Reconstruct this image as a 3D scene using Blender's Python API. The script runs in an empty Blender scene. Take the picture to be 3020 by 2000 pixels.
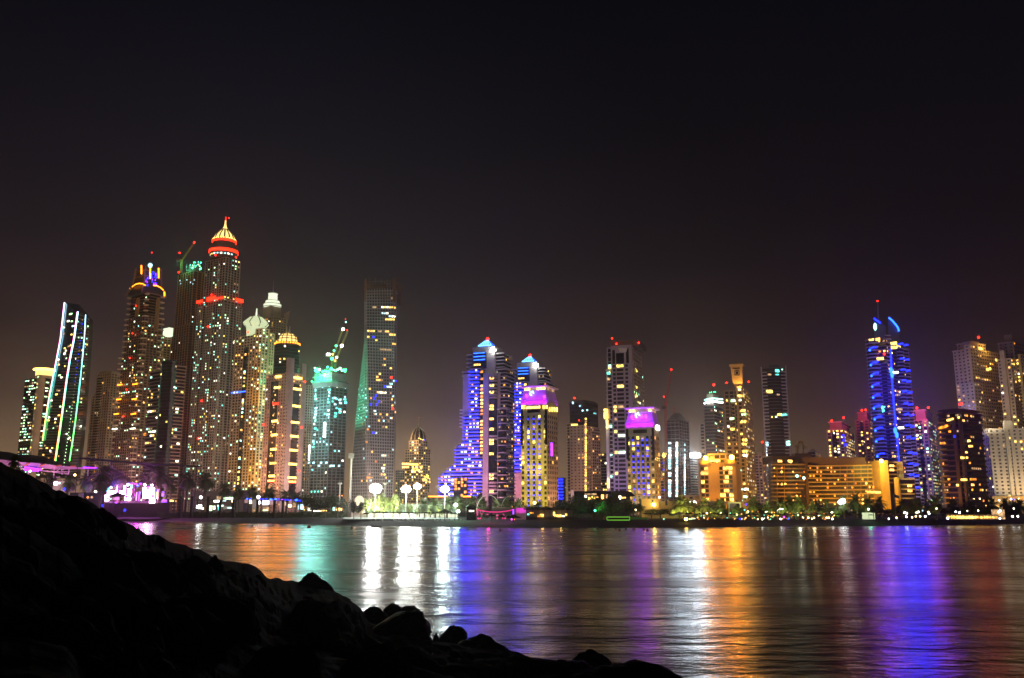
import bpy, bmesh, math, random
from math import radians, sin, cos, pi, atan, sqrt
from mathutils import Vector, Matrix, noise as mnoise
random.seed(7)
sc = bpy.context.scene
C = sc.collection

# ------------------------------------------------------------------ camera
F = 2600.0; TH = atan(500 / F); HC = 7.0; CT, ST = cos(TH), sin(TH)
cam_d = bpy.data.cameras.new('camera'); cam = bpy.data.objects.new('camera', cam_d); C.objects.link(cam)
cam.location = (0, 0, HC); cam.rotation_euler = (pi / 2 + TH, 0, 0)
cam_d.sensor_width = 36; cam_d.lens = 36 * F / 3020; cam_d.clip_start = 0.3; cam_d.clip_end = 12000
sc.camera = cam
# ------------------------------------------------------------------ world: night sky with city glow near the horizon
w = bpy.data.worlds.new('World'); sc.world = w; w.use_nodes = True
nt = w.node_tree; nt.nodes.clear()
N = nt.nodes.new; L = nt.links.new
wo = N('ShaderNodeOutputWorld'); bg = N('ShaderNodeBackground'); tc = N('ShaderNodeTexCoord')
sep = N('ShaderNodeSeparateXYZ'); L(tc.outputs['Generated'], sep.inputs[0])
ramp = N('ShaderNodeValToRGB'); L(sep.outputs['Z'], ramp.inputs[0])
el = ramp.color_ramp.elements
SKY = [(0.0, (.34, .20, .100)), (.05, (.21, .130, .072)), (.11, (.078, .047, .034)), (.185, (.0280, .0165, .0175)),
       (.265, (.0145, .0105, .0150)), (.40, (.0090, .0078, .0130)), (.52, (.0056, .0060, .0108)), (1, (.003, .003, .007))]
while len(el) < len(SKY): el.new(.5)
for e, (p, c) in zip(el, SKY): e.position = p; e.color = (*c, 1)
# the city glow is strongest over the middle of the skyline
nrm = N('ShaderNodeVectorMath'); nrm.operation = 'NORMALIZE'; L(tc.outputs['Generated'], nrm.inputs[0])
dot = N('ShaderNodeVectorMath'); dot.operation = 'DOT_PRODUCT'; L(nrm.outputs[0], dot.inputs[0])
az = math.atan2(700 - 1510, F); dot.inputs[1].default_value = (sin(az), cos(az), 0)
mr = N('ShaderNodeMapRange'); L(dot.outputs['Value'], mr.inputs[0])
mr.inputs['From Min'].default_value = .79; mr.inputs['From Max'].default_value = 1.0
mr.inputs['To Min'].default_value = .42; mr.inputs['To Max'].default_value = 1.0; mr.interpolation_type = 'SMOOTHSTEP'
nz = N('ShaderNodeTexNoise'); nz.inputs['Scale'].default_value = 2.2; nz.inputs['Detail'].default_value = 2
L(tc.outputs['Generated'], nz.inputs['Vector'])
mr2 = N('ShaderNodeMapRange'); L(nz.outputs[0], mr2.inputs[0]); mr2.inputs['To Min'].default_value = .85; mr2.inputs['To Max'].default_value = 1.15
mul = N('ShaderNodeMath'); mul.operation = 'MULTIPLY'; L(mr.outputs[0], mul.inputs[0]); L(mr2.outputs[0], mul.inputs[1])
L(ramp.outputs[0], bg.inputs['Color']); L(mul.outputs[0], bg.inputs['Strength']); L(bg.outputs[0], wo.inputs['Surface'])
w.cycles.sampling_method = 'AUTOMATIC'
# ------------------------------------------------------------------ weak warm moon-and-city light from behind the camera
sd = bpy.data.lights.new('night_glow', 'SUN'); sd.energy = .24; sd.angle = radians(20); sd.color = (1, .76, .66)
so = bpy.data.objects.new('night_glow', sd); C.objects.link(so)
so.rotation_euler = Vector((-.28, .95, -.10)).to_track_quat('-Z', 'Y').to_euler()
# ------------------------------------------------------------------ exposure and render settings
sc.view_settings.view_transform = 'Standard'; sc.view_settings.look = 'None'
sc.view_settings.exposure = 0; sc.view_settings.gamma = 1
cy = sc.cycles
cy.use_denoising = True; cy.denoiser = 'OPENIMAGEDENOISE'; cy.denoising_prefilter = 'ACCURATE'
cy.max_bounces = 5; cy.diffuse_bounces = 2; cy.glossy_bounces = 3; cy.transmission_bounces = 2; cy.volume_bounces = 0
cy.caustics_reflective = False; cy.caustics_refractive = False; cy.sample_clamp_indirect = 6; cy.sample_clamp_direct = 0
cy.blur_glossy = 0.5

# ================================================================== helpers
def ray(px, py):
    dx = px - 1510; dy = 1000 - py
    return Vector((dx, F * CT - dy * ST, F * ST + dy * CT))
def P(px, py, D):                       # point seen at photo position (px,py) standing D metres out
    r = ray(px, py); s = D / r.y
    return Vector((r.x * s, D, HC + r.z * s))
def Pz(px, py, z):                      # point on the level z
    r = ray(px, py); s = (z - HC) / r.z
    return Vector((r.x * s, r.y * s, z))
def pxm(D): return D / F                # metres per photo pixel
GZ = 2.5
MATS = {}
def nodes_of(name):
    m = bpy.data.materials.new(name); m.use_nodes = True; MATS[name] = m
    return m, m.node_tree, m.node_tree.nodes['Principled BSDF']
def mat(name, col, rough=.7, var=.18, scale=.08, metal=0, spec=.4, bump=0, bscale=1):
    m, t, b = nodes_of(name)
    b.inputs['Roughness'].default_value = rough; b.inputs['Metallic'].default_value = metal
    b.inputs['Specular IOR Level'].default_value = spec
    tc = t.nodes.new('ShaderNodeTexCoord'); n = t.nodes.new('ShaderNodeTexNoise')
    n.inputs['Scale'].default_value = scale; n.inputs['Detail'].default_value = 5
    t.links.new(tc.outputs['Object'], n.inputs['Vector'])
    r = t.nodes.new('ShaderNodeValToRGB'); r.color_ramp.elements[0].position = .3; r.color_ramp.elements[1].position = .7
    r.color_ramp.elements[0].color = (*[c * (1 - var) for c in col], 1); r.color_ramp.elements[1].color = (*[min(1, c * (1 + var)) for c in col], 1)
    t.links.new(n.outputs[0], r.inputs[0]); t.links.new(r.outputs[0], b.inputs['Base Color'])
    if bump:
        n2 = t.nodes.new('ShaderNodeTexNoise'); n2.inputs['Scale'].default_value = bscale; n2.inputs['Detail'].default_value = 6
        t.links.new(tc.outputs['Object'], n2.inputs['Vector'])
        bp = t.nodes.new('ShaderNodeBump'); bp.inputs['Distance'].default_value = bump
        t.links.new(n2.outputs[0], bp.inputs['Height']); t.links.new(bp.outputs[0], b.inputs['Normal'])
    return m
def glow(name, col, s, nee=False, var=0):
    m, t, b = nodes_of(name)
    b.inputs['Base Color'].default_value = (.05, .05, .05, 1)
    b.inputs['Emission Color'].default_value = (*col, 1); b.inputs['Emission Strength'].default_value = s
    if var:
        g = t.nodes.new('ShaderNodeNewGeometry'); n = t.nodes.new('ShaderNodeTexNoise'); n.inputs['Scale'].default_value = var; n.inputs['Detail'].default_value = 1
        t.links.new(g.outputs['Position'], n.inputs['Vector'])
        mm = t.nodes.new('ShaderNodeMapRange'); mm.inputs['From Min'].default_value = .35; mm.inputs['From Max'].default_value = .65
        mm.inputs['To Min'].default_value = s * .35; mm.inputs['To Max'].default_value = s * 1.5
        t.links.new(n.outputs[0], mm.inputs[0]); t.links.new(mm.outputs[0], b.inputs['Emission Strength'])
    m.cycles.emission_sampling = 'AUTO' if nee else 'NONE'
    return m
mat('concrete', (.40, .35, .31)); mat('pale_concrete', (.55, .52, .50)); mat('white_concrete', (.72, .70, .68)); mat('brown_concrete', (.26, .19, .14))
mat('sand_render', (.48, .38, .26)); mat('dark_concrete', (.14, .12, .11)); mat('pink_render', (.50, .40, .37)); mat('lilac_render', (.46, .42, .48))
mat('rust_concrete', (.22, .13, .09)); mat('metal_grey', (.25, .25, .26), .5); mat('steel_dark', (.06, .06, .065), .5); mat('gold_render', (.50, .36, .18))
mat('bronze_concrete', (.10, .065, .04)); mat('crane_red', (.5, .06, .04)); mat('crane_yellow', (.5, .42, .08)); mat('cream_render', (.62, .55, .42))
mat('dark_band', (.16, .15, .17))
mat('glass', (.018, .020, .026), .18, .3, .15, 0, .6); mat('glass_blue', (.012, .022, .045), .15, .3, .15, 0, .6); mat('glass_brown', (.030, .022, .016), .2, .3, .15, 0, .6)
mat('glass_black', (.006, .006, .009), .2, .2, .1, 0, .5)
glow('lit_warm', (1, .50, .10), 3.4, var=.6); glow('lit_yellow', (1, .66, .12), 3.6, var=.6); glow('lit_white', (1, .92, .70), 4.8, var=.6)
glow('lit_cool', (.42, 1, .75), 3.4, var=.6); glow('lit_dim', (1, .58, .26), .8, var=.6); glow('lit_green', (.55, 1, .45), 3.4, var=.6)
glow('lit_orange', (1, .30, .02), 2.2, var=.6); glow('lit_blue', (.006, .012, 1), 5.0); glow('lit_teal', (.14, .95, .75), 2.6, var=.6); glow('lit_frost', (.55, .90, 1), 2.2, var=.6)
glow('led_blue', (.004, .012, 1), 9); glow('led_cyan', (.01, .075, 1), 9); glow('led_red', (1, .02, .005), 5); glow('led_orange', (1, .25, .01), 6); glow('led_yellow', (1, .60, .10), 6.5)
glow('led_white', (.95, 1, .95), 12); glow('beacon_red', (1, .012, .004), 11); glow('led_green', (.05, 1, .35), 7); glow('led_magenta', (1, .03, .9), 6)
glow('lamp_white', (.96, 1, .97), 16); glow('lamp_warm', (1, .66, .28), 9); glow('lamp_yellow', (1, .62, .10), 26); glow('led_violet', (.35, .03, 1), 4)
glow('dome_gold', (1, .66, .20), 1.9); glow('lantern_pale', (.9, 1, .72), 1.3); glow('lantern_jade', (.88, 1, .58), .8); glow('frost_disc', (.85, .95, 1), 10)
glow('led_pink', (1, .02, .25), 1.2); glow('lime_tape_glow', (.30, .9, .06), .6)

class MB:
    def __init__(s): s.v = []; s.f = []; s.mi = []; s.cur = 0
    def add(s, vs, fs):
        b = len(s.v); s.v += [tuple(v) for v in vs]; s.f += [tuple(i + b for i in f) for f in fs]; s.mi += [s.cur] * len(fs)
    def box(s, x0, x1, y0, y1, z0, z1):
        s.add([(x0, y0, z0), (x1, y0, z0), (x1, y1, z0), (x0, y1, z0), (x0, y0, z1), (x1, y0, z1), (x1, y1, z1), (x0, y1, z1)],
              [(0, 3, 2, 1), (4, 5, 6, 7), (0, 1, 5, 4), (1, 2, 6, 5), (2, 3, 7, 6), (3, 0, 4, 7)])
    def prism(s, poly, z0, z1, top=None, capb=True):
        top = top or poly; n = len(poly)
        s.add([(x, y, z0) for x, y in poly] + [(x, y, z1) for x, y in top],
              [(i, (i + 1) % n, n + (i + 1) % n, n + i) for i in range(n)] + [tuple(range(n, 2 * n))] + ([tuple(range(n - 1, -1, -1))] if capb else []))
    def loft(s, rings):
        n = len(rings[0]); vs = [p for r in rings for p in r]; fs = []
        for k in range(len(rings) - 1):
            fs += [(k * n + i, k * n + (i + 1) % n, (k + 1) * n + (i + 1) % n, (k + 1) * n + i) for i in range(n)]
        m = (len(rings) - 1) * n
        fs += [tuple(range(n - 1, -1, -1)), tuple(range(m, m + n))]
        s.add(vs, fs)
    def lathe(s, cx, cy_, prof, n=20):
        s.loft([[(cx + r * cos(2 * pi * i / n), cy_ + r * sin(2 * pi * i / n), z) for i in range(n)] for r, z in prof])
    def tube(s, pts, r, n=5):
        pts = [Vector(p) for p in pts]; rings = []
        for i, p in enumerate(pts):
            d = (pts[min(i + 1, len(pts) - 1)] - pts[max(i - 1, 0)]).normalized()
            a = d.cross(Vector((0, 0, 1))); a = a.normalized() if a.length > .01 else Vector((1, 0, 0)); b = d.cross(a)
            rr = r[i] if isinstance(r, (list, tuple)) else r
            rings.append([tuple(p + a * rr * cos(2 * pi * k / n) + b * rr * sin(2 * pi * k / n)) for k in range(n)])
        s.loft(rings)
    def ball(s, c, r, seg=8, ring=5, sz=1):
        s.lathe(c[0], c[1], [(max(.001, r * sin(pi * k / ring)), c[2] - r * sz * cos(pi * k / ring)) for k in range(ring + 1)], seg)
    def quad(s, a, b, c, d): s.add([a, b, c, d], [(0, 1, 2, 3)])
    def mesh(s, name, mats, smooth=False):
        me = bpy.data.meshes.new(name); me.from_pydata(s.v, [], s.f)
        for m in (mats if isinstance(mats, (list, tuple)) else [mats]): me.materials.append(MATS[m] if isinstance(m, str) else m)
        if max(s.mi, default=0): me.polygons.foreach_set('material_index', s.mi)
        if smooth: me.polygons.foreach_set('use_smooth', [True] * len(s.f))
        me.update(); return me
def link(name, me, parent=None, loc=None, rz=0, label=None, cat=None, group=None, kind=None):
    o = bpy.data.objects.new(name, me); C.objects.link(o)
    if parent: o.parent = parent
    if loc is not None: o.location = loc
    if rz: o.rotation_euler = (0, 0, rz)
    if label: o['label'] = label
    if cat: o['category'] = cat
    if group: o['group'] = group
    if kind: o['kind'] = kind
    return o
def thing(name, label, cat, loc=(0, 0, 0), rz=0, group=None): return link(name, None, None, loc, rz, label, cat, group)
def copy_tree(root, loc, rz=0, scale=1, label=None, group=None):
    r = root.copy(); C.objects.link(r); r.location = loc; r.rotation_euler = (0, 0, rz); r.scale = (scale,) * 3 if not isinstance(scale, tuple) else scale
    if label: r['label'] = label
    if group: r['group'] = group
    for ch in list(root.children):
        c = ch.copy(); C.objects.link(c); c.parent = r
        for g in list(ch.children):
            d = g.copy(); C.objects.link(d); d.parent = c
    return r
def lamp(kind, loc, energy, col, radius=1.0, aim=None, cone=100, blend=.6, size=None):
    d = bpy.data.lights.new('lamp_light', kind); d.energy = energy; d.color = col
    if kind == 'AREA':
        d.shape = 'RECTANGLE'; d.size, d.size_y = size
    else: d.shadow_soft_size = radius
    if kind == 'SPOT': d.spot_size = radians(cone); d.spot_blend = blend
    o = bpy.data.objects.new('lamp_light', d); C.objects.link(o); o.location = loc
    if aim is not None: o.rotation_euler = (Vector(aim) - Vector(loc)).to_track_quat('-Z', 'Y').to_euler()
    return o
def up(p, e, col, r=.6, cone=140):   # uplight aimed up into the planting behind it
    p = Vector(p); return lamp('SPOT', p, e * .8, col, r, (p.x, p.y + 6, p.z + 8), cone, .3)
def offset(poly, e):
    n = len(poly); out = []
    for i in range(n):
        a, b, c = Vector(poly[i - 1]), Vector(poly[i]), Vector(poly[(i + 1) % n])
        d1 = (b - a).normalized(); d2 = (c - b).normalized()
        n1 = Vector((d1.y, -d1.x)); n2 = Vector((d2.y, -d2.x))
        v = b + (n1 + n2) * (e / max(.3, 1 + n1.dot(n2))); out.append((v.x, v.y))
    return out
def rect(x0, x1, y0, y1): return [(x0, y0), (x1, y0), (x1, y1), (x0, y1)]
def oval(cx, cy_, rx, ry, n=16, a0=0): return [(cx + rx * cos(a0 + 2 * pi * i / n), cy_ + ry * sin(a0 + 2 * pi * i / n)) for i in range(n)]

WINMESH = {}
def winmesh(w_, h_, m):
    k = (round(w_, 1), round(h_, 1), m)
    if k not in WINMESH:
        b = MB(); b.box(-k[0] / 2, k[0] / 2, -.07, .07, -k[1] / 2, k[1] / 2); WINMESH[k] = b.mesh('window', m)
    return WINMESH[k]
PALS = dict(warm=['lit_warm', 'lit_warm', 'lit_yellow', 'lit_white', 'lit_dim', 'lit_dim', 'lit_orange'],
            cool=['lit_cool', 'lit_cool', 'lit_white', 'lit_green', 'lit_yellow', 'lit_dim', 'lit_teal'],
            mix=['lit_cool', 'lit_yellow', 'lit_white', 'lit_dim', 'lit_warm', 'lit_dim', 'lit_green'],
            gold=['lit_yellow', 'lit_warm', 'lit_yellow', 'lit_dim', 'lit_white'], frost=['lit_frost', 'lit_frost', 'lit_teal', 'lit_white'],
            bright=['lit_yellow', 'lit_white', 'lit_warm', 'lit_yellow'], amber=['lit_orange', 'lit_warm', 'lit_dim', 'lit_dim'],
            green=['lit_green', 'lit_cool', 'lit_green', 'lit_white', 'lit_dim'])
class Tower:
    """xl, xc, xr: photo x of the far end of the left face, of the near corner and of the far end of the right face, read at yref"""
    def __init__(s, name, label, xl, xc, xr, yref, D, a=30, L=None, cat='tower', group=None):
        a = radians(a); s.a = a
        c = P(xc, yref, D); k = (c.z - HC) * ST
        q = (xl - 1510) / F; s.W = (c.x - q * (D * CT + k)) / (cos(a) + q * sin(a) * CT)
        q = (xr - 1510) / F; s.L = L if L else (q * (D * CT + k) - c.x) / (sin(a) - q * cos(a) * CT)
        s.ux = Vector((cos(a), -sin(a), 0)); s.uy = Vector((sin(a), cos(a), 0))
        s.o = Vector((c.x, D, GZ)) - s.ux * s.W
        s.D = D; s.xc = xc
        s.root = thing(name, label, cat, s.o, -a, group); s.parts = {}; s.wins = []
    def loc(s, wp):
        d = wp - s.o; return Vector((d.dot(s.ux), d.dot(s.uy), d.z))
    def wpos(s, x, y, z): return s.o + s.ux * x + s.uy * y + Vector((0, 0, z))
    def zt(s, y): return P(s.xc, y, s.D).z - GZ
    def front(s, px, py, v=0):         # local point on the plane y = v
        r = ray(px, py); o = s.o + s.uy * v; c0 = Vector((0, 0, HC)); n = s.uy
        t = (o - c0).dot(n) / r.dot(n); return s.loc(c0 + r * t)
    def right(s, px, py, u=None):
        u = s.W if u is None else u
        r = ray(px, py); o = s.o + s.ux * u; c0 = Vector((0, 0, HC)); n = s.ux
        t = (o - c0).dot(n) / r.dot(n); return s.loc(c0 + r * t)
    def mb(s, part, m):
        return s.parts.setdefault((part, m), MB())
    def faces_cam(s, nx, ny, mx, my):
        n = s.ux * nx + s.uy * ny; p = s.wpos(mx, my, 0); return n.x * -p.x + n.y * -p.y > .04 * p.length
    def block(s, poly, z0, z1, core='glass', wall=None, fh=3.6, bh=.9, e=.5, bw=0, pw=.9, pe=.35, lit=.1, pal='mix', ww=2.6, wh=2.0, punch=False,
              roof=1.2, wpart='floor_slabs', cpart='glazing', skip=(), runs=.22, wall_lit=None, litz=None):
        wall = wall or 'concrete'
        s.mb('wall' if punch else cpart, wall if punch else core).prism(poly, z0, z1)
        ww *= .85; wh *= .87; lit = (lambda z, q=lit: q(z) * 1.2) if callable(lit) else lit * 1.2
        nf = max(1, round((z1 - z0) / fh)); fh = (z1 - z0) / nf
        if bh:
            mb = s.mb(wpart, wall); op = offset(poly, e)
            for k in range(nf): mb.prism(op, z0 + k * fh, z0 + k * fh + bh)
        if roof: pb = MB(); pb.prism(offset(poly, e + .15), z1 - .1, z1 + roof); link('parapet', pb.mesh('parapet', wall), s.root)
        n = len(poly)
        for i in range(n):
            if i in skip: continue
            a, b = Vector(poly[i]), Vector(poly[(i + 1) % n]); d = b - a; ln = d.length
            if ln < 2: continue
            d /= ln; nx, ny = d.y, -d.x; mid = (a + b) / 2
            if not s.faces_cam(nx, ny, mid.x, mid.y): continue
            bwid = bw or 4.2; nb = max(1, round(ln / bwid)); bwid = ln / nb; ang = math.atan2(d.y, d.x)
            if bw and not punch and pw:
                mb = s.mb('piers', wall)
                for j in range(nb + 1):
                    c = a + d * (j * bwid); h = pw / 2
                    q = [c - d * h, c + d * h, c + d * h - Vector((nx, ny)) * .3, c - d * h - Vector((nx, ny)) * .3]
                    q = [(q[0].x + nx * pe, q[0].y + ny * pe), (q[1].x + nx * pe, q[1].y + ny * pe), (q[2].x, q[2].y), (q[3].x, q[3].y)]
                    mb.prism(q, z0 + .02, z1 - .13)
            prev = False
            for k in range(nf):
                zc = z0 + k * fh + bh + (fh - bh) / 2 if not punch else z0 + (k + .55) * fh
                lo = s.litf(zc, lit) if callable(lit) else lit
                for j in range(nb):
                    on = random.random() < (lo if not prev else lo + runs * (1 - lo)); prev = on
                    c = a + d * ((j + .5) * bwid)
                    if on:
                        s.wins.append((c.x + nx * .12, c.y + ny * .12, zc, ang, min(ww, bwid * .9) * random.choice((.75, 1, 1)), wh, random.choice(PALS[pal]), True))
                    elif punch: s.wins.append((c.x + nx * .05, c.y + ny * .05, zc, ang, min(ww, bwid * .8), wh, core, False))
    def litf(s, z, f): return f(z)
    def win(s, x, y, z, w_=3, h_=2, m='lit_yellow', side=False):   # one lit window at a local point
        s.wins.append((x + (.2 if side else 0), y - (0 if side else .2), z, pi / 2 if side else 0, w_, h_, m, True))
    def wf(s, px, py, w_=3, h_=2, m='lit_yellow'):
        p = s.front(px, py, 0); s.win(p.x, -.5, p.z, w_, h_, m)
    def wr(s, px, py, w_=3, h_=2, m='lit_yellow'):
        p = s.right(px, py); s.win(p.x + .5, p.y, p.z, w_, h_, m, True)
    def beacon(s, px, py, r=1.6, m='beacon_red', v=-1):
        r *= .62
        p = s.front(px, py, v); b = MB(); b.ball((0, 0, 0), r); link('beacon_light', b.mesh('beacon_light', m, True), s.root, p)
    def strip(s, pts, r=.5, m='led_blue', name='light_strip'):
        b = MB(); b.tube(pts, r, 4); return link(name, b.mesh(name, m), s.root)
    def done(s, cap=100):
        for (part, m), b in s.parts.items(): part = part.rstrip('_'); link(part, b.mesh(part, m), s.root)
        random.shuffle(s.wins); s.wins.sort(key=lambda q: not q[7])
        for (x, y, z, ang, w_, h_, m, on) in s.wins[:cap]:
            link('lit_window' if on else 'window', winmesh(w_, h_, m), s.root, (x, y, z), ang)
        rest = s.wins[cap:]
        if rest:
            ms = sorted({q[6] for q in rest}); b = MB()
            for (x, y, z, ang, w_, h_, m, on) in rest:
                b.cur = ms.index(m); dx, dy = cos(ang) * w_ / 2, sin(ang) * w_ / 2; nx, ny = sin(ang) * .07, -cos(ang) * .07; h = h_ / 2
                b.add([(x - dx + nx, y - dy + ny, z - h), (x + dx + nx, y + dy + ny, z - h), (x + dx + nx, y + dy + ny, z + h), (x - dx + nx, y - dy + ny, z + h)], [(0, 1, 2, 3)])
            link('window_rows', b.mesh('window_rows', ms), s.root, kind='stuff')
        return s
def beam(px, py, D, e, col, r=3, cone=44):   # spot added to streak the water, with no fixture of its own
    p = P(px, py, D); return lamp('SPOT', p, e, col, r, (p.x * .62, p.y * .22, -6), cone, .6)
def flood(t, u, v, dist, h, energy, col, aimz=60, cone=110, side=0):   # floodlight on the ground in front of a tower
    p = t.wpos(u, v, 0) ; q = t.wpos(u, 0, aimz)
    base = t.wpos(u, -dist, h) if not side else t.wpos(t.W + dist, v, h)
    aim = t.wpos(u, 0, aimz) if not side else t.wpos(t.W, v, aimz)
    return lamp('SPOT', base, energy, col, 2.0, aim, cone, .8)
# ================================================================== setting: water, land, rocky bank
def water_mat():
    m, t, b = nodes_of('water')
    b.inputs['Base Color'].default_value = (.006, .007, .010, 1); b.inputs['Roughness'].default_value = .235
    b.inputs['IOR'].default_value = 1.33; b.inputs['Specular IOR Level'].default_value = .245
    tc = t.nodes.new('ShaderNodeTexCoord'); last = None
    for sx, sy, sc_, dist, det in ((.75, 1.1, 1.0, .050, 2), (.22, .42, 1.0, .12, 2), (.045, .15, 1.0, .24, 1)):
        mp = t.nodes.new('ShaderNodeMapping'); mp.inputs['Scale'].default_value = (sx, sy, 1); t.links.new(tc.outputs['Object'], mp.inputs[0])
        n = t.nodes.new('ShaderNodeTexNoise'); n.inputs['Scale'].default_value = sc_; n.inputs['Detail'].default_value = det; n.inputs['Roughness'].default_value = .6
        t.links.new(mp.outputs[0], n.inputs['Vector'])
        bp = t.nodes.new('ShaderNodeBump'); bp.inputs['Distance'].default_value = dist; t.links.new(n.outputs[0], bp.inputs['Height'])
        if last: t.links.new(last.outputs[0], bp.inputs['Normal'])
        last = bp
    t.links.new(last.outputs[0], b.inputs['Normal'])
    mp = t.nodes.new('ShaderNodeMapping'); mp.inputs['Scale'].default_value = (.03, .09, 1); t.links.new(tc.outputs['Object'], mp.inputs[0])
    n = t.nodes.new('ShaderNodeTexNoise'); n.inputs['Detail'].default_value = 3; n.inputs['Scale'].default_value = 1; t.links.new(mp.outputs[0], n.inputs['Vector'])
    mr = t.nodes.new('ShaderNodeMapRange'); mr.inputs['From Min'].default_value = .35; mr.inputs['From Max'].default_value = .65
    mr.inputs['To Min'].default_value = .195; mr.inputs['To Max'].default_value = .29
    t.links.new(n.outputs[0], mr.inputs[0]); t.links.new(mr.outputs[0], b.inputs['Roughness'])
water_mat()
b = MB(); b.quad((-4000, -3000, 0), (4000, -3000, 0), (4000, 900, 0), (-4000, 900, 0))
link('water', b.mesh('water', 'water'), kind='structure', label='calm dark bay water with streaked light reflections')
SHORE = [(-900, 1530), (0, 1533), (300, 1536), (500, 1538.5), (700, 1543), (900, 1547), (1000, 1550.5), (1200, 1554), (1500, 1557), (1900, 1557), (2050, 1556.5),
         (2200, 1554), (2520, 1552.5), (2700, 1550), (2860, 1547.5), (3020, 1545.5), (3900, 1538)]
def shore_d(px):
    for (x0, y0), (x1, y1) in zip(SHORE, SHORE[1:]):
        if px <= x1:
            y = y0 + (y1 - y0) * (px - x0) / (x1 - x0); return Pz(px, y, 0).y
    return Pz(SHORE[-1][0], SHORE[-1][1], 0).y
mat('beach_sand', (.030, .026, .024), .95, .15, .3, bump=.05, bscale=1.5)
mat('ground_earth', (.05, .043, .036), .95, .2, .05)
rows = []; xs = list(range(-900, 3901, 40))
for px in xs:
    D = shore_d(px) + 2.0 * mnoise.noise(Vector((px * .02, 3, 0))); r = ray(px, 1540); k = r.x / r.y
    rows.append([(k * (D + d), D + d, z) for d, z in ((-25, -1.6), (0, 0), (9, .75), (20, 1.7), (32, 2.42))] + [(k * (D + 34), D + 34, 2.48)])
b = MB(); n = 6
for r in rows: b.v += r
for i in range(len(rows) - 1):
    for j in range(n - 1): b.f.append((i * n + j, (i + 1) * n + j, (i + 1) * n + j + 1, i * n + j + 1)); b.mi.append(0)
link('beach', b.mesh('beach', 'beach_sand', True), kind='structure', label='dark sandy beach along the far shore')
b = MB()
far = [(p[5][0] * 6, p[5][1] * 6, 2.5) for p in rows]
m_ = [(p[4][0], p[4][1] - .5, 2.44) for p in rows]
for a_, c_ in zip(m_, far): b.v += [a_, c_]
for i in range(len(rows) - 1): b.f.append((2 * i, 2 * i + 2, 2 * i + 3, 2 * i + 1)); b.mi.append(0)
link('ground', b.mesh('ground', 'ground_earth'), kind='structure', label='flat built-up land behind the beach')

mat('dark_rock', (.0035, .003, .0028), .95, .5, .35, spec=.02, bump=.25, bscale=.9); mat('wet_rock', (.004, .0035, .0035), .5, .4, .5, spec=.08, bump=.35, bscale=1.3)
CREST = [(-500, 1330, 14), (0, 1366, 20), (28, 1377, 21), (61, 1388, 22), (88, 1401, 22), (118, 1420, 23), (143, 1430, 24), (156, 1444, 24), (176, 1446, 25), (198, 1456, 26),
         (241, 1471, 27), (285, 1495, 29), (329, 1522, 31), (360, 1539, 32), (402, 1559, 34), (439, 1578, 36), (461, 1578, 37), (500, 1600, 40), (545, 1613, 42), (589, 1620, 45),
         (633, 1648, 48), (700, 1660, 52), (754, 1670, 56), (785, 1702, 60), (874, 1717, 68), (930, 1735, 66), (979, 1745, 63), (1026, 1765, 58), (1070, 1803, 53), (1085, 1835, 48),
         (1134, 1856, 46), (1180, 1862, 44), (1273, 1893, 42), (1352, 1905, 41), (1420, 1918, 40), (1528, 1925, 39), (1568, 1944, 38), (1645, 1950, 37.5), (1700, 1962, 37), (1760, 1968, 36.5),
         (1800, 1962, 36), (1849, 1958, 36), (1913, 1970, 35.5), (2015, 2006, 34), (2100, 2040, 33)]
def crest(px):
    for (x0, y0, d0), (x1, y1, d1) in zip(CREST, CREST[1:]):
        if px <= x1: t = (px - x0) / (x1 - x0); return y0 + (y1 - y0) * t, d0 + (d1 - d0) * t
    return CREST[-1][1:]
b = MB(); xs = list(range(-500, 2101, 9)); NR = 46; R_ = []
for px in xs:
    y0, d0 = crest(px); dn = 6 + 22 * max(0, min(1, (px - 200) / 1700)); yb = 2260
    y0 += 7 * abs(mnoise.noise(Vector((px * .022, 5, 0)))) + 4 * abs(mnoise.noise(Vector((px * .07, 9, 0)))) - 3
    col = []
    w0 = P(px, y0, d0); col.append((w0.x * 1.08, w0.y * 1.08 + 1, -1.5)); col.append((w0.x * 1.02, w0.y * 1.02 + .2, w0.z - .35 * (w0.z + .4)))
    for j in range(NR):
        t = j / (NR - 1); y = y0 + (yb - y0) * t; D = 1 / ((1 - t) / d0 + t / dn)
        p = P(px, y, D)
        q = Vector((p.x * .16, p.y * .16, 0)); q2 = q * 3.1
        c = mnoise.voronoi(q * 2.0)[0]; h = (.55 - c[0]) * 1.1 + (c[1] - c[0] > .09) * .22 + .45 * mnoise.fractal(q2, 1, 2, 4)
        amp = .55 * min(1, t * 9 + .12) * min(1.1, .018 * D + .2)
        col.append((p.x, p.y, max(p.z + h * amp, -.6)))
    R_.append(col)
n = NR + 2
for c in R_: b.v += c
for i in range(len(R_) - 1):
    for j in range(n - 1): b.f.append((i * n + j, i * n + j + 1, (i + 1) * n + j + 1, (i + 1) * n + j)); b.mi.append(0)
link('rocky_ground', b.mesh('rocky_ground', 'dark_rock'), kind='structure', label='dark bank of piled rock rising beside the water')
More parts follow.
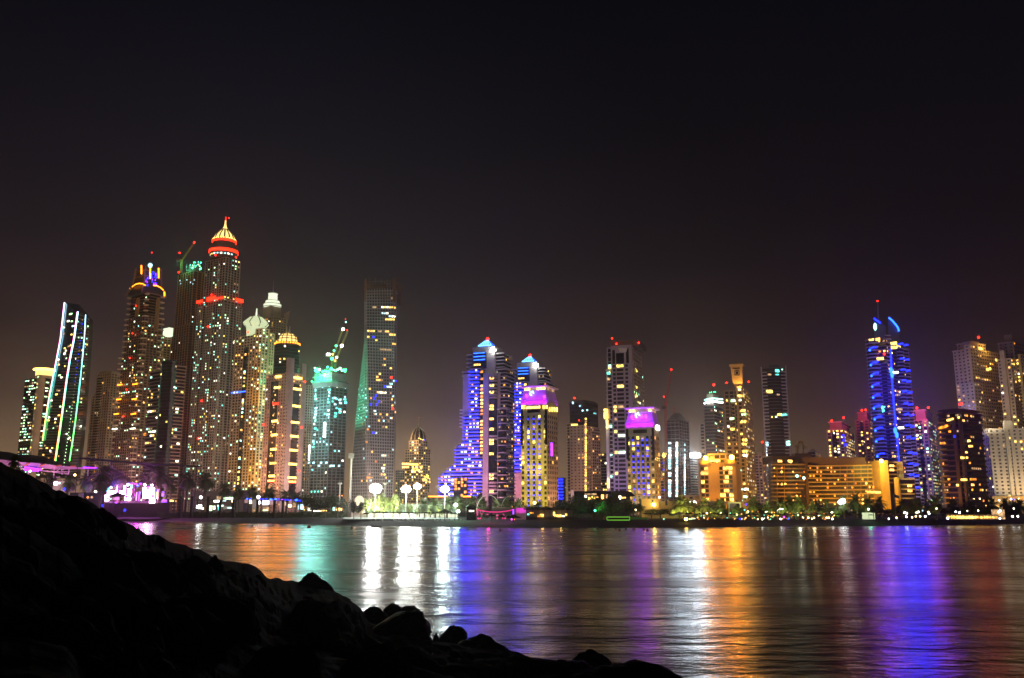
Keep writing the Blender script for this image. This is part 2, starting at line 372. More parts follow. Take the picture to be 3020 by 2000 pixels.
def boulder(px0, px1, ytop, ybot, D, label, peak=.5, seed=0, group='boulders along the waterline', m='wet_rock', deep=.8, flat=1):
    a_ = P(px0, ybot, D); c_ = P(px1, ybot, D); top = P((px0 + px1) / 2, ytop, D).z; w_ = (c_.x - a_.x); zb = min(a_.z, 0) - .35 if D > 33 or 'bank' not in (group or '') else a_.z - .5
    if group == 'piled boulders of the bank': zb = a_.z - .4
    bm = bmesh.new(); bmesh.ops.create_icosphere(bm, subdivisions=4, radius=1)
    sd_ = Vector((seed * 7.1, seed * 3.3, 0)); H = (top - zb)
    for v in bm.verts:
        p = v.co.copy(); r = 1 + .20 * mnoise.fractal(p * 1.1 + sd_, 1, 2, 3) + .07 * mnoise.noise(p * 4 + sd_)
        dgg = mnoise.cell(p * 1.2 + sd_) * .10
        p = p * (r + dgg); z = max(-1, min(1.15, p.z)); 
        p.x = p.x * (1 - .35 * max(0, z)) + (peak - .5) * .9 * max(0, z)
        v.co = Vector((p.x * w_ * .52, p.y * w_ * .5 * deep, (z + 1) / 2.1 * H))
    me = bpy.data.meshes.new('boulder'); bm.to_mesh(me); bm.free(); me.materials.append(MATS[m])
    return link('boulder', me, loc=((a_.x + c_.x) / 2, D, zb), label=label, cat='rock', group=group)
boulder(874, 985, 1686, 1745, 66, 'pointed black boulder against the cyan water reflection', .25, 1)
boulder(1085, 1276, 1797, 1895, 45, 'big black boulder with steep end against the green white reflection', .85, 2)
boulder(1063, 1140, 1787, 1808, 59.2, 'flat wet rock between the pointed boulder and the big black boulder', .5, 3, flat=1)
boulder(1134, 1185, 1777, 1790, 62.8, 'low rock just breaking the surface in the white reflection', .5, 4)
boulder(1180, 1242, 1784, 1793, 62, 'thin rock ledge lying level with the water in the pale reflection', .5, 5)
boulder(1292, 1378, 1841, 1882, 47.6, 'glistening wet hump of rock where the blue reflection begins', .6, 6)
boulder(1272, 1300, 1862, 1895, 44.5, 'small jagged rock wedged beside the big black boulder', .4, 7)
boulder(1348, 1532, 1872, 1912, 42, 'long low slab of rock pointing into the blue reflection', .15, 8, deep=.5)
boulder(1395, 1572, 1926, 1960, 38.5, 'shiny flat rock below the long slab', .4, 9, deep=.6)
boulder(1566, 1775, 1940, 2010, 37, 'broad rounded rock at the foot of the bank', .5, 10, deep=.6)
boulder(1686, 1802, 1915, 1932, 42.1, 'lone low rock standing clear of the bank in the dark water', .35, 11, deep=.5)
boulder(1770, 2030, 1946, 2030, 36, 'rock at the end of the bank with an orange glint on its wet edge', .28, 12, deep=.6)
random.seed(21)
for i in range(64):
    px = random.uniform(-20, 1250); y0, d0 = crest(px); t_ = random.random() ** 1.3 * .62 + .035; y = y0 + (2260 - y0) * t_; dn = 6 + 22 * max(0, min(1, (px - 200) / 1700)); D = 1 / ((1 - t_) / d0 + t_ / dn)
    sz = random.uniform(1.3, 2.8) * F / D * (.55 if t_ < .12 else 1); 
    if sz > 420: sz = random.uniform(220, 420)
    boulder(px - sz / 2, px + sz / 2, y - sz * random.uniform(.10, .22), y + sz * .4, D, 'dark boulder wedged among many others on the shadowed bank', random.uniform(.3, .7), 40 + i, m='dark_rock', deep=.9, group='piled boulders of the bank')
for i, (x0, x1, yt, yb, D, lb) in enumerate([(-40, 180, 1560, 1800, 15, 'large dark boulder high on the bank below its crest'), (150, 480, 1640, 1900, 15, 'wide shadowed boulder in the middle of the bank'),
        (420, 520, 1580, 1660, 34, 'rounded rock on the crest beside the first pink reflection'), (560, 700, 1640, 1720, 40, 'rock shelf on the crest under the orange reflection'),
        (520, 760, 1740, 1920, 24, 'blunt dark rock halfway down the bank'), (800, 1000, 1760, 1880, 34, 'rock lying behind the pointed boulder'),
        (700, 950, 1880, 2040, 20, 'cracked rock low on the bank near the frame bottom'), (1000, 1220, 1890, 2040, 26, 'lumpy rock under the big black boulder')]):
    boulder(x0, x1, yt, yb, D, lb, .4 + .02 * i, 20 + i, m='dark_rock', deep=.9, group='boulders on the bank')
# ================================================================== towers of the skyline
def fr(x0, x1, y0, y1, W, L_): return rect(x0 * W, x1 * W, y0 * L_, y1 * L_)

# --- slim tower with glowing ring
t = Tower('tower', 'slim dark glass tower with golden disc on its roof and green lit window rows', 60, 108, 146, 1250, 1150, 34)
W_, L_ = t.W, t.L; zt = t.zt(1114)
t.block(rect(0, W_, 0, L_), 0, zt, 'glass', 'dark_concrete', fh=3.8, bh=.5, e=.3, lit=lambda z: .38 if z < 60 else .24, pal='green', ww=5, wh=1.6, bw=5.5, pw=0, runs=.45)
t.mb('corner_pier', 'cream_render').prism(oval(W_, 0, 5.2, 5.2, 14), 0, zt + 3)
p = t.right(122, 1250).y; t.mb('balcony_wing', 'cream_render').prism(rect(W_ - 2, W_ + 1.2, L_ * .72, L_ + 1), 0, zt - 6)
mb = t.mb('balcony_slab', 'sand_render')
for k in range(34): mb.box(W_ + 1, W_ + 4.5, L_ * .7, L_ + 1.5, 3 + k * 5.1, 4.6 + k * 5.1)
cx, cyv = W_ * .9, L_ * .35
t.mb('crown_drum', 'cream_render').lathe(cx, cyv, [(10.5, zt), (10.5, zt + 9)], 24)
b = MB(); b.lathe(cx, cyv, [(10.8, zt + 3), (10.8, zt + 9.5), (9, zt + 9.6)], 24); link('lit_drum', b.mesh('lit_drum', 'dome_gold', True), t.root)
b = MB(); b.lathe(cx, cyv, [(12.5, zt + 10), (14.2, zt + 10.6), (14.2, zt + 12), (12.5, zt + 12.6)], 24); link('crown_ring', b.mesh('crown_ring', 'led_yellow', True), t.root)
t.beacon(117, 1117, 1.6)
for k in range(38):
    if k % 3: t.win(W_ + 1.2, -4.9, 4 + k * 4.6, 1.6, 2.2, random.choice(['lit_green', 'lit_yellow', 'lit_dim']))
t.done()
# --- leaning glass tower with three light lines
t = Tower('tower', 'black glass tower with curved edges traced by three pink to green light lines', 148, 200, 248, 1130, 1020, 30)
mat('sail_glass', (.012, .014, .018), .16, .2, .2, spec=.6)
LN = [[(193, 893), (181, 1000), (167, 1075), (155, 1135), (143, 1200), (133, 1270), (123, 1340), (116, 1400)],
      [(232, 920), (221, 1000), (209, 1060), (198, 1130), (189, 1200), (180, 1265), (167, 1352), (160, 1400)],
      [(254, 929), (250, 1000), (243, 1080), (234, 1160), (225, 1235), (216, 1300), (205, 1372), (200, 1410)],
      [(264, 940), (262, 1000), (256, 1080), (250, 1160), (244, 1235), (238, 1300), (229, 1372), (225, 1410)]]
def curve_y(pts, y):
    for (x0, y0), (x1, y1) in zip(pts, pts[1:]):
        if y <= y1: return x0 + (x1 - x0) * (y - y0) / (y1 - y0)
    return pts[-1][0]
rings = []; edge = [[], [], [], []]; OFF = [9, -6, 4, 16]
for y in [940, 1000, 1060, 1120, 1180, 1240, 1300, 1360, 1410]:
    ring = []
    for k in range(4):
        yk = y if y > 940 else LN[k][0][1]
        p = P(curve_y(LN[k], yk), yk, 1020 + OFF[k] * 2); q = t.loc(p); ring.append(tuple(q)); edge[k].append(q)
    a_, d_ = Vector(ring[3]), Vector(ring[0]); ring += [tuple(a_ + Vector((-6, 9, 0))), tuple(d_ + Vector((6, 14, 0)))]; rings.append(ring)
b = MB(); b.loft(rings[::-1]); link('glazing', b.mesh('glazing', 'sail_glass'), t.root)
def sail_at(k, y):
    ys = [940, 1000, 1060, 1120, 1180, 1240, 1300, 1360, 1410]
    for i in range(8):
        if y <= ys[i + 1]: return edge[k][i].lerp(edge[k][i + 1], (y - ys[i]) / (ys[i + 1] - ys[i]))
    return edge[k][-1]
b = MB(); y = 946
while y < 1405:
    for k in (0, 1, 2):
        a_, c_ = sail_at(k, y), sail_at(k + 1, y); o_ = Vector((0, -.4, 0)) if k < 2 else Vector((.5, -.2, 0))
        f = .5 if k == 0 and y < 1120 else 0
        a2 = a_.lerp(c_, f)
        if k == 0 and y < 1040: continue
        b.add([a2 + o_, c_ + o_, c_ + o_ + Vector((0, 0, .7)), a2 + o_ + Vector((0, 0, .7)), a2, c_, c_ + Vector((0, 0, .7)), a2 + Vector((0, 0, .7))], [(0, 1, 2, 3), (4, 7, 6, 5), (3, 2, 6, 7), (0, 4, 5, 1)])
    y += 8.4
link('floor_slabs', b.mesh('floor_slabs', 'metal_grey'), t.root)
def neon_mat(name, cols):
    m, tt, bb = nodes_of(name); g = tt.nodes.new('ShaderNodeTexCoord'); sp = tt.nodes.new('ShaderNodeSeparateXYZ'); tt.links.new(g.outputs['Object'], sp.inputs[0])
    mr = tt.nodes.new('ShaderNodeMapRange'); mr.inputs['From Min'].default_value = 45; mr.inputs['From Max'].default_value = 235; tt.links.new(sp.outputs['Z'], mr.inputs[0])
    r = tt.nodes.new('ShaderNodeValToRGB'); e = r.color_ramp.elements
    while len(e) < len(cols): e.new(.5)
    for q, (p_, c_) in zip(e, cols): q.position = p_; q.color = (*c_, 1)
    tt.links.new(mr.outputs[0], r.inputs[0]); tt.links.new(r.outputs[0], bb.inputs['Emission Color']); bb.inputs['Emission Strength'].default_value = 4.5; m.cycles.emission_sampling = 'NONE'
neon_mat('neon_cool', [(0, (.1, 1, .12)), (.35, (.15, 1, .25)), (.55, (.1, .9, .8)), (.8, (.3, .75, 1)), (1, (.45, .8, 1))])
neon_mat('neon_red', [(0, (1, .12, .01)), (.35, (1, .16, .03)), (.55, (.9, .05, .12)), (.8, (1, .05, .45)), (1, (1, .15, .7))])
for k, o_ in ((0, -1.2), (1, -1.2), (2, -1.2)):
    for nm, mm, dx in (('light_line', 'neon_cool', .6), ('light_line', 'neon_red', -.75)):
        pts = [e + Vector((dx if k else dx * .6, o_, 0)) for e in edge[k][:(8 if k != 0 else 7)]]
        t.strip(pts, .62, mm, nm)
for i in range(85):
    y = random.uniform(960, 1400); k = random.choice([0, 0, 0, 1, 2]); f = random.uniform(.12, .85); q = sail_at(k, y).lerp(sail_at(k + 1, y), f)
    t.wins.append((q.x, q.y - .7, q.z, 0, random.choice([2, 3, 4.5]), 1.7, random.choice(PALS['mix']), True))
for i in range(44):
    y = 955 + i * 10; q = sail_at(1, y).lerp(sail_at(2, y), .60); t.wins.append((q.x, q.y - .6, q.z, 0, 2.2, 1.0, 'lit_blue' if y < 1130 and i % 2 else 'lit_green' if y > 1200 else 'lit_dim', True))
t.wf(212, 926, 9, 2, 'lit_green'); t.done()
# --- brown stepped apartment tower
t = Tower('tower', 'brown stepped apartment tower between the light-line tower and the orange-crowned tower', 266, 318, 352, 1230, 1250, 25)
W_, L_ = t.W, t.L
t.block(rect(W_ * .22, W_, 0, L_), 0, t.zt(1102), 'glass_brown', 'sand_render', fh=3.8, bh=1.7, e=.3, bw=5, pw=2.2, lit=.05, pal='amber', ww=2.4, wh=1.6)
t.block(rect(-3, W_ * .25, 3, L_), 0, t.zt(1165), 'glass_brown', 'sand_render', fh=3.8, bh=1.7, e=.3, bw=5, pw=2.2, lit=.06, pal='amber', ww=2.4, wh=1.6)
t.block(rect(W_ * .28, W_ * .52, -2, 8), 0, t.zt(1112), 'glass_brown', 'sand_render', fh=3.8, bh=1.2, e=.5, lit=.08, pal='amber')
b = t.mb('roof_gable', 'sand_render'); z = t.zt(1102)
b.add([(W_ * .28, 0, z), (W_ * .5, 0, z), (W_ * .5, 8, z), (W_ * .28, 8, z), (W_ * .39, 0, z + 5), (W_ * .39, 8, z + 5)], [(0, 1, 4), (1, 2, 5, 4), (2, 3, 5), (3, 0, 4, 5)])
b.box(W_ * .6, W_ * .98, 1, L_ - 1, z, z + 4)
t.done()
# --- orange-crowned tower
t = Tower('tower', 'ribbed dark tower with glowing orange crown posts and blue lit throat', 347, 405, 463, 1200, 1150, 36)
W_, L_ = t.W, t.L; z1 = t.zt(1265); z2 = t.zt(1045); z3 = t.zt(930); z4 = t.zt(862)
kw = dict(core='glass_brown', wall='brown_concrete', fh=3.7, bh=1.1, e=.35, bw=5.2, pw=1.4, lit=.09, pal='mix')
t.block(rect(-2, W_ + 2, -2, L_ + 2), 0, z1, **kw); t.block(rect(0, W_, 0, L_), z1, z2, **kw)
t.block(rect(1.5, W_ - 1.5, 1.5, L_ - 1.5), z2, z3, **kw)
t.block(rect(3.5, W_ - 3.5, 3.5, L_ - 3.5), z3, z4, core='glass_black', wall='brown_concrete', fh=3.9, bh=.8, e=.3, lit=.02)
for (cx, cyv) in ((W_, 0), (0, 0), (W_, L_)):
    mb = t.mb('balcony_rib' + ('' if cx and not cyv else '_' if not cx else '__'), 'cream_render')
    for k in range(int(z4 / 7.6)):
        z = 6 + k * 7.6; r_ = 4.6 if z < z3 else 3.2; s_ = 0 if z < z2 else 2.5
        mb.prism(oval(cx - (s_ if cx else -s_), cyv + (s_ if not cyv else -s_), r_, r_, 8), z, z + 1.3)
for px, py in ((353, 1135), (398, 1133), (350, 1178), (396, 1177), (343, 1221), (393, 1221)):
    p = t.front(px, py, -5.2); b = MB(); b.box(p.x - 5.5, p.x + 5.5, p.y - .3, p.y + .3, p.z - .8, p.z + .8); link('light_strip', b.mesh('light_strip', 'led_orange'), t.root)
for px, py in ((338, 1265), (391, 1264)):
    p = t.front(px, py, -5.2); b = MB(); b.box(p.x - 6, p.x + 6, p.y - .3, p.y + .3, p.z - .7, p.z + .7); link('light_strip', b.mesh('light_strip', 'lit_white'), t.root)
cx, cyv = W_ / 2, L_ / 2; rr = W_ * .5 * .60; zc0 = z4 + 4; zc1 = t.zt(790)
sq = lambda r: [(cx - r, cyv - r), (cx + r, cyv - r), (cx + r, cyv + r), (cx - r, cyv + r)]
t.mb('crown', 'steel_dark').loft([[(x, y, z) for x, y in sq(r)] for r, z in ((rr * 1.25, z4), (rr * 1.2, zc0), (rr * .92, zc0 + (zc1 - zc0) * .3), (rr * .80, zc0 + (zc1 - zc0) * .6), (rr * .74, zc1))])
mb = t.mb('crown_frame', 'brown_concrete')
for dx, dy in ((-1, -1), (1, -1), (1, 1), (-1, 1)):
    mb.tube([(cx + dx * rr * 1.3, cyv + dy * rr * 1.3, z4), (cx + dx * rr * .95, cyv + dy * rr * .95, zc0 + 12), (cx + dx * rr * .82, cyv + dy * rr * .82, zc1 + 6)], 1.1)
mb.prism(sq(rr * .86), zc1 - 9, zc1 - 7); mb.prism(sq(rr * .82), zc1 - 1, zc1 + .6)
for px, ya, yb in ((417, 783, 808), (443, 790, 822), (468, 791, 820), (384, 850, 862), (485, 861, 873)):
    a_, c_ = t.front(px, ya, 0), t.front(px, yb, 0); t.strip([a_, c_], 1.1, 'led_orange', 'light_post')
for pts in ([(390, 846), (399, 839), (410, 836), (420, 837), (429, 842)], [(453, 842), (463, 843), (473, 848), (482, 856)]):
    t.strip([t.front(x, y, -1) for x, y in pts], .7, 'led_orange', 'light_arc')
for i in range(46):
    px = random.uniform(413, 462); py = random.uniform(800, 843)
    if px < 432 and py > 838: continue
    p = t.front(px, py, 2.0 + (843 - py) * .12); b = MB(); b.box(p.x - .6, p.x + .6, p.y - .2, p.y + .2, p.z - 1.2, p.z + 1.2); link('accent_light', b.mesh('accent_light', 'led_blue' if random.random() < .6 else 'led_violet'), t.root)
b = MB(); b.ball(t.front(443, 783, cyv), 3.2, 8, 5, 1.1); link('crown_lamp', b.mesh('crown_lamp', 'lit_frost', True), t.root)
t.mb('antenna', 'steel_dark').tube([t.front(444, 788, cyv), t.front(448, 746, cyv)], [.5, .2]); t.beacon(448, 745, 1.3, v=cyv)
for px, py in ((401, 902), (391, 983), (383, 1056), (373, 1149), (364, 1228)): t.beacon(px, py, 1.5, v=-3)
for (px, yy) in ((403, 880), (463, 880)):   # arched recesses under the crown
    a_ = t.front(px - 9, 890, 3); c_ = t.front(px + 9, 975, 3); m_ = (a_.x + c_.x) / 2
    t.mb('arch_surround', 'gold_render').loft([[(m_ + r * cos(q * pi / 6), y_, c_.z + (a_.z - c_.z) + r * sin(q * pi / 6)) for q in range(7)] + [(m_ - r, y_, c_.z), (m_ + r, y_, c_.z)] for r, y_ in ((4.6, 2.9), (4.6, 3.3))])
t.done()
# --- lantern-topped low tower
t = Tower('tower', 'small brown tower with pale lit lantern box behind the orange-crowned tower', 458, 482, 503, 1020, 1330, 38)
z = t.zt(993); t.block(rect(0, t.W, 0, t.L), 0, z, 'glass_brown', 'gold_render', fh=3.8, bh=1.4, bw=5, pw=1.5, lit=.16, pal='mix')
b = MB(); a_ = t.front(478, 990); c_ = t.front(497, 968); b.box(a_.x, c_.x, 1, 8, z, t.zt(968)); link('roof_lantern', b.mesh('roof_lantern', 'lantern_pale'), t.root); t.done()
# --- dark round-fronted tower
t = Tower('tower', 'black glass tower with rounded middle bay and pale balcony stripes on both wings', 437, 492, 540, 1180, 900, 40)
W_, L_ = t.W, t.L; z = t.zt(1090); zc = t.zt(1066)
t.block(rect(0, W_ * .72, 0, L_), 0, z, 'glass', 'concrete', fh=3.6, bh=1.0, e=1.1, lit=.10, pal='mix', ww=4, bw=4.6, pw=0)
t.block(rect(W_ * .3, W_, L_ * .32, L_), 0, t.zt(1078), 'glass', 'sand_render', fh=3.6, bh=1.1, e=1.1, lit=.08, pal='mix', ww=4, bw=4.6, pw=0)
t.block(oval(W_ * .80, L_ * .20, W_ * .33, L_ * .31, 14), 0, zc, 'glass_black', 'steel_dark', fh=3.6, bh=.25, e=.1, lit=.03, pal='mix', bw=4, pw=0, cpart='round_bay')
p = t.front(456, 1272); 
for px, w_, m in ((444, 6, 'lit_green'), (456, 6, 'lit_white'), (468, 7, 'lit_green'), (477, 5, 'lit_green'), (429, 5, 'lit_orange')): t.wf(px, 1272 + (9 if px < 435 else 0), w_, 2.6, m)
t.done()
mat('orange_lit_rib', (.42, .20, .10))  # orange light on the ribs is put into their colour
# --- unfinished tower with crane
t = Tower('tower', 'unlit brown tower under construction with ribs painted orange-lit and green lights on its roof', 515, 560, 598, 960, 1420, 38)
W_, L_ = t.W, t.L; z0 = t.zt(960); z1 = t.zt(800)
t.block(rect(-3, W_ + 3, -3, L_ + 3), 0, z0, 'glass_brown', 'orange_lit_rib', fh=4.2, bh=.8, e=.3, bw=7, pw=1.5, pe=.6, lit=.006)
t.block(rect(0, W_, 0, L_), z0, z1, 'glass_brown', 'orange_lit_rib', fh=4.2, bh=.7, e=.3, bw=7, pw=1.6, pe=.6, lit=.01)
t.mb('roof_core', 'dark_concrete').box(W_ * .5, W_ * .95, 4, L_ * .7, z1, z1 + 12)
for i in range(22):
    px = random.uniform(560, 594); py = random.uniform(772, 795); p = t.front(px, py, 2); b = MB(); b.box(p.x - 1, p.x + 1, p.y - .3, p.y + .3, p.z - 1, p.z + 1); link('works_light', b.mesh('works_light', random.choice(['led_green', 'lit_teal', 'lit_green'])), t.root)
mb = t.mb('scaffold', 'metal_grey')
for i in range(9):
    x = W_ * .45 + i * 4; mb.tube([(x, 2, z1), (x, 2, z1 + random.uniform(6, 18))], .4, 4)
for px, py in ((532, 828), (534, 837), (552, 826), (563, 833), (570, 838), (574, 826)): t.wf(px, py, 2, 2, 'lit_frost')
lamp('POINT', t.wpos(W_ * .6, -8, z1 + 10), 22000, (.1, 1, .45), 2); t.done()
CR = 1420
def crane(label, mast, jib, counter, D, m, rt=1.2, lights=(), col='crane'):
    base = P(*mast[0], D); top = P(*mast[1], D); r = thing('tower_crane', label, 'crane', base)
    def lattice(name, a_, c_, s_):
        a_, c_ = a_ - base, c_ - base; b = MB(); d = (c_ - a_); n_ = max(2, int(d.length / (s_ * 3))); d_ = d.normalized(); u = d_.cross(Vector((0, 1, 0))).normalized() * s_; v = d_.cross(u).normalized() * s_
        cs = [u + v, u - v, -u - v, -u + v]
        for c in cs: b.tube([a_ + c, c_ + c], s_ * .22, 4)
        for k in range(n_):
            p0, p1 = a_ + d * (k / n_), a_ + d * ((k + 1) / n_)
            for i in range(4): b.tube([p0 + cs[i], p1 + cs[(i + 1) % 4]], s_ * .14, 3)
        link(name, b.mesh(name, m), r)
    lattice('mast', base, top, rt); lattice('jib', P(*jib[0], D), P(*jib[1], D), rt * .8); lattice('counter_jib', P(*counter[0], D), P(*counter[1], D), rt * .8)
    b = MB(); q = P(*counter[1], D) - base; b.box(q.x - 2.5, q.x + 2.5, q.y - 1.5, q.y + 1.5, q.z - 3.5, q.z + .5); link('counterweight', b.mesh('counterweight', 'dark_concrete'), r)
    b = MB(); q = top - base; b.box(q.x - 2, q.x + 2, q.y - 2.5, q.y + 1, q.z - 2.5, q.z + 1); link('cab', b.mesh('cab', m), r)
    for px, py, mm, rr in lights:
        b = MB(); b.ball((0, 0, 0), rr); link('jib_light', b.mesh('jib_light', mm, True), r, P(px, py, D - 2) - base)
    return r
crane('tower crane over the unlit brown tower, red tips on its raised jib', [(533, 805), (536, 768)], [(536, 768), (573, 716)], [(536, 768), (526, 765)], CR, 'crane_yellow',
      lights=[(573, 715, 'beacon_red', 1.6), (530, 746, 'beacon_red', 1.4), (527, 803, 'beacon_red', 1.4)])
# --- tallest tower with golden dome
t = Tower('tower', 'tallest tower, dark with golden ribbed dome, red rings and needle spire', 572, 648, 700, 1080, 1290, 33)
W_, L_ = t.W, t.L; z1 = t.zt(885); z2 = t.zt(757)
kw = dict(core='glass', wall='concrete', fh=4.0, bh=.9, e=.3, bw=6, pw=1.6, pe=.5, pal='cool', ww=2.6)
t.block(rect(0, W_, 0, L_), 0, z1, lit=.05, **kw)
t.block(rect(W_ * .12, W_ * .92, L_ * .08, L_ * .92), z1, z2, lit=.07, **kw)
for x0, x1 in ((.02, .16), (.40, .62), (.84, 1.0)):
    t.block(rect(W_ * x0, W_ * x1, -2.2, 1), 0, z1 - 6, lit=.16, core='glass', wall='concrete', fh=4.0, bh=1.6, e=.3, bw=5, pw=1.8, pal='cool', roof=1)
t.block(rect(W_ - 1, W_ + 2.2, L_ * .0, L_ * .30), 0, z1 - 6, lit=.10, core='glass', wall='concrete', fh=4.0, bh=1.6, e=.3, bw=5, pw=1.8, pal='cool', roof=1)
t.block(rect(W_ - 1, W_ + 2.2, L_ * .72, L_), 0, z1 - 6, lit=.06, core='glass', wall='concrete', fh=4.0, bh=1.6, e=.3, bw=5, pw=1.8, pal='cool', roof=1)
t.block(rect(W_ * .5, W_ * .68, L_ * .08 - 2, 6), z1, z2 - 4, lit=.2, core='glass', wall='concrete', fh=4.0, bh=1.5, e=.3, bw=5, pw=1.6, pal='cool', roof=1)
def ledstrip(pts, r, m='led_red', n='light_band'): t.strip(pts, r, m, n)
def redbox(x0, x1, y0, y1, z0, zz1, m='led_red', n='light_band'):
    b = MB(); b.box(x0, x1, y0, y1, z0, zz1); link(n, b.mesh(n, m), t.root)
za, zb = t.zt(882), t.zt(872)
redbox(-1, W_ * .22, -3.4, -2.9, za, zb - 1); redbox(W_ * .40, W_ * .74, -3.8, -3.2, za, zb + 1); redbox(W_ * .74, W_ + 2, -2, -1.4, za + 1, zb - 2); redbox(W_ + 2.9, W_ + 3.4, L_ * .6, L_ + 1, za, zb)
cx, cyv = W_ * .52, L_ * .5; 
def zcen(y): return P(0, y, 1290 + 20).z - GZ
R = 34 * pxm(1310)
prof = lambda *a_: [(r * R / 34, zcen(y)) for r, y in a_]
t.mb('drum', 'dark_concrete').lathe(cx, cyv, prof((38, 762), (38, 748), (42, 745), (42, 722), (34, 720), (34, 705)), 28)
b = MB(); b.lathe(cx, cyv, prof((43.5, 744), (43.5, 736), (40, 736)), 28); link('light_ring', b.mesh('light_ring', 'led_red', True), t.root)
b = MB(); b.lathe(cx, cyv, prof((36.5, 712), (37, 706), (34, 704)), 28); link('light_ring', b.mesh('light_ring', 'led_red', True), t.root)
for k in range(22):
    q = 2 * pi * k / 22
    if -sin(q) > -.1: t.wins.append((cx + R * 1.135 * cos(q), cyv + R * 1.135 * sin(q), zcen(751), q + pi / 2, 3, 2.2, random.choice(['lit_white', 'lit_frost', 'lit_warm']), True))
t.mb('dome', 'dome_gold').lathe(cx, cyv, prof((33, 706), (31, 697), (26, 688), (17, 679), (9, 672), (4.5, 664), (2.6, 655), (2.2, 645)), 24)
mb = t.mb('dome_rib', 'dark_concrete')
for k in range(14):
    q = 2 * pi * (k + .5) / 14; mb.tube([(cx + cos(q) * (r * R / 34 + .4), cyv + sin(q) * (r * R / 34 + .4), zcen(y)) for r, y in ((33, 706), (31, 697), (26, 688), (17, 679), (9, 672))], 1.1, 4)
b = MB()
for k in range(26):
    q = 2 * pi * k / 26; b.ball((cx + cos(q) * R, cyv + sin(q) * R, zcen(704)), 1.0, 6, 4)
link('dome_lamps', b.mesh('dome_lamps', 'led_yellow', True), t.root)
t.mb('spire', 'lit_frost').tube([(cx, cyv, zcen(668)), (cx, cyv, zcen(655))], [1.6, 1.0]); t.mb('needle', 'led_red').tube([(cx, cyv, zcen(655)), (cx, cyv, zcen(634))], [.9, .5])
t.beacon(675, 643, 1.5, v=cyv)
for px, py in ((636, 753), (696, 759), (624, 869), (613, 963), (594, 1182), (584, 1293)): t.beacon(px, py, 2.0, v=-4)
t.done()
# --- dark-bodied tower with white lit crown
t = Tower('tower', 'brown tower with stacked white glowing crown and thin mast behind the jade-crowned tower', 756, 805, 842, 980, 1330, 40)
W_, L_ = t.W, t.L; z1 = t.zt(935)
t.block(rect(0, W_, 0, L_), 0, z1, 'glass_brown', 'brown_concrete', fh=4, bh=1.5, e=.4, bw=5, pw=1.6, lit=.07, pal='warm')
cx, cyv = W_ / 2, L_ / 2; zz = lambda y: P(0, y, 1350).z - GZ; k_ = pxm(1350)
t.mb('upper_block', 'brown_concrete').prism(rect(cx - 24 * k_ * .8, cx + 24 * k_ * .8, cyv - 24 * k_ * .8, cyv + 24 * k_ * .8), z1, zz(906))
for sx, sy in ((-1, -1), (1, -1), (1, 1), (-1, 1)):
    t.mb('corner_fin', 'brown_concrete').add([(cx + sx * W_ * .50, cyv + sy * L_ * .50, z1 - 20), (cx + sx * W_ * .62, cyv + sy * L_ * .62, zz(918)), (cx + sx * W_ * .40, cyv + sy * L_ * .40, zz(926)), (cx + sx * (W_ * .46), cyv + sy * L_ * .54, z1 - 18)], [(0, 1, 2), (0, 3, 1), (1, 3, 2), (0, 2, 3)])
mb = t.mb('crown', 'lantern_pale')
mb.lathe(cx, cyv, [(r * k_, zz(y)) for r, y in ((26, 906), (26, 897), (22, 895), (20, 886), (14, 884), (13, 868), (15, 864))], 20)
mb2 = t.mb('crown_rings', 'pale_concrete')
for r, y in ((27.5, 906), (27, 898), (20.5, 888), (16, 866)): mb2.lathe(cx, cyv, [(r * k_, zz(y)), (r * k_, zz(y) + .9)], 20)
t.mb('mast', 'metal_grey').tube([(cx, cyv, zz(866)), (cx, cyv, zz(828))], [.7, .3]); t.done()
# --- jade crowned tower
t = Tower('tower', 'beige balcony tower with faceted jade and white lit crown and golden lit side', 684, 762, 794, 1200, 1060, 33)
W_, L_ = t.W, t.L; z1 = t.zt(985)
kw = dict(core='glass', wall='concrete', fh=3.6, pal='mix', ww=2.8)
t.block(rect(0, W_, 0, L_), 0, z1, bh=1.3, e=.9, bw=5.5, pw=1.2, pe=.9, lit=.13, **kw)
t.mb('glass_strip', 'glass_blue').box(W_ * .36, W_ * .52, -1.2, 0, 0, z1 - 14)
for i in range(26): t.win(W_ * .44, -1.2, random.uniform(5, z1 - 18), 3.2, 2.2, random.choice(['lit_warm', 'lit_yellow', 'lit_cool', 'lit_dim']))
t.block(rect(W_ * .80, W_ + 1.4, -1.4, L_ * .5), 0, z1 + 6, bh=1.0, e=.5, bw=4.4, pw=1.6, pe=.7, lit=.22, core='glass', wall='sand_render', fh=3.6, pal='mix', ww=2.8)
t.block(rect(W_ - 2, W_ + 1.2, L_ * .62, L_ + .5), 0, z1 + 2, bh=1.0, e=.5, bw=4.4, pw=1.4, pe=.7, lit=.16, core='glass', wall='sand_render', fh=3.6, pal='warm', ww=2.8)
b = MB(); q = t.zt(1152); b.box(-1.5, W_ * .52, -1.6, -1.2, q, q + 1); link('light_strip', b.mesh('light_strip', 'led_cyan'), t.root)
cx, cyv = W_ * .55, L_ * .45; zz = lambda y: P(0, y, 1080).z - GZ; k_ = pxm(1080)
oc = lambda r, z: [(cx + r * k_ * cos(pi / 8 + q * pi / 4), cyv + r * k_ * sin(pi / 8 + q * pi / 4), z) for q in range(8)]
t.mb('crown', 'lantern_jade').loft([oc(27, z1), oc(29, zz(968)), oc(40, zz(957)), oc(38, zz(953)), oc(20, zz(938)), oc(8, zz(934))])
mb = t.mb('crown_rib', 'steel_dark')
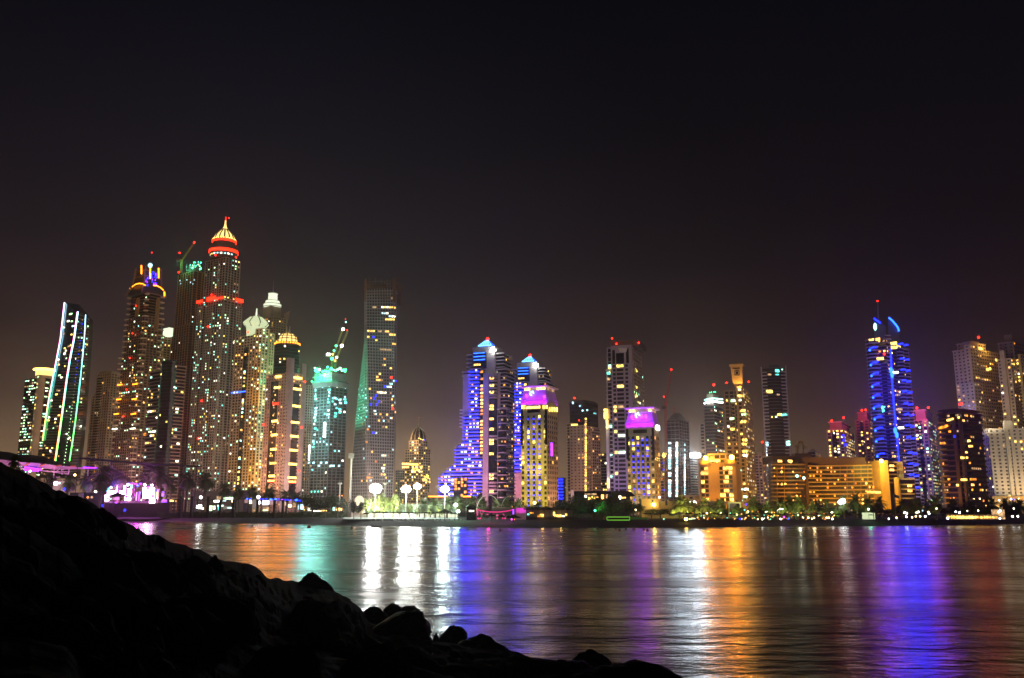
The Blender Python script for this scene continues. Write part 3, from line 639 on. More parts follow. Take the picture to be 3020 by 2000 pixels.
for q in range(8):
    a_ = pi / 8 + q * pi / 4; mb.tube([(cx + r * k_ * cos(a_), cyv + r * k_ * sin(a_), zz(y) + .3) for r, y in ((29, 968), (41, 957), (20, 938), (8, 934))], .7, 4)
t.mb('spire', 'lantern_pale').tube([(cx, cyv, zz(936)), (cx, cyv, zz(911))], [1.4, .6]); t.beacon(732, 980, 2, v=-3)
lamp('SPOT', t.wpos(W_ + 36, -30, 20), 300000, (1, .46, .03), 2, t.wpos(W_, 0, 80), 100); lamp('SPOT', t.wpos(W_ + 30, -26, z1 * .5), 200000, (1, .46, .03), 2, t.wpos(W_, 0, z1 * .85), 90)
lamp('POINT', t.wpos(W_ + 14, -14, z1 + 20), 20000, (1, .9, .6), 2); t.done()
# --- pink-grey tower with golden dome
t = Tower('tower', 'pink grey tower with lit lattice dome and rows of golden ledge lights', 777, 846, 893, 1270, 950, 36)
W_, L_ = t.W, t.L; z1 = t.zt(1100); z2 = t.zt(1030)
t.block(rect(0, W_, 0, L_), 0, z1, core='glass', wall='pink_render', fh=3.5, punch=True, bh=0, bw=4.2, ww=1.7, wh=1.7, lit=.09, pal='warm', roof=1)
cx, cyv = W_ * .56, L_ * .42; k_ = pxm(965); zz = lambda y: P(0, y, 965).z - GZ
t.block(oval(cx, cyv, 37 * k_, 37 * k_, 18), z1, zz(1022), core='glass_black', wall='steel_dark', fh=3.6, bh=.5, e=.3, bw=4, pw=0, lit=.07, pal='mix', cpart='glass_drum')
t.mb('cornice', 'cream_render').lathe(cx, cyv, [(35 * k_, zz(1022)), (36 * k_, zz(1016)), (33 * k_, zz(1010))], 24)
b = MB()
for k in range(28):
    q = 2 * pi * k / 28; b.ball((cx + cos(q) * 36 * k_, cyv + sin(q) * 36 * k_, zz(1014)), .9, 6, 4)
link('cornice_lamps', b.mesh('cornice_lamps', 'led_orange', True), t.root)
dp = [(29, 1010), (28, 1000), (25, 992), (18, 985), (8, 981), (2, 980)]
t.mb('dome', 'dome_gold').lathe(cx, cyv, [(r * k_, zz(y)) for r, y in dp], 20)
mb = t.mb('dome_lattice', 'brown_concrete')
for k in range(12):
    q = 2 * pi * (k + .5) / 12; mb.tube([(cx + cos(q) * (r * k_ + .2), cyv + sin(q) * (r * k_ + .2), zz(y)) for r, y in dp[:5]], .5, 4)
for r, y in dp[1:4]: mb.lathe(cx, cyv, [(r * k_ + .5, zz(y) - .4), (r * k_ + .5, zz(y) + .4)], 20)
for dx in (-2.6, 2.6): t.mb('spike', 'cream_render').tube([(cx + dx, cyv, zz(983)), (cx + dx, cyv, zz(961))], [1.0, .5])
t.mb('corner_pier', 'pale_concrete').prism(rect(W_ - 4.5, W_ + 1.2, -1.2, 5), 0, t.zt(1056))
t.mb('side_pier', 'pale_concrete').prism(rect(W_ - 1, W_ + 1, L_ * .80, L_ + .3), 0, t.zt(1066))
for i in range(58):
    t.wins.append((W_ - 3.2 + 2.8 * (i % 2), -1.25, 5 + (i // 2) * 3.9, 0, 1.2, 1.5, 'glass', False))
a_ = t.front(808, 1110).x; c_ = t.front(832, 1110).x; zb_ = t.zt(1120)
t.mb('recess', 'glass').box(a_ - 3.5, c_ - 5.2, -.5, 0, 14, zb_); q0 = L_ * .28; q1 = L_ * .66
t.mb('side_recess', 'glass').box(W_, W_ + .5, q0, q1, 14, t.zt(1130))
for x1, y1, m in ((820, 1111, 'led_yellow'), (817, 1143, 'led_yellow'), (812, 1191, 'led_red'), (810, 1242, 'led_yellow'), (808, 1283, 'led_yellow'), (806, 1325, 'led_yellow'), (805, 1366, 'lit_yellow'), (801, 1404, 'led_yellow')):
    p = t.front(x1, y1, -1); b = MB(); b.box(p.x - 4.6, p.x + 4.6, -1.3, -.6, p.z - 1.1, p.z + 1.1); link('ledge_light', b.mesh('ledge_light', m), t.root)
for x1, y1 in ((877, 1115), (875, 1148), (872, 1198), (868, 1246), (866, 1287), (864, 1328), (861, 1369), (859, 1409)):
    p = t.right(x1, y1); b = MB(); b.box(W_ + .6, W_ + 1.3, p.y - 5.5, p.y + 5.5, p.z - 1.1, p.z + 1.1); link('ledge_light', b.mesh('ledge_light', 'led_yellow'), t.root)
for i in range(30): t.win((a_ + c_) / 2 - 4 + random.uniform(-2.5, 2.5), -.6, random.uniform(16, zb_ - 4), 1.8, 1.6, random.choice(['lit_warm', 'lit_dim', 'lit_dim']))
def letters(root, txt, size, loc, rot, m, ext=.15, name='sign_letters'):
    cd = bpy.data.curves.new('txt', 'FONT'); cd.body = txt; cd.size = size; cd.extrude = ext; cd.align_x = 'CENTER'; cd.align_y = 'CENTER'; cd.materials.append(MATS[m])
    o = bpy.data.objects.new('txt', cd); C.objects.link(o); bpy.context.view_layer.update()
    me = bpy.data.meshes.new_from_object(o.evaluated_get(bpy.context.evaluated_depsgraph_get())); bpy.data.objects.remove(o)
    l = link(name, me, root, loc); l.rotation_euler = rot; return l
p = t.front(799, 1418, -1); q = t.right(860, 1421)
b = MB(); b.box(p.x - 5.6, p.x + 5.6, -.8, -.3, p.z - 1.5, p.z + 1.5); link('sign_board', b.mesh('sign_board', 'led_red'), t.root)
b = MB()
for i in range(9): x = p.x - 4.8 + i * 1.2; b.box(x - .4, x + .4, -1.0, -.85, p.z - .8, p.z + random.choice([.5, .9]))
link('sign_letters', b.mesh('sign_letters', 'led_yellow'), t.root)
b = MB(); b.box(W_ + .3, W_ + .8, q.y - 5, q.y + 5, q.z - 1.5, q.z + 1.5); link('sign_board', b.mesh('sign_board', 'led_red'), t.root)
b = MB()
for i in range(8): y = q.y - 4.4 + i * 1.25; b.box(W_ + .9, W_ + 1.1, y - .45, y + .45, q.z - .8, q.z + random.choice([.5, .9]))
link('sign_letters', b.mesh('sign_letters', 'led_yellow'), t.root)
p = t.front(797, 1450, -2); mb = t.mb('entrance_arch', 'cream_render')
for r in (5.6, 4.2, 2.8): mb.tube([(p.x + r * cos(k * pi / 10), -1.2 - (5.6 - r) * .15, p.z + 1.5 * r * sin(k * pi / 10)) for k in range(11)], .55, 5)
for px, py in ((899, 1126), (777, 1252), (890, 1260), (882, 1389)): t.beacon(px, py, 1.7, v=-2)
lamp('SPOT', t.wpos(W_ * .4, -16, 10), 22000, (1, .45, .15), 1, t.wpos(W_ * .4, 0, 24), 90)
lamp('SPOT', t.wpos(W_ * .3, -60, 20), 170000, (1, .42, .24), 3, t.wpos(W_ * .5, 0, 90), 110); lamp('SPOT', t.wpos(W_ + 50, L_ * .5 - 20, 14), 120000, (1, .60, .50), 3, t.wpos(W_, L_ * .5, 90), 110)
t.done()
# --- brown block behind
t = Tower('tower', 'plain brown rose tower squeezed between the golden-domed tower and the green-lit site', 884, 905, 930, 1250, 1230, 30)
t.block(rect(0, t.W, 0, t.L), 0, t.zt(1138), 'glass', 'pink_render', fh=3.8, bh=1.5, e=.2, bw=4.4, pw=1.7, lit=.05, pal='warm', ww=2, wh=1.6); t.done()
# --- green-lit construction tower
t = Tower('tower', 'unfinished tower wrapped in white green works lights with a floodlit roof deck', 922, 972, 1020, 1250, 1060, 38)
W_, L_ = t.W, t.L; z1 = t.zt(1135)
t.block(rect(0, W_, 0, L_), 0, z1, 'glass', 'dark_band', fh=3.7, bh=.8, e=.5, bw=6, pw=.9, lit=lambda z: .10 if z > 60 else .04, pal='frost', ww=3.2, wh=2.2)
t.mb('roof_ring', 'metal_grey').lathe(W_ * .5, L_ * .5, [(W_ * .66, z1 - 2), (W_ * .74, z1 + 3), (W_ * .70, z1 + 5)], 20)
t.mb('roof_block', 'pale_concrete').prism(rect(W_ * .2, W_ * .95, 2, L_ * .9), z1, t.zt(1098))
mb = t.mb('scaffold', 'metal_grey')
for i in range(14):
    q = random.random() * W_; mb.tube([(q, -1, z1), (q + random.uniform(-2, 2), -1, t.zt(1086) + random.uniform(-4, 6))], .35, 4)
mb.box(-2, W_ + 2, -2, -1, t.zt(1108), t.zt(1106)); mb.box(W_ * .1, W_ * 1.1, -2, -1, t.zt(1092), t.zt(1090.5))
t.mb('netting', 'lantern_jade').box(W_ * .62, W_ * 1.0, -.4, 0, t.zt(1112), t.zt(1098))
for px, py in ((929, 1086), (936, 1089), (943, 1090), (930, 1093), (937, 1096), (951, 1096), (957, 1094), (963, 1095), (970, 1095), (977, 1088), (984, 1091), (990, 1093), (996, 1090), (1003, 1087), (1008, 1093), (1014, 1092), (1020, 1090), (1018, 1096), (966, 1083), (920, 1125), (924, 1132), (950, 1108), (957, 1106)):
    p = t.front(px, py, -2); b = MB(); b.ball(p, random.uniform(1.1, 1.9), 6, 4); link('works_lamp', b.mesh('works_lamp', random.choice(['led_white', 'lit_cool', 'led_green', 'led_green']), True), t.root)
for px, y0, y1 in ((932, 1150, 1250), (972, 1150, 1232), (988, 1165, 1230), (1002, 1180, 1240), (1018, 1160, 1215), (928, 1255, 1330)):
    y = y0
    while y < y1:
        if random.random() < .72: t.wf(px + random.uniform(-3, 3), y, random.choice([2.5, 4, 5]), 2.4, random.choice(['lit_frost', 'lit_teal', 'lit_frost', 'lit_cool'])) if px < 975 else t.wr(px + random.uniform(-2, 2), y, 4, 2.4, random.choice(['lit_frost', 'lit_teal']))
        y += 9.1
for px in range(915, 1000, 12): t.wf(px + random.uniform(-4, 4), 1374 - random.choice([0, 9]), 4, 2.3, 'lit_frost')
p = t.front(957, 1268, -1); b = MB(); b.box(p.x - 1.4, p.x + 1.4, -1.4, -.7, p.z - 9, p.z + 9); link('hoist_light', b.mesh('hoist_light', 'led_white'), t.root)
p = t.front(912, 1335, -1); b = MB(); b.box(p.x - .6, p.x + .6, -1.4, -.7, p.z - 9, p.z + 9); link('hoist_light', b.mesh('hoist_light', 'led_white'), t.root)
t.beacon(897, 1392, 1, 'lit_warm'); t.beacon(897, 1413, 1, 'lit_warm')
for u in (.2, .6, .95): lamp('POINT', t.wpos(W_ * u, -9, z1 + 12), 30000, (.06, 1, .38), 2)
for u, zf, e in ((.3, .85, 50000), (.9, .8, 50000), (.3, .5, 26000), (.9, .5, 20000)): lamp('POINT', t.wpos(W_ * u, -24, z1 * zf), e, (.25, .95, .85), 2)
t.done()
crane('green crane on the green-lit site with white lamps up its steep jib', [(977, 1100), (980, 1055)], [(980, 1058), (1013, 965)], [(980, 1056), (966, 1045)], 1075, 'crane_yellow', .8,
      [(979, 1058, 'led_green', 2.0), (981, 1045, 'lit_yellow', 1.4), (985, 1034, 'led_green', 1.3), (991, 1020, 'led_green', 1.4), (1012, 971, 'led_white', 1.8), (1020, 950, 'lit_cool', 1.1), (1019, 941, 'beacon_red', .5), (966, 1045, 'led_white', 1.5), (971, 1045, 'led_white', 1.5)])
crane('second crane on the green-lit site, its thin jib pointing up to a small red light', [(988, 1098), (990, 1064)], [(990, 1064), (1026, 975)], [(990, 1064), (984, 1070)], 1078, 'crane_yellow', .9,
      [(993, 1054, 'led_white', 1.4), (988, 1064, 'lit_warm', 1.6), (1008, 1020, 'led_white', 2.0), (1024, 973, 'beacon_red', .6)])
# --- twisted tower
Dt = 1180
root = thing('twisted_tower', 'tall tower twisting a quarter turn, gridded with small windows, scaffold on top', 'tower', P(1110, 1450, Dt) * Vector((1, 1, 0)) + Vector((0, 0, GZ)) if False else Vector((P(1107, 1300, Dt).x, Dt, GZ)))
bx = root.location.x
mat('twist_wall', (.30, .31, .36)); mat('twist_glass', (.03, .035, .045), .2)
H = P(1130, 862, Dt).z - GZ; NF = 72; Sw, Sd = 42.0, 42.0
def tw(f, e=0, ch=3.4):
    ang = radians(-4 + 58 * (1 - f)); hw, hd = Sw / 2 + e, Sd / 2 + e; pts = []
    for x, y in ((-hw + ch, -hd), (hw - ch, -hd), (hw, -hd + ch), (hw, hd - ch), (hw - ch, hd), (-hw + ch, hd), (-hw, hd - ch), (-hw, -hd + ch)):
        pts.append((x * cos(ang) - y * sin(ang) + 8.5 * (f - .45), x * sin(ang) + y * cos(ang)))
    return pts
b = MB(); b.loft([[(x, y, H * k / NF) for x, y in tw(k / NF)] for k in range(NF + 1)]); link('glazing', b.mesh('glazing', 'twist_glass'), root)
b = MB()
for k in range(NF): b.prism(tw(k / NF, .45), H * k / NF, H * k / NF + 1.35, top=tw((k + .3) / NF, .45))
link('floor_bands', b.mesh('floor_bands', 'twist_wall'), root)
b = MB(); fwin = []
for e_ in range(8):
    n_ = 10 if e_ in (0, 2, 4, 6) else 2
    for j in range(n_ + 1):
        ringA = []
        for k in range(0, NF + 1, 2):
            q = tw(k / NF, .38); a_, c_ = Vector(q[e_]), Vector(q[(e_ + 1) % 8]); d = (c_ - a_).normalized(); pnt = a_.lerp(c_, j / n_); nn = Vector((d.y, -d.x)); h = .55
            ringA.append([(*(pnt - d * h), H * k / NF), (*(pnt + d * h), H * k / NF), (*(pnt + d * h - nn * .6), H * k / NF), (*(pnt - d * h - nn * .6), H * k / NF)])
        b.loft(ringA)
link('piers', b.mesh('piers', 'twist_wall'), root)
def twin(px, py, m, wd=2.6, wh=2.1):
    # find the face point seen at this photo position
    r = ray(px, py); best = None
    z = HC + r.z / r.y * Dt - GZ
    for _ in range(2):
        q = tw(max(0, min(1, z / H)), .5)
        for e_ in range(8):
            a_, c_ = Vector(q[e_]), Vector(q[(e_ + 1) % 8]); d = c_ - a_; nn = Vector((d.y, -d.x)).normalized()
            A = Vector((bx + a_.x, Dt + a_.y)); rd = Vector((r.x, r.y))
            den = rd.dot(nn)
            if den >= 0: continue
            tt_ = A.dot(nn) / den; hit = rd * tt_; u = (hit - A).dot(d) / d.length_squared
            if -.02 <= u <= 1.02: best = (hit.x - bx, hit.y - Dt, math.atan2(d.y, d.x), tt_, u, e_)
        if not best: return
        z = HC + r.z * best[3] - GZ
    fh_ = H / NF; z = (math.floor(z / fh_) + .68) * fh_
    link('lit_window', winmesh(wd, wh, m), root, (best[0], best[1], z), best[2])
for x0, y0, n_, st, ms in ((1128, 908, 6, 7.2, ['lit_warm', 'lit_white']), (1128, 929, 6, 7.2, ['lit_white', 'lit_frost']), (1139, 941, 4, 7.2, ['lit_warm', 'lit_yellow']), (1086, 981, 3, 8, ['lit_warm']), (1117, 981, 2, 6, ['lit_dim']),
                        (1138, 983, 5, 6.5, ['lit_warm', 'lit_orange']), (1157, 877, 2, 6, ['lit_dim', 'lit_green']), (1102, 909, 2, 5, ['lit_dim']), (1123, 1032, 5, 7, ['lit_warm', 'lit_dim']), (1160, 1018, 2, 6, ['lit_warm']),
                        (1112, 1124, 3, 7, ['lit_warm', 'lit_dim']), (1114, 1160, 5, 5.5, ['lit_warm', 'lit_white']), (1143, 1140, 2, 9, ['lit_frost', 'lit_white']), (1127, 1378, 2, 6, ['lit_warm', 'lit_white']), (1124, 1405, 4, 5, ['lit_warm', 'lit_dim']), (1127, 1343, 3, 5, ['lit_warm', 'lit_frost'])):
    for k in range(n_): twin(x0 + k * st, y0 + k * .5, random.choice(ms))
for px, py, m in ((1086, 997, 'lit_warm'), (1101, 997, 'lit_blue'), (1110, 1004, 'lit_warm'), (1134, 1082, 'lit_yellow'), (1120, 1107, 'lit_yellow'), (1094, 1191, 'lit_blue'), (1103, 1181, 'lit_blue'), (1109, 1172, 'lit_blue'), (1117, 1191, 'lit_blue'), (1136, 1145, 'lit_blue'),
                  (1168, 1122, 'lit_blue'), (1155, 1134, 'lit_cool'), (1149, 1142, 'lit_cool'), (1101, 1277, 'lit_blue'), (1111, 1193, 'lit_blue'), (1153, 1085, 'lit_warm'), (1154, 1118, 'beacon_red'), (1158, 1206, 'beacon_red'), (1166, 1217, 'lit_warm'), (1109, 1219, 'lit_frost'), (1106, 1218, 'lit_frost')): twin(px, py, m)
for i in range(55): twin(random.uniform(1062, 1166), random.uniform(1040, 1440), random.choice(['lit_dim', 'lit_dim', 'lit_warm', 'lit_orange', 'lit_frost']))
for i in range(26): twin(random.uniform(1055, 1083), random.uniform(1140, 1240), random.choice(['lit_teal', 'lit_frost']), 1.8, 1.4)
b = MB(); tp = tw(1, .6)
for e_ in range(8):
    a_, c_ = Vector(tp[e_]), Vector(tp[(e_ + 1) % 8])
    for j in range(9):
        q = a_.lerp(c_, j / 9); b.tube([(q.x, q.y, H - 18), (q.x, q.y, H + random.uniform(6, 17))], .3, 4)
    for zz_ in (H + 2, H + 6, H + 10, H - 6, H - 12): b.tube([(a_.x, a_.y, zz_), (c_.x, c_.y, zz_)], .3, 4)
link('scaffold', b.mesh('scaffold', 'rust_concrete'), root)
b = MB(); b.box(-8, 8, -6, 8, H, H + 11); link('roof_core', b.mesh('roof_core', 'dark_concrete'), root)
lamp('SPOT', (bx - 110, Dt - 60, 120), 900000, (.06, 1, .42), 3, (bx - 20, Dt, 165), 62)
# --- yellow-lit domed tower
t = Tower('tower', 'distant tower with ribbed glass dome and a bright yellow lit band halfway up', 1194, 1234, 1268, 1380, 1330, 38)
W_, L_ = t.W, t.L; z1 = t.zt(1325); z2 = t.zt(1300)
t.block(rect(0, W_, 0, L_), 0, z1, 'glass', 'sand_render', fh=4, bh=1.4, e=.5, bw=5, pw=1.2, lit=.15, pal='gold')
t.block(rect(W_ * .2, W_ * .9, L_ * .1, L_ * .85), z1, z2, 'glass', 'sand_render', fh=4, bh=1.4, e=.5, bw=5, pw=1.4, lit=.2, pal='mix')
cx, cyv = W_ * .55, L_ * .47; k_ = pxm(1350); zz = lambda y: P(0, y, 1350).z - GZ; dp = [(22, 1298), (21, 1288), (17, 1276), (10, 1266), (3, 1260)]
t.mb('dome', 'glass_brown').lathe(cx, cyv, [(r * k_, zz(y)) for r, y in dp], 16)
for k in range(10):
    q = 2 * pi * k / 10; t.mb('dome_rib', 'sand_render').tube([(cx + cos(q) * (r * k_ + .4), cyv + sin(q) * (r * k_ + .4), zz(y)) for r, y in dp], .7, 4)
t.mb('spire', 'sand_render').tube([(cx, cyv, zz(1262)), (cx, cyv, zz(1236))], [1, .3]); t.beacon(1236, 1232, 1.0, 'lit_orange', v=cyv)
for px, py in ((1235, 1293), (1241, 1295), (1247, 1297)): t.beacon(px, py, 1.3, 'led_yellow', v=0)
t.beacon(1251, 1297, 1.3, 'lit_blue', v=0)
for k in range(9): t.wf(1189 + k * 5.4, 1368 + k * .3, 2.4, 2.6, 'led_yellow')
for k in range(4): t.wf(1189 + k * 5.2, 1378, 2.4, 2.2, 'led_yellow')
for px, py in ((1219, 1378), (1219, 1386), (1229, 1378), (1232, 1386), (1237, 1388), (1216, 1390), (1224, 1391), (1243, 1380)): t.wf(px, py, 2.4, 3, 'led_yellow')
for i in range(18): t.wr(random.uniform(1240, 1266), random.uniform(1400, 1425), 2.4, 2, 'lit_yellow')
lamp('POINT', t.wpos(W_ * .6, -12, z1 + 14), 26000, (1, .62, .25), 2); t.done()
t = Tower('building', 'faint grey block low in the haze beside the yellow-banded tower', 1166, 1192, 1204, 1440, 1500, 30, cat='building')
t.block(rect(0, t.W, 0, t.L), 0, t.zt(1388), 'glass', 'concrete', fh=4, bh=1.5, e=.3, bw=5, pw=1.4, lit=.12, pal='warm'); t.done()
# --- stepped towers with blue lit terraces
def terrace_tower(label, D, S, ex, flip_lamp, full):
    """S maps the photo measurements of the first tower; built face on with a slight turn"""
    xl, xc, xr = S(1361), S(1416), S(1490)
    t = Tower('terraced_tower', label, xl, xc, xr, 1300, D, 22, L=34, cat='tower', group=None)
    X = lambda px, y=1300: t.front(S(px), Y(y)).x
    Y = lambda y: ex(y)
    Z = lambda y: t.zt(Y(y))
    W_ = t.W; base = t.mb('wall', 'lilac_render')
    xw0, xb0, xb1 = X(1361), X(1384), X(1418)
    zs = Z(1100)
    base.prism(rect(xw0, xb1 + 20, 2.0, 30), 0, zs); t.mb('top_wall', 'lilac_render').prism(rect(X(1390, 1040), X(1456, 1040), 3, 24), zs, Z(1022))
    # small balconies on the pale left wall edge
    eb = lambda *q: (lambda b_: (b_.box(*q), link('end_balcony', b_.mesh('end_balcony', 'pale_concrete'), t.root)))(MB())
    for y in (1208, 1218, 1228, 1238, 1248, 1258): eb(xw0 - 3, xw0 + 2, 1, 12, Z(y), Z(y) + 1.3)
    for x0, x1, y0, y1 in ((1363, 1375, 1095, 1110), (1376, 1386, 1045, 1095)):
        t.mb('step_block', 'dark_band').prism(rect(X(x0, y0), X(x1, y0), 3, 20), Z(1305), Z(y0))
        for y in range(y0, y1, 12): eb(X(x0, y) - 1, X(x1, y) + 1, 1.8, 10, Z(y), Z(y) + 1.2)
    # blue terraces: one slab with its light line per floor, stepping out to the left lower down
    glassb = t.mb('terrace_glass', 'glass_blue')
    ledge = t.mb('terrace_slab', 'lilac_render'); n_ = 0
    steps = [(1085, 1385), (1222, 1368), (1303, 1356), (1311, 1343), (1364, 1332), (1374, 1319), (1384, 1307), (1394, 1295)]
    y = 1086.0
    zprev = None
    while y < 1462:
        xa = [s_ for yy, s_ in steps if yy <= y + 1][-1]; zc = Z(y); x0 = X(xa, y); x1 = X(1417 if y < 1345 else 1426, y)
        ledge.box(x0 - .3, x1, -1.4, 2.1, zc - .9, zc)
        fhh = zc - Z(y + 10.45)
        glassb.box(x0 + .5, x1 - .4, .8, 2.15, zc - fhh + .01, zc - .92)
        if full or xa > 1340:
            m = 'led_blue' if y < 1420 else 'lit_blue'
            b = MB(); b.box(x0, x1 - 1.2, -1.75, -1.5, zc - fhh + .1, zc - fhh + .75); link('terrace_light', b.mesh('terrace_light', m), t.root)
        x = x0 + 3
        while x < x1 - 3:
            if random.random() < .42: t.wins.append((x, .6, zc - fhh * .52, 0, random.choice([1.8, 2.6]), 1.5, random.choice(['lit_warm', 'lit_orange', 'lit_yellow', 'lit_white', 'lit_orange', 'lit_frost']), True))
            x += 4.1
        y += 10.45
    for xa, xb_, y0_ in ((1295, 1361, 1394), (1320, 1361, 1374), (1343, 1361, 1311)): base.prism(rect(X(xa, y0_), X(xb_, y0_), 2.2, 28), 0, Z(y0_))
    if full:
        t.mb('dark_bay', 'glass_black').box(X(1341, 1430), X(1381, 1430), -2.4, 0, 0, Z(1408))
        for r_ in range(6):
            for c_ in range(4):
                if random.random() < .55: t.wins.append((X(1347 + c_ * 9.5, 1430), -2.5, Z(1413 + r_ * 9.5), 0, 2.6, 2.4, 'lit_orange', True))
    for y in (1041, 1051, 1061):
        b = MB(); b.box(X(1397, y), X(1430, y), -.2, .3, Z(y) - .4, Z(y) + .4); link('crown_light', b.mesh('crown_light', 'led_cyan'), t.root)
    t.mb('crown_bay', 'glass_blue').box(X(1396, 1050), X(1432, 1050), .4, 3.1, Z(1086), Z(1038))
    for x in (1400, 1407, 1414): t.wins.append((X(x, 1074), .3, Z(1075), 0, 2.2, 1.8, 'lit_warm', True))
    # dark slot, white pier, curved glass bay
    t.mb('slot_glass', 'glass_black').box(X(1417, 1200), X(1426, 1200), -.2, 2.1, Z(1345), Z(1092))
    for k in range(24):
        if random.random() < .8: t.wins.append((X(1421, 1200), -.3, Z(1097 + k * 10.4), 0, 2.8, 2.2, random.choice(['lit_warm', 'lit_orange', 'lit_yellow']), True))
    t.mb('main_pier', 'lilac_render').box(X(1427, 1200), X(1443, 1200), -2.2, 3, 0, Z(1103))
    bxx = X(1454, 1200); r1 = (X(1466, 1200) - X(1443, 1200)) / 2
    t.mb('glass_bay', 'glass_black').lathe(bxx, 1, [(r1 * .98, 0), (r1 * .98, Z(1110))], 18)
    for y in [1110, 1117, 1126, 1136, 1147, 1157, 1167, 1175, 1288, 1296, 1398, 1410, 1424, 1434, 1444, 1455]: b = MB(); b.lathe(bxx, 1, [(r1 * 1.08, Z(y) - 1.1), (r1 * 1.08, Z(y) + .8)], 18); link('bay_ring', b.mesh('bay_ring', 'lilac_render'), t.root)
    for y in (1119, 1140, 1160, 1200, 1209, 1238, 1268, 1300, 1310, 1340, 1402, 1412, 1450):
        t.wins.append((bxx, 1 - r1 * 1.0 - .1, Z(y), 0, 4.6, 2.4, random.choice(['lit_yellow', 'lit_warm']), True))
    # balcony wing behind to the right
    xw, xv = X(1463, 1200), X(1492, 1200)
    t.block(rect(X(1455, 1060), X(1478, 1060), 6, 26), 0, Z(1045), 'glass_black', 'lilac_render', fh=3.6, bh=.9, e=1.2, bw=5, pw=0, lit=.05, pal='warm', cpart='wing_glass', wpart='wing_slabs')
    t.block(rect(xw, X(1489, 1100), 4, 26), 0, Z(1093), 'glass_black', 'lilac_render', fh=3.6, bh=.9, e=1.1, bw=4.5, pw=0, lit=.16, pal='amber', cpart='wing_glass', wpart='wing_slabs')
    t.block(oval(X(1478, 1240), 6, (xv - xw) / 2, 7, 12), 0, Z(1210), 'glass_black', 'lilac_render', fh=7.2, bh=1.0, e=.9, bw=4.5, pw=0, lit=.16, pal='amber', cpart='wing_glass', wpart='wing_slabs')
    # pyramid crown
    x0, x1 = X(1407, 1018), X(1446, 1018); cx = (x0 + x1) / 2; h_ = (x1 - x0) / 2; cyv = 10; zb_, za = Z(1019), Z(996)
    t.mb('crown_base', 'lilac_render').prism(rect(cx - h_ * .75, cx + h_ * .75, cyv - h_ * .75, cyv + h_ * .75), Z(1022), zb_)
    glow('pyramid_glow', (.012, .10, 1), 2.6) if 'pyramid_glow' not in MATS else 0
    t.mb('crown_pyramid', 'pyramid_glow').add([(cx - h_, cyv - h_, zb_), (cx + h_, cyv - h_, zb_), (cx + h_, cyv + h_, zb_), (cx - h_, cyv + h_, zb_), (cx, cyv, za)], [(0, 1, 4), (1, 2, 4), (2, 3, 4), (3, 0, 4), (3, 2, 1, 0)])
    glow('pyramid_rib', (.15, .5, 1), 4) if 'pyramid_rib' not in MATS else 0; mb = t.mb('pyramid_edge', 'pyramid_rib')
    for k in range(-3, 4): mb.tube([(cx + h_ * k / 3, cyv - h_ - .2, zb_), (cx + h_ * k / 12, cyv - h_ * .25, zb_ + (za - zb_) * .75)], .32, 4)
    mb.tube([(cx - h_, cyv - h_ - .3, zb_), (cx + h_, cyv - h_ - .3, zb_)], .45, 4)
    t.mb('antenna', 'steel_dark').tube([(cx, cyv, za), (cx, cyv, Z(966))], [.4, .15]); b = MB(); b.ball((cx, cyv, za), 1.7); link('beacon_light', b.mesh('beacon_light', 'beacon_red', True), t.root)
    p = t.front(S(1459), Y(1033), 6); b = MB(); b.ball((0, 0, 0), 1.7, 8, 6, 1.9); link('roof_lamp', b.mesh('roof_lamp', 'led_white', True), t.root, p)
    lamp('POINT', t.wpos(p.x, 1.5, p.z), 9000, (.95, 1, .8), 2)
    lamp('POINT', t.wpos(X(1408, 1100), -16, Z(1140)), 8000, (.06, .08, 1), 2)
    lamp('POINT', t.wpos(X(1370, 1250), -22, Z(1240)), 8000, (.06, .08, 1), 2)
    return t
t = terrace_tower('nearer blue terraced tower with lit pyramid roof, widening in steps towards its foot', 900, lambda x: x, lambda y: y, 0, True)
lamp('SPOT', t.wpos(t.W + 15, -70, 4), 300000, (1, .36, .48), 3, t.wpos(t.W + 8, 0, 40), 80)
lamp('SPOT', t.wpos(t.W - 30, -80, 6), 100000, (.42, .30, 1), 3, t.wpos(t.W - 26, 0, 90), 90)
t.done()
t = terrace_tower('second blue terraced tower with lit pyramid roof, half hidden by the yellow hotel tower', 1010, lambda x: 1555 + (x - 1427) * .90, lambda y: 1045 + (y - 996) * .89, 0, False)
t.mb('podium_wall', 'lilac_render').box(t.front(1490, 1400).x, t.front(1545, 1400).x, -3, 2, 0, t.zt(1395))
mb = t.mb('podium_terrace', 'lilac_render')
for i, (x0, y) in enumerate([(1484, 1324), (1487, 1335), (1489, 1346), (1492, 1357), (1494, 1368), (1503, 1380), (1514, 1391)]):
    a_ = t.front(x0, y).x; c_ = t.front(1545, y).x; z = t.zt(y); mb.box(a_, c_, -4, 1.8, z - .8, z)
    b = MB(); b.box(a_ + 1, c_ - 1, -4.4, -4.1, z - .2, z + .5); link('terrace_light', b.mesh('terrace_light', 'led_blue'), t.root)
lamp('SPOT', t.wpos(t.W - 12, -70, 3), 330000, (1, .30, .38), 3, t.wpos(t.W - 14, 0, 30), 80)
t.done()
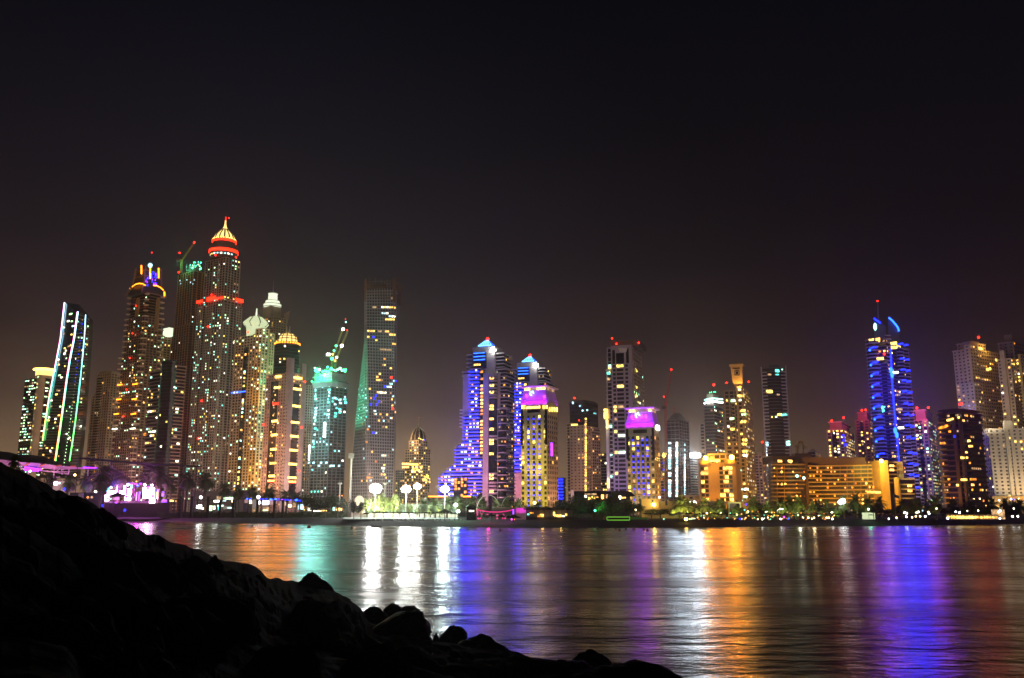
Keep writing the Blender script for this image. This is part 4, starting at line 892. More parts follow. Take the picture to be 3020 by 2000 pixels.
# --- yellow hotel towers with purple lit crowns
mat('hotel_wall', (.46, .41, .26)); mat('hotel_side', (.44, .36, .30)); mat('crown_cladding', (.48, .38, .54), .6)  # crown cladding tinted lilac; some of the purple floodlighting is in its colour
def hotel(label, xl, xc, xr, yb, D, a, ytop, ylow, ycap, rowy, rows, cols, gold, emblem, yref, sign):
    t = Tower('hotel_tower', label, xl, xc, xr, yref, D, a, cat='hotel')
    W_, L_ = t.W, t.L; z1 = t.zt(ytop); zl = t.zt(ylow); zc = t.zt(ycap)
    t.mb('wall', 'hotel_wall').prism(rect(0, W_, 0, L_), 0, z1)
    n_ = cols
    for r_ in range(rows):
        z = t.zt(rowy) - r_ * 3.72
        if z < 2: break
        for c_ in range(n_):
            x = W_ * (.07 + .86 * c_ / (n_ - 1)); on = random.random() < (.30 if c_ not in (1, 2) else .16)
            t.wins.append((x, -.1, z, 0, 1.7, 2.1, random.choice(['lit_warm', 'lit_dim', 'lit_yellow', 'lit_dim']) if on else 'glass', on))
            if 0 < c_ < n_ - 1:
                t.mb('window_box', 'steel_dark').box(x - 1.3, x + 1.3, -.7, 0, z - 1.75, z - 1.3)
                if random.random() < .85: b = MB(); b.box(-.45, .45, -.2, .2, -.35, .35); link('blue_lamp', b.mesh('blue_lamp', 'led_blue'), t.root, (x, -.9, z - 1.5))
        m_ = max(2, int(L_ / 4.4))
        for c_ in range(m_):
            y = L_ * (c_ + .6) / (m_ + .2); on = random.random() < .08
            t.wins.append((W_ + .1, y, z, pi / 2, 1.5, 2.1, 'lit_warm' if on else 'glass', on))
    for x in (.03, .97):     # dark vertical slots near the corners
        t.mb('slot', 'glass_black').box(W_ * x - .9, W_ * x + .9, -.25, 0, zl * .62, zl - 2)
    t.mb('slot', 'glass_black').box(W_ * .25, W_ * .75, -.2, 0, t.zt(rowy) + 3.2, t.zt(rowy) + 5.5)
    t.mb('cornice', 'hotel_wall').prism(offset(rect(0, W_, 0, L_), .5), z1 - 1.2, z1 - .2)
    # tapered crown
    ins = W_ * .055
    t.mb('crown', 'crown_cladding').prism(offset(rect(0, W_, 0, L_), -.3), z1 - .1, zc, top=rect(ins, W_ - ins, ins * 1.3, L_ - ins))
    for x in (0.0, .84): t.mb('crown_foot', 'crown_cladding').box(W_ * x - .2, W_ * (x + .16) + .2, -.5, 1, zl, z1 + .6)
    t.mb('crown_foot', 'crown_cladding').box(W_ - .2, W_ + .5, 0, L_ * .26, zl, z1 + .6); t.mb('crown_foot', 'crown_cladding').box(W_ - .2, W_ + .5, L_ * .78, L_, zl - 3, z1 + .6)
    zr = zc + (zc - z1) * .30
    t.mb('loggia', 'cream_render').prism(rect(ins * 1.6, W_ - ins * 1.6, ins * 2, L_ - ins), zc - .1, zr)
    t.mb('roof_canopy', 'white_concrete').prism(rect(-.6, W_ + .6, -.9, L_ + .4), zr, zr + 1.0, top=rect(-1.0, W_ + 1, -1.4, L_ + .7))
    mb = t.mb('crown_edge', 'white_concrete'); mb.box(ins - .5, W_ * .36, ins * 1.1 - .5, ins * 1.3 + .2, zc - .3, zc + .3); mb.box(W_ * .52, W_ - ins + .3, ins * 1.1 - .5, ins * 1.3 + .2, zc - .3, zc + .3)
    for k, x in enumerate((.14, .26, .62, .74, .86)):
        if emblem == 2 and x > .5 and x < .8: continue
        b = MB(); b.ball((0, 0, 0), 1.0, 8, 5, 1.2); link('canopy_lamp', b.mesh('canopy_lamp', 'led_yellow', True), t.root, (W_ * x, ins * 1.6, zc + (zr - zc) * .38))
        lamp('POINT', t.wpos(W_ * x, ins * 1.66, zc + (zr - zc) * .35), 130, (1, .6, .15), .25)
    for y in (.35, .75): lamp('POINT', t.wpos(W_ - ins * 1.25, L_ * y, zc + (zr - zc) * .35), 100, (1, .7, .3), .5)
    for x in ((.20, .9) if emblem == 1 else (.22, .34, .58, .72)):
        b = MB(); b.ball((0, 0, 0), .75, 8, 5, 1.7); link('porthole_lamp', b.mesh('porthole_lamp', 'led_magenta', True), t.root, (W_ * x, ins * .55 - .4, zc - (zc - z1) * (.42 if emblem == 2 else .5 + .2 * (x > .5))))
    # purple floodlights standing out from the crown
    for x in (.08, .36, .64, .92): lamp('SPOT', t.wpos(W_ * x, -5, zl - 1), 6000, (.36, .0, 1), .5, t.wpos(W_ * x, 1, (z1 + zc) / 2), 120, .5)
    lamp('SPOT', t.wpos(W_ + 6, L_ * .1, zl), 1800, (.46, .0, 1), .5, t.wpos(W_, L_ * .1, (z1 + zc) / 2), 90); lamp('SPOT', t.wpos(W_ + 6, L_ * .85, zl - 2), 1800, (.46, .0, 1), .5, t.wpos(W_, L_ * .85, (z1 + zc) / 2), 90)
    # white emblem of two leaf strokes
    ex_ = W_ * .43; ez = zc - 1.6; b = MB(); s_ = W_ * .018
    for pts, r in (([(-1.9, 1.6), (-2.1, -.5), (-1.2, -2.6), (-.4, -3.0)], 1.1), ([(-1.6, 0), (.2, .8), (1.2, 2.4)], 1.0), ([(.9, 1.8), (1.3, -.2), (2.6, -1.2)], .9)):
        b.tube([(ex_ + x * s_ * 1.9, ins * .7 - 1.1, ez + z * s_ * 1.9) for x, z in pts], r * s_ * 1.5, 6)
    link('emblem', b.mesh('emblem', 'lit_frost'), t.root)
    return t
t = hotel('yellow lit hotel tower with purple crown, white emblem and a gold lit name band', 1537, 1613, 1645, 1465, 650, 24, 1179, 1187, 1149, 1228, 40, 5, 1, 1, 1250, True)
W_, L_ = t.W, t.L
z = t.zt(1200); a_, c_ = t.front(1552, 1200).x, t.front(1594, 1200).x
mat('sign_panel', (.6, .5, .3)); t.mb('name_panel', 'lit_dim').box(a_, c_, -.5, 0, z - 1.1, z + 1.3)
b = MB()
for i in range(13): x = a_ + .6 + i * (c_ - a_ - 1.2) / 12; b.box(x - .28, x + .28, -.7, -.52, z - .7, z + random.choice([.5, .8]))
link('name_letters', b.mesh('name_letters', 'led_yellow'), t.root)
for px in (1542, 1547, 1605, 1613): t.wf(px, 1201, 1.6, 2.6, 'lit_yellow')
for px in (1619, 1626, 1633, 1640): t.wr(px, 1208, 2.2, 3.2, 'lit_yellow')
p0 = t.right(1627, 1325)
b = MB(); b.box(W_ + .1, W_ + .35, p0.y - 2.5, p0.y + 1.5, t.right(1627, 1345).z, t.right(1627, 1306).z); link('purple_panel', b.mesh('purple_panel', 'led_violet'), t.root)
lamp('SPOT', t.wpos(W_ * .45, -34, 3), 80000, (1, .74, .06), 2, t.wpos(W_ * .45, 0, 14), 60)
lamp('SPOT', t.wpos(W_ * .5, -55, 6), 220000, (1, .76, .10), 2, t.wpos(W_ * .5, 0, 44), 32)
lamp('SPOT', t.wpos(W_ + 24, L_ * .5, 4), 40000, (1, .42, .25), 2, t.wpos(W_, L_ * .5, 30), 100)
t.done()
t = hotel('amber hotel tower with purple crown, white emblem and vertical rows of blue lamps', 1848, 1929, 1945, 1465, 610, 22, 1246, 1254, 1214, 1290, 34, 6, 1, 2, 1300, False)
p = t.right(1938, 1262); b = MB(); b.box(t.W + .3, t.W + .8, p.y - 4.5, p.y + 4.5, p.z - 1.4, p.z + 1.6); link('side_sign', b.mesh('side_sign', 'led_white'), t.root)
lamp('SPOT', t.wpos(t.W * .5, -40, 3), 60000, (1, .52, .05), 2, t.wpos(t.W * .5, 0, 18), 60)
lamp('SPOT', t.wpos(t.W + 20, t.L * .5, 3), 30000, (1, .42, .10), 2, t.wpos(t.W, t.L * .5, 15), 110)
t.done()
# --- low wing lit blue beside the yellow hotel
t = Tower('building', 'narrow blue lit stair wing low beside the yellow hotel tower', 1645, 1655, 1668, 1440, 900, 30, cat='building')
t.block(rect(0, t.W, 0, t.L), 0, t.zt(1412), 'glass_blue', 'dark_band', fh=3.4, bh=.8, e=.3, lit=0)
for i in range(7): z = t.zt(1415 + i * 9.2); b = MB(); b.box(t.W * .2, t.W + 2.5, -1.6, -.6, z - .6, z + .6); link('stair_light', b.mesh('stair_light', 'led_blue'), t.root)
t.done()
# --- dark-topped brown tower
t = Tower('tower', 'rose brown tower with black glass top and a yellow lit stair strip', 1680, 1727, 1768, 1300, 1080, 34)
W_, L_ = t.W, t.L; z1 = t.zt(1255)
t.block(rect(0, W_ * .93, 0, L_), 0, z1, 'glass_brown', 'pink_render', fh=3.7, bh=0, punch=True, bw=5, ww=2.4, wh=1.6, lit=.12, pal='amber', roof=.8)
t.block(rect(-3.5, W_ * .16, 1, L_ * .8), 0, t.zt(1248), 'glass', 'concrete', fh=3.6, bh=.8, e=1, bw=4, pw=0, lit=.10, pal='amber')
t.block(rect(0, W_ * .97, 1, L_ * .97), z1, t.zt(1185), 'glass_black', 'steel_dark', fh=4.5, bh=.3, e=.1, lit=.02, pal='frost', cpart='upper_glass', wpart='upper_bands', roof=1)
t.mb('roof_screen', 'steel_dark').box(W_ * .02, W_ * .9, 2, L_ * .9, t.zt(1184), t.zt(1178))
t.block(rect(W_ + .01, W_ + 1.2, L_ * .4, L_ * .98), 0, t.zt(1262), 'glass', 'pink_render', fh=3.7, bh=1.6, e=.4, bw=5, pw=1, lit=.1, pal='amber')
for i in range(28):
    p = t.front(1728, 1236 + i * 7.9); t.wins.append((p.x, -.3, p.z, 0, 2.6, 2.4, random.choice(['lit_yellow', 'lit_warm', 'lit_dim', 'lit_yellow']), True))
for px in (1688, 1695, 1701): t.wf(px, 1253, 3, 2, 'lit_yellow')
for px, py in ((1711, 1198), (1719, 1211), (1733, 1210), (1690, 1187), (1690, 1190)): t.wf(px, py, 2.2, 2, 'lit_frost')
t.beacon(1694, 1174, 1.8); t.beacon(1708, 1240, 1.2); t.done()
t = Tower('building', 'low grey block with scattered yellow windows between the brown and lilac towers', 1769, 1778, 1792, 1400, 1150, 30, cat='building')
t.block(rect(0, t.W + 6, 0, t.L), 0, t.zt(1338), 'glass', 'concrete', fh=3.8, bh=1, e=.5, lit=.18, pal='bright', bw=4, pw=0); t.done()
# --- tall lilac tower
t = Tower('tower', 'tall lilac grey tower with trapezoid cap panel and three red lights on its flat roof', 1790, 1872, 1903, 1200, 820, 20)
W_, L_ = t.W, t.L; z1 = t.zt(1015); zc = t.zt(1002)
t.block(rect(0, W_ * .95, 3, L_), 0, t.zt(1088), 'glass', 'pale_concrete', fh=3.9, bh=1.0, e=.9, bw=5, pw=1.1, lit=.10, pal='mix')
t.block(rect(W_ * .02, W_ * .93, 4, L_ * .94), t.zt(1088), t.zt(1022), 'glass', 'lilac_render', fh=3.9, bh=.8, e=.3, bw=5, pw=1.2, lit=.05, pal='mix')
a_ = t.front(1806, 1200).x; c_ = t.front(1868, 1200).x
t.mb('front_bay', 'lilac_render').box(a_, c_, -1.5, 4, 0, t.zt(1017))
t.mb('roof_block', 'dark_concrete').prism(rect(a_, c_ + 6, 2, L_ * .8), t.zt(1020), zc)
k_ = pxm(820); m_ = (a_ + c_) / 2
zs_ = [t.zt(1078) - i * 3.86 for i in range(48)]
for z in zs_:
    if z < 4: break
    for x, w_ in ((a_ + 3, 2.6), (m_ - 1.5, 6.4), (c_ - 5.2, 2.6)):
        on = random.random() < .12; t.wins.append((x, -1.6, z, 0, w_, 2.3, random.choice(['lit_yellow', 'lit_green', 'lit_dim']) if on else 'glass', on))
for y in (1092, 1141, 1166):
    for px in (1815, 1830, 1844, 1860): t.wf(px, y, 3.4, 2.8, 'lit_yellow' if y != 1141 else 'lit_white')
    t.wr(1876, y + 2, 4, 2.2, 'lit_yellow')
t.mb('cap_window', 'glass_black').box(m_ - 6.4 * .8, m_ + 2.6, -1.65, -1.5, t.zt(1071), t.zt(1040))
t.mb('cap_window', 'glass_black').box(a_ + 1.4, a_ + 4, -1.65, -1.5, t.zt(1071), t.zt(1030)); t.mb('cap_window', 'glass_black').box(c_ - 5.4, c_ - 2.8, -1.65, -1.5, t.zt(1071), t.zt(1026))
q0, q1 = t.front(1823, 1027, -1.5), t.front(1851, 1027, -1.5); q2, q3 = t.front(1847, 1039, -1.5), t.front(1828, 1039, -1.5)
t.mb('trapezoid_panel', 'white_concrete').loft([[(q.x, y, q.z) for q in (q0, q3, q2, q1)] for y in (-1.9, -1.5)])
for px, py in ((1805, 998), (1818, 1014), (1884, 1011)): t.beacon(px, py, 1.3)
for px, py, m in ((1795, 1101, 'lit_teal'), (1795, 1118, 'lit_dim'), (1801, 1258, 'lit_cool'), (1799, 1080, 'lit_cool'), (1799, 1084, 'lit_yellow')): t.wf(px, py, 3, 2.5, m)
p = t.front(1796, 1206, 1.5); b = MB(); b.box(p.x - 4.5, p.x - 1, -1, 1.5, t.zt(1232), t.zt(1203)); t.mb('side_panel', 'cream_render').box(p.x - 5, p.x + 1, 1, 3, t.zt(1233), t.zt(1202)); link('side_lamp', b.mesh('side_lamp', 'lit_yellow'), t.root)
p = t.front(1791, 1233, 0); r_ = t.front(1792, 1440, 0)
t.mb('lit_pier', 'white_concrete').box(p.x - 1.3, p.x + 1.3, -1, 3, 0, t.zt(1233))
b = MB(); b.tube([(p.x, -1.6, t.zt(1236)), (p.x, -1.6, t.zt(1262))], [.9, .5], 6); link('pier_light', b.mesh('pier_light', 'led_yellow'), t.root)
b = MB(); b.tube([(p.x, -1.6, t.zt(1438)), (p.x, -1.6, t.zt(1410))], [.9, .4], 6); link('pier_light', b.mesh('pier_light', 'led_yellow'), t.root)
lamp('SPOT', t.wpos(p.x, -6, t.zt(1440)), 9000, (1, .85, .45), .5, t.wpos(p.x, 0, t.zt(1380)), 60); lamp('SPOT', t.wpos(p.x, -6, t.zt(1236)), 7000, (1, .85, .45), .5, t.wpos(p.x, 0, t.zt(1280)), 60)
lamp('SPOT', t.wpos(m_, -60, 5), 90000, (.70, .42, 1), 3, t.wpos(m_, 0, 80), 100)
t.done()
# --- red crane and unfinished tower with white lit columns
crane('dim red tower crane with a nearly upright jib beside the amber hotel tower', [(1966, 1470), (1963, 1190)], [(1963, 1192), (1980, 1091)], [(1963, 1190), (1957, 1198)], 1010, 'crane_red', 1.0, [(1980, 1090, 'beacon_red', .9), (1958, 1170, 'beacon_red', .7)])
t = Tower('tower', 'dark unfinished tower with peaked roof frame and three columns of white lights', 1970, 2006, 2034, 1350, 1010, 36)
W_, L_ = t.W, t.L; z1 = t.zt(1240)
t.block(rect(0, W_, 0, L_), 0, z1, 'glass', 'dark_concrete', fh=3.6, bh=.7, e=.5, bw=6, pw=.8, lit=0)
t.mb('roof_frame', 'dark_concrete').loft([[(x, y, z) for x, y in rect(W_ * f, W_ * (1 - f), L_ * f, L_ * (1 - f))] for f, z in ((0.02, z1), (.10, t.zt(1232)), (.24, t.zt(1222)), (.36, t.zt(1214)))])
t.mb('roof_mast', 'crane_red').tube([(W_ * .5, L_ * .3, t.zt(1216)), (W_ * .45, L_ * .3, t.zt(1196))], .6)
mb = t.mb('scaffold', 'metal_grey')
for i in range(5): mb.tube([(-1, -1, t.zt(1245 + i * 12)), (W_ + 1, -1, t.zt(1245 + i * 12))], .3, 4)
for px, y0 in ((1976, 1307), (1997, 1307), (2018, 1312)):
    y = y0
    while y < 1466:
        if random.random() < .9: (t.wf if px < 2005 else t.wr)(px, y, 3.4 if px < 1990 else 2.6, 2.3, random.choice(['lit_frost', 'lit_frost', 'lit_white']))
        y += 7.4
t.done()
# --- flood-lit disc tower
t = Tower('tower', 'pale hazy striped tower crowned by a dazzling white oval light', 2034, 2046, 2058, 1420, 1450, 32)
t.block(rect(0, t.W, 0, t.L), 0, t.zt(1352), 'glass_blue', 'pale_concrete', fh=4, bh=1.4, e=.3, lit=.03, pal='frost', bw=5, pw=0)
b = MB(); p = t.front(2047, 1343, t.L / 2); b.lathe(p.x, p.y, [(8, p.z - 4), (13, p.z - 1.5), (13, p.z + 1.5), (8, p.z + 4)], 20); link('roof_light', b.mesh('roof_light', 'frost_disc', True), t.root); t.done()
t = Tower('tower', 'slender amber street-lit block with two lamp caps left of the white-column tower', 1946, 1958, 1968, 1400, 1100, 32)
t.block(rect(0, t.W, 0, t.L), 0, t.zt(1345), 'glass_brown', 'sand_render', fh=3.7, bh=1.2, e=.4, lit=.12, pal='amber', bw=4, pw=1)
for px, py in ((1963, 1338), (1957, 1399)): t.beacon(px, py, 2.2, 'lit_yellow')
for y in (1366, 1385, 1445): t.beacon(1957, y, 1.4, 'lit_blue')
t.done()
# --- ring top tower
t = Tower('tower', 'grey balcony tower with curved green white light rings around its roof', 2080, 2112, 2138, 1280, 1030, 30)
W_, L_ = t.W, t.L; z1 = t.zt(1196)
t.block(rect(0, W_ * .9, 0, L_), 0, z1, 'glass_blue', 'dark_band', fh=3.8, bh=.9, e=.6, bw=5, pw=0, lit=.06, pal='mix')
t.block(rect(-7, 3, 4, L_), 0, t.zt(1248), 'glass', 'concrete', fh=3.8, bh=1.3, e=.4, bw=4, pw=1.2, lit=.06, pal='mix')
t.mb('roof_block', 'concrete').prism(rect(W_ * .2, W_ * .8, 3, L_ * .7), z1, t.zt(1160))
for y in (1178, 1187):
    pts = [t.front(x, y + dy, -2) for x, dy in ((2077, 3), (2085, 0), (2095, -2), (2108, -3), (2120, -1), (2132, 0))]; t.strip(pts, .9, 'led_white' if y > 1180 else 'lit_cool', 'light_ring')
for px, py in ((2093, 1158), (2106, 1156), (2110, 1156), (2098, 1157)): t.beacon(px, py, 1.0, 'led_green')
t.beacon(2105, 1135, 2.2); t.mb('mast', 'steel_dark').tube([t.front(2105, 1162, 4), t.front(2105, 1137, 0)], .3)
t.done()
# --- tower with flared sign head
t = Tower('tower', 'ochre tower with flared roof head bearing a dark square emblem, lit amber from below', 2142, 2196, 2224, 1300, 830, 22)
W_, L_ = t.W, t.L; z1 = t.zt(1143)
t.block(rect(0, W_ * .8, 1.4, L_), 0, z1 - 3, 'glass_brown', 'brown_concrete', fh=3.6, bh=1, e=.5, bw=5, pw=1.2, lit=.14, pal='bright')
t.block(rect(W_ * .72, W_, 0, L_), 0, z1, 'glass_brown', 'gold_render', fh=3.6, bh=1.2, e=.5, bw=5, pw=2.2, lit=.20, pal='bright')
t.block(rect(W_ * .40, W_ * .52, .2, 4), 0, t.zt(1190), 'glass_brown', 'gold_render', fh=3.6, bh=1, e=.5, lit=.05, pal='bright')
t.block(rect(-.6, W_ * .72, .4, L_ * .7), 0, t.zt(1305), 'glass_brown', 'gold_render', fh=3.6, bh=1.2, e=.4, bw=5.4, pw=2.4, lit=.2, pal='bright')
for px, py, m in ((2182, 1168, 'lit_yellow'), (2188, 1168, 'lit_yellow'), (2162, 1182, 'lit_green'), (2192, 1211, 'lit_warm'), (2194, 1222, 'lit_green'), (2159, 1235, 'lit_green'), (2194, 1243, 'lit_yellow'), (2161, 1266, 'lit_yellow'), (2197, 1298, 'lit_yellow'), (2195, 1310, 'lit_yellow'), (2197, 1331, 'lit_yellow'), (2198, 1343, 'lit_white'), (2199, 1465, 'lit_green'), (2201, 1443, 'lit_white')): t.wf(px, py, 4.2, 2.2, m)
for px, py in ((2185, 1387), (2188, 1443), (2188, 1476)): t.beacon(px, py, 1.2, 'lit_cool', v=-3)
A = [t.front(x, y, 1.5) for x, y in ((2154, 1080), (2189, 1079), (2190, 1143), (2177, 1147), (2161, 1128))]
t.mb('sign_head', 'gold_render').loft([[(q.x, y, q.z) for q in A[::-1]] for y in (1.5, 9)])
q0 = t.front(2154, 1080, 1.5); q1 = t.front(2189, 1079, 1.5); zt_ = q0.z
t.mb('sign_cap', 'gold_render').box(q0.x - 1, q1.x + 1, 0.4, 10, zt_ - .2, zt_ + 1.6)
e0 = t.front(2166, 1093, 1.3); e1 = t.front(2181, 1107, 1.3)
mb = t.mb('emblem', 'glass_black'); w_ = e1.x - e0.x; zz0, zz1 = e1.z, e0.z; th_ = w_ * .13
mb.box(e0.x, e1.x, 1.2, 1.45, zz0, zz0 + th_); mb.box(e0.x, e1.x, 1.2, 1.45, zz1 - th_, zz1); mb.box(e0.x, e0.x + th_, 1.2, 1.45, zz0 + th_, zz1 - th_); mb.box(e1.x - th_, e1.x, 1.2, 1.45, zz0 + th_, zz1 - th_)
mb.box(e0.x + w_ * .28, e1.x - w_ * .28, 1.2, 1.45, zz0 + w_ * .28, zz1 - w_ * .28); l0 = t.front(2160, 1087, 1.3); mb.box(l0.x, l0.x + w_ * 1.6, 1.2, 1.45, l0.z - .4, l0.z + .4)
b = MB(); b.ball(t.front(2181, 1149, -1.2), 1.1); link('roof_lamp', b.mesh('roof_lamp', 'lamp_warm', True), t.root)
lp = t.front(2181, 1150, -4); lamp('SPOT', t.wpos(lp.x, -4, lp.z), 26000, (1, .50, .08), .6, t.wpos(lp.x - 2, 2, zt_ - 6), 80)
t.beacon(2143, 1129, 1.2); t.beacon(2208, 1126, 1.2)
t.mb('parapet_block', 'gold_render').box(W_ * .82, W_ * .99, 2, 12, z1, z1 + 5)
lamp('SPOT', t.wpos(W_ * .7, -42, 3), 60000, (1, .48, .06), 2, t.wpos(W_ * .7, 0, 50), 110)
lamp('SPOT', t.wpos(W_ + 30, L_ * .5, 4), 30000, (1, .5, .12), 2, t.wpos(W_, L_ * .5, 50), 110)
t.done()
# --- orange low building
t = Tower('building', 'orange lit rounded apartment building with two blazing corner lamps on its roof', 2066, 2158, 2186, 1420, 690, 27, cat='building')
W_, L_ = t.W, t.L; z1 = t.zt(1368)
mat('orange_wall', (.55, .40, .26))
t.mb('wall', 'orange_wall').prism(rect(0, W_, 0, L_), 0, z1); t.mb('wall', 'orange_wall').prism(oval(W_ * .95, 2, 5, 4, 14), 0, z1)
t.mb('wall', 'orange_wall').prism(oval(W_ * .16, 1.5, 5, 3.4, 14), 0, z1)
mb = t.mb('cornice', 'orange_wall')
for cx_ in (W_ * .16, W_ * .95):
    mb.lathe(cx_, 1.6, [(5.4, z1 - .2), (5.6, z1 + 1.2), (4.4, z1 + 1.6), (4.4, z1 + 3), (3.4, z1 + 3.4)], 16)
mb.prism(offset(rect(0, W_, 0, L_), .4), z1 - .15, z1 + .9)
t.block(rect(W_ * .25, W_ * .8, 4, L_), z1, t.zt(1340), 'glass_brown', 'orange_wall', fh=3.4, bh=1, e=.6, bw=4, pw=.8, lit=.3, pal='warm')
for r_ in range(8):
    z = t.zt(1381) - r_ * 3.42
    if z < 2: break
    for c0, n2 in ((.16, 2), (.74, 2), (.93, 2)):
        for j in range(n2):
            x = W_ * c0 + (j - .5) * 3.1; on = random.random() < (.75 if r_ == 0 else .25 if c0 < .3 else .45)
            yv = -.1 if c0 == .74 else -1.95 if c0 == .16 else -2.1
            t.wins.append((x, yv, z, 0, 2.6, 2.3, random.choice(['lit_yellow', 'lit_warm']) if on else 'glass_brown', on))
for px in (2098, 2105, 2112, 2120): t.wf(px, 1359, 2.6, 1.8, 'lit_yellow')
for px, py in ((2081, 1352), (2158, 1349)):
    b = MB(); b.ball((0, 0, 0), 1.9, 10, 6); link('corner_lamp', b.mesh('corner_lamp', 'lamp_yellow', True), t.root, t.front(px, py, -1))
    q = t.front(px, py, -4.5); lamp('POINT', t.wpos(q.x, -7, q.z + 1), 12000, (1, .45, .03), .8)
t.mb('entrance_block', 'concrete').box(W_ * .42, W_ * .66, -6, -.01, 0, 9)
for x in (.2, .8): lamp('SPOT', t.wpos(W_ * x, -20, 3), 15000, (1, .36, .01), 1, t.wpos(W_ * x, 0, 16), 120)
t.done()
# --- dark slab tower
t = Tower('tower', 'plain dark slab tower edged with short pale balcony bars down both sides', 2256, 2325, 2333, 1250, 1010, 12, L=26)
W_, L_ = t.W, t.L; z1 = t.zt(1085)
t.block(rect(1, W_ - 1, 0, L_), 0, z1, 'glass_black', 'dark_band', fh=3.9, bh=.5, e=.15, bw=5, pw=0, lit=.006, pal='mix', roof=.6)
t.mb('roof_block', 'steel_dark').box(W_ * .3, W_ * .72, 3, 14, z1, t.zt(1073)); t.mb('roof_block', 'steel_dark').box(W_ * .1, W_ * .9, 2, 18, z1 - .1, t.zt(1081))
mb = t.mb('balcony_bar', 'pale_concrete'); y = 1098
while y < 1475:
    z = t.zt(y); mb.box(-.5, W_ * .20, -1.1, 1, z, z + 1.1); mb.box(W_ * .80, W_ + .8, -1.1, 1, z, z + 1.1); y += 10
t.mb('edge_fin', 'lilac_render').box(-1.2, -.3, -.6, 3, 0, z1 + 2); t.mb('edge_fin', 'lilac_render').box(W_ + .3, W_ + 1.4, -.6, 3, 0, z1 + 3)
for px, py, w_, h_, m in ((2292, 1094, 4.5, 3.4, 'lit_teal'), (2269, 1155, 7, 3.6, 'lit_yellow'), (2295, 1164, 3, 2, 'lit_dim'), (2299, 1223, 5, 2.6, 'lit_yellow'), (2313, 1224, 7, 2.6, 'lit_teal'), (2324, 1307, 4.5, 5, 'lit_cool'), (2262, 1310, 3, 5, 'lit_frost'), (2269, 1105, 4, 2, 'lit_dim'), (2292, 1105, 4, 1.5, 'lit_teal')): t.wf(px, py, w_, h_, m)
t.done()
t = Tower('tower', 'small pale balcony tower in front of the dark slab tower foot', 2231, 2252, 2272, 1440, 1180, 34)
t.block(rect(0, t.W, 0, t.L), 0, t.zt(1345), 'glass', 'pink_render', fh=3.8, bh=1.6, e=.3, bw=4.2, pw=1.6, lit=.08, pal='warm'); t.mb('roof_block', 'pink_render').box(t.W * .4, t.W * .9, 2, 8, t.zt(1345), t.zt(1334)); t.beacon(2248, 1304, 2.0, v=4); t.mb('mast', 'steel_dark').tube([t.front(2248, 1345, 4), t.front(2248, 1305, 4)], .35); t.done()
# --- long curved terrace hotel
mat('terrace_band', (.46, .33, .13)); mat('hotel_dark', (.02, .018, .014), .4)
root = thing('curved_hotel', 'long curved golden terrace hotel with stacked balcony bands and round amber lamps', 'hotel', (P(2440, 1480, 700).x, 700, GZ))
ro = Vector(root.location)
def hp(px, y, D): return P(px, y, D) - ro
def bow(u, x0, x1, D0, sag, y): # point on the curved frontage
    px = x0 + (x1 - x0) * u; return P(px, y, D0 - sag * (1 - (2 * u - 1) ** 2)) - ro
def strip_band(x0, x1, D0, sag, ya, yb, part, m, depth=4.0, n_=18, proud=0):
    b = MB(); za = None
    ring = []
    for i in range(n_ + 1):
        u = i / n_; p = bow(u, x0, x1, D0, sag, ya); q = bow(u, x0, x1, D0, sag, yb)
        ring.append([(p.x, p.y - proud, q.z), (p.x, p.y + depth, q.z), (p.x, p.y + depth, p.z), (p.x, p.y - proud, p.z)])
    b.loft(ring); return link(part, b.mesh(part, m), root)
strip_band(2277, 2374, 705, 14, 1364, 1496, 'west_glazing', 'hotel_dark', 12)
strip_band(2380, 2606, 712, -8, 1368, 1496, 'long_glazing', 'hotel_dark', 12)
for i in range(10):
    strip_band(2276, 2373, 705, 14, 1368.5 + i * 11.7, 1372.6 + i * 11.7, 'balcony_band', 'terrace_band', 3, proud=1.7)
for i in range(10):
    ya = 1373 + i * 11.9
    b = MB(); ring = []
    for k in range(19):
        u = k / 18; lift = (-3.5 if i < 8 else 0) * u ** 1.5; p = bow(u, 2380, 2606, 712, -8, ya + lift); q = bow(u, 2380, 2606, 712, -8, ya + 3.9 + lift)
        ring.append([(p.x, p.y - 1.8, q.z), (p.x, p.y + 1, q.z), (p.x, p.y + 1, p.z), (p.x, p.y - 1.8, p.z)])
    b.loft(ring); link('balcony_band', b.mesh('balcony_band', 'terrace_band'), root)
for (x0, x1, D0, sag, n_, pr) in ((2276, 2373, 705, 14, 9, .14), (2380, 2606, 712, -8, 22, .26)):
    b = MB()
    for i in range(10):
        for k in range(n_):
            u = (k + .5) / n_; y = 1381 + i * 11.8 - (3 * u if x0 > 2300 else 0)
            p = bow(u, x0, x1, D0, sag, y); b.box(p.x - .15, p.x + .15, p.y - .1, p.y + .3, p.z - 1.6, p.z + 1.6) if k % 2 else None
            if random.random() < pr:
                l = MB(); l.ball((0, 0, 0), random.uniform(.6, 1.0), 8, 5); q = bow(min(1, u + .015), x0, x1, D0, sag, y - .4); link('balcony_lamp', l.mesh('balcony_lamp', random.choice(['lit_orange', 'lit_warm', 'lit_orange']), True), root, q + Vector((0, -1.2, 0)))
    link('balcony_dividers', b.mesh('balcony_dividers', 'terrace_band'), root)
def hbox(x0, x1, ya, yb, D0, D1, part, m):
    a_ = hp(x0, yb, D0); c_ = hp(x1, ya, D0); b = MB(); b.box(a_.x, c_.x, a_.y, a_.y + D1 - D0, min(a_.z, c_.z) if yb < 1490 else 0, c_.z); return link(part, b.mesh(part, m), root)
hbox(2374, 2380, 1352, 1496, 704, 716, 'dark_slot', 'bronze_concrete')
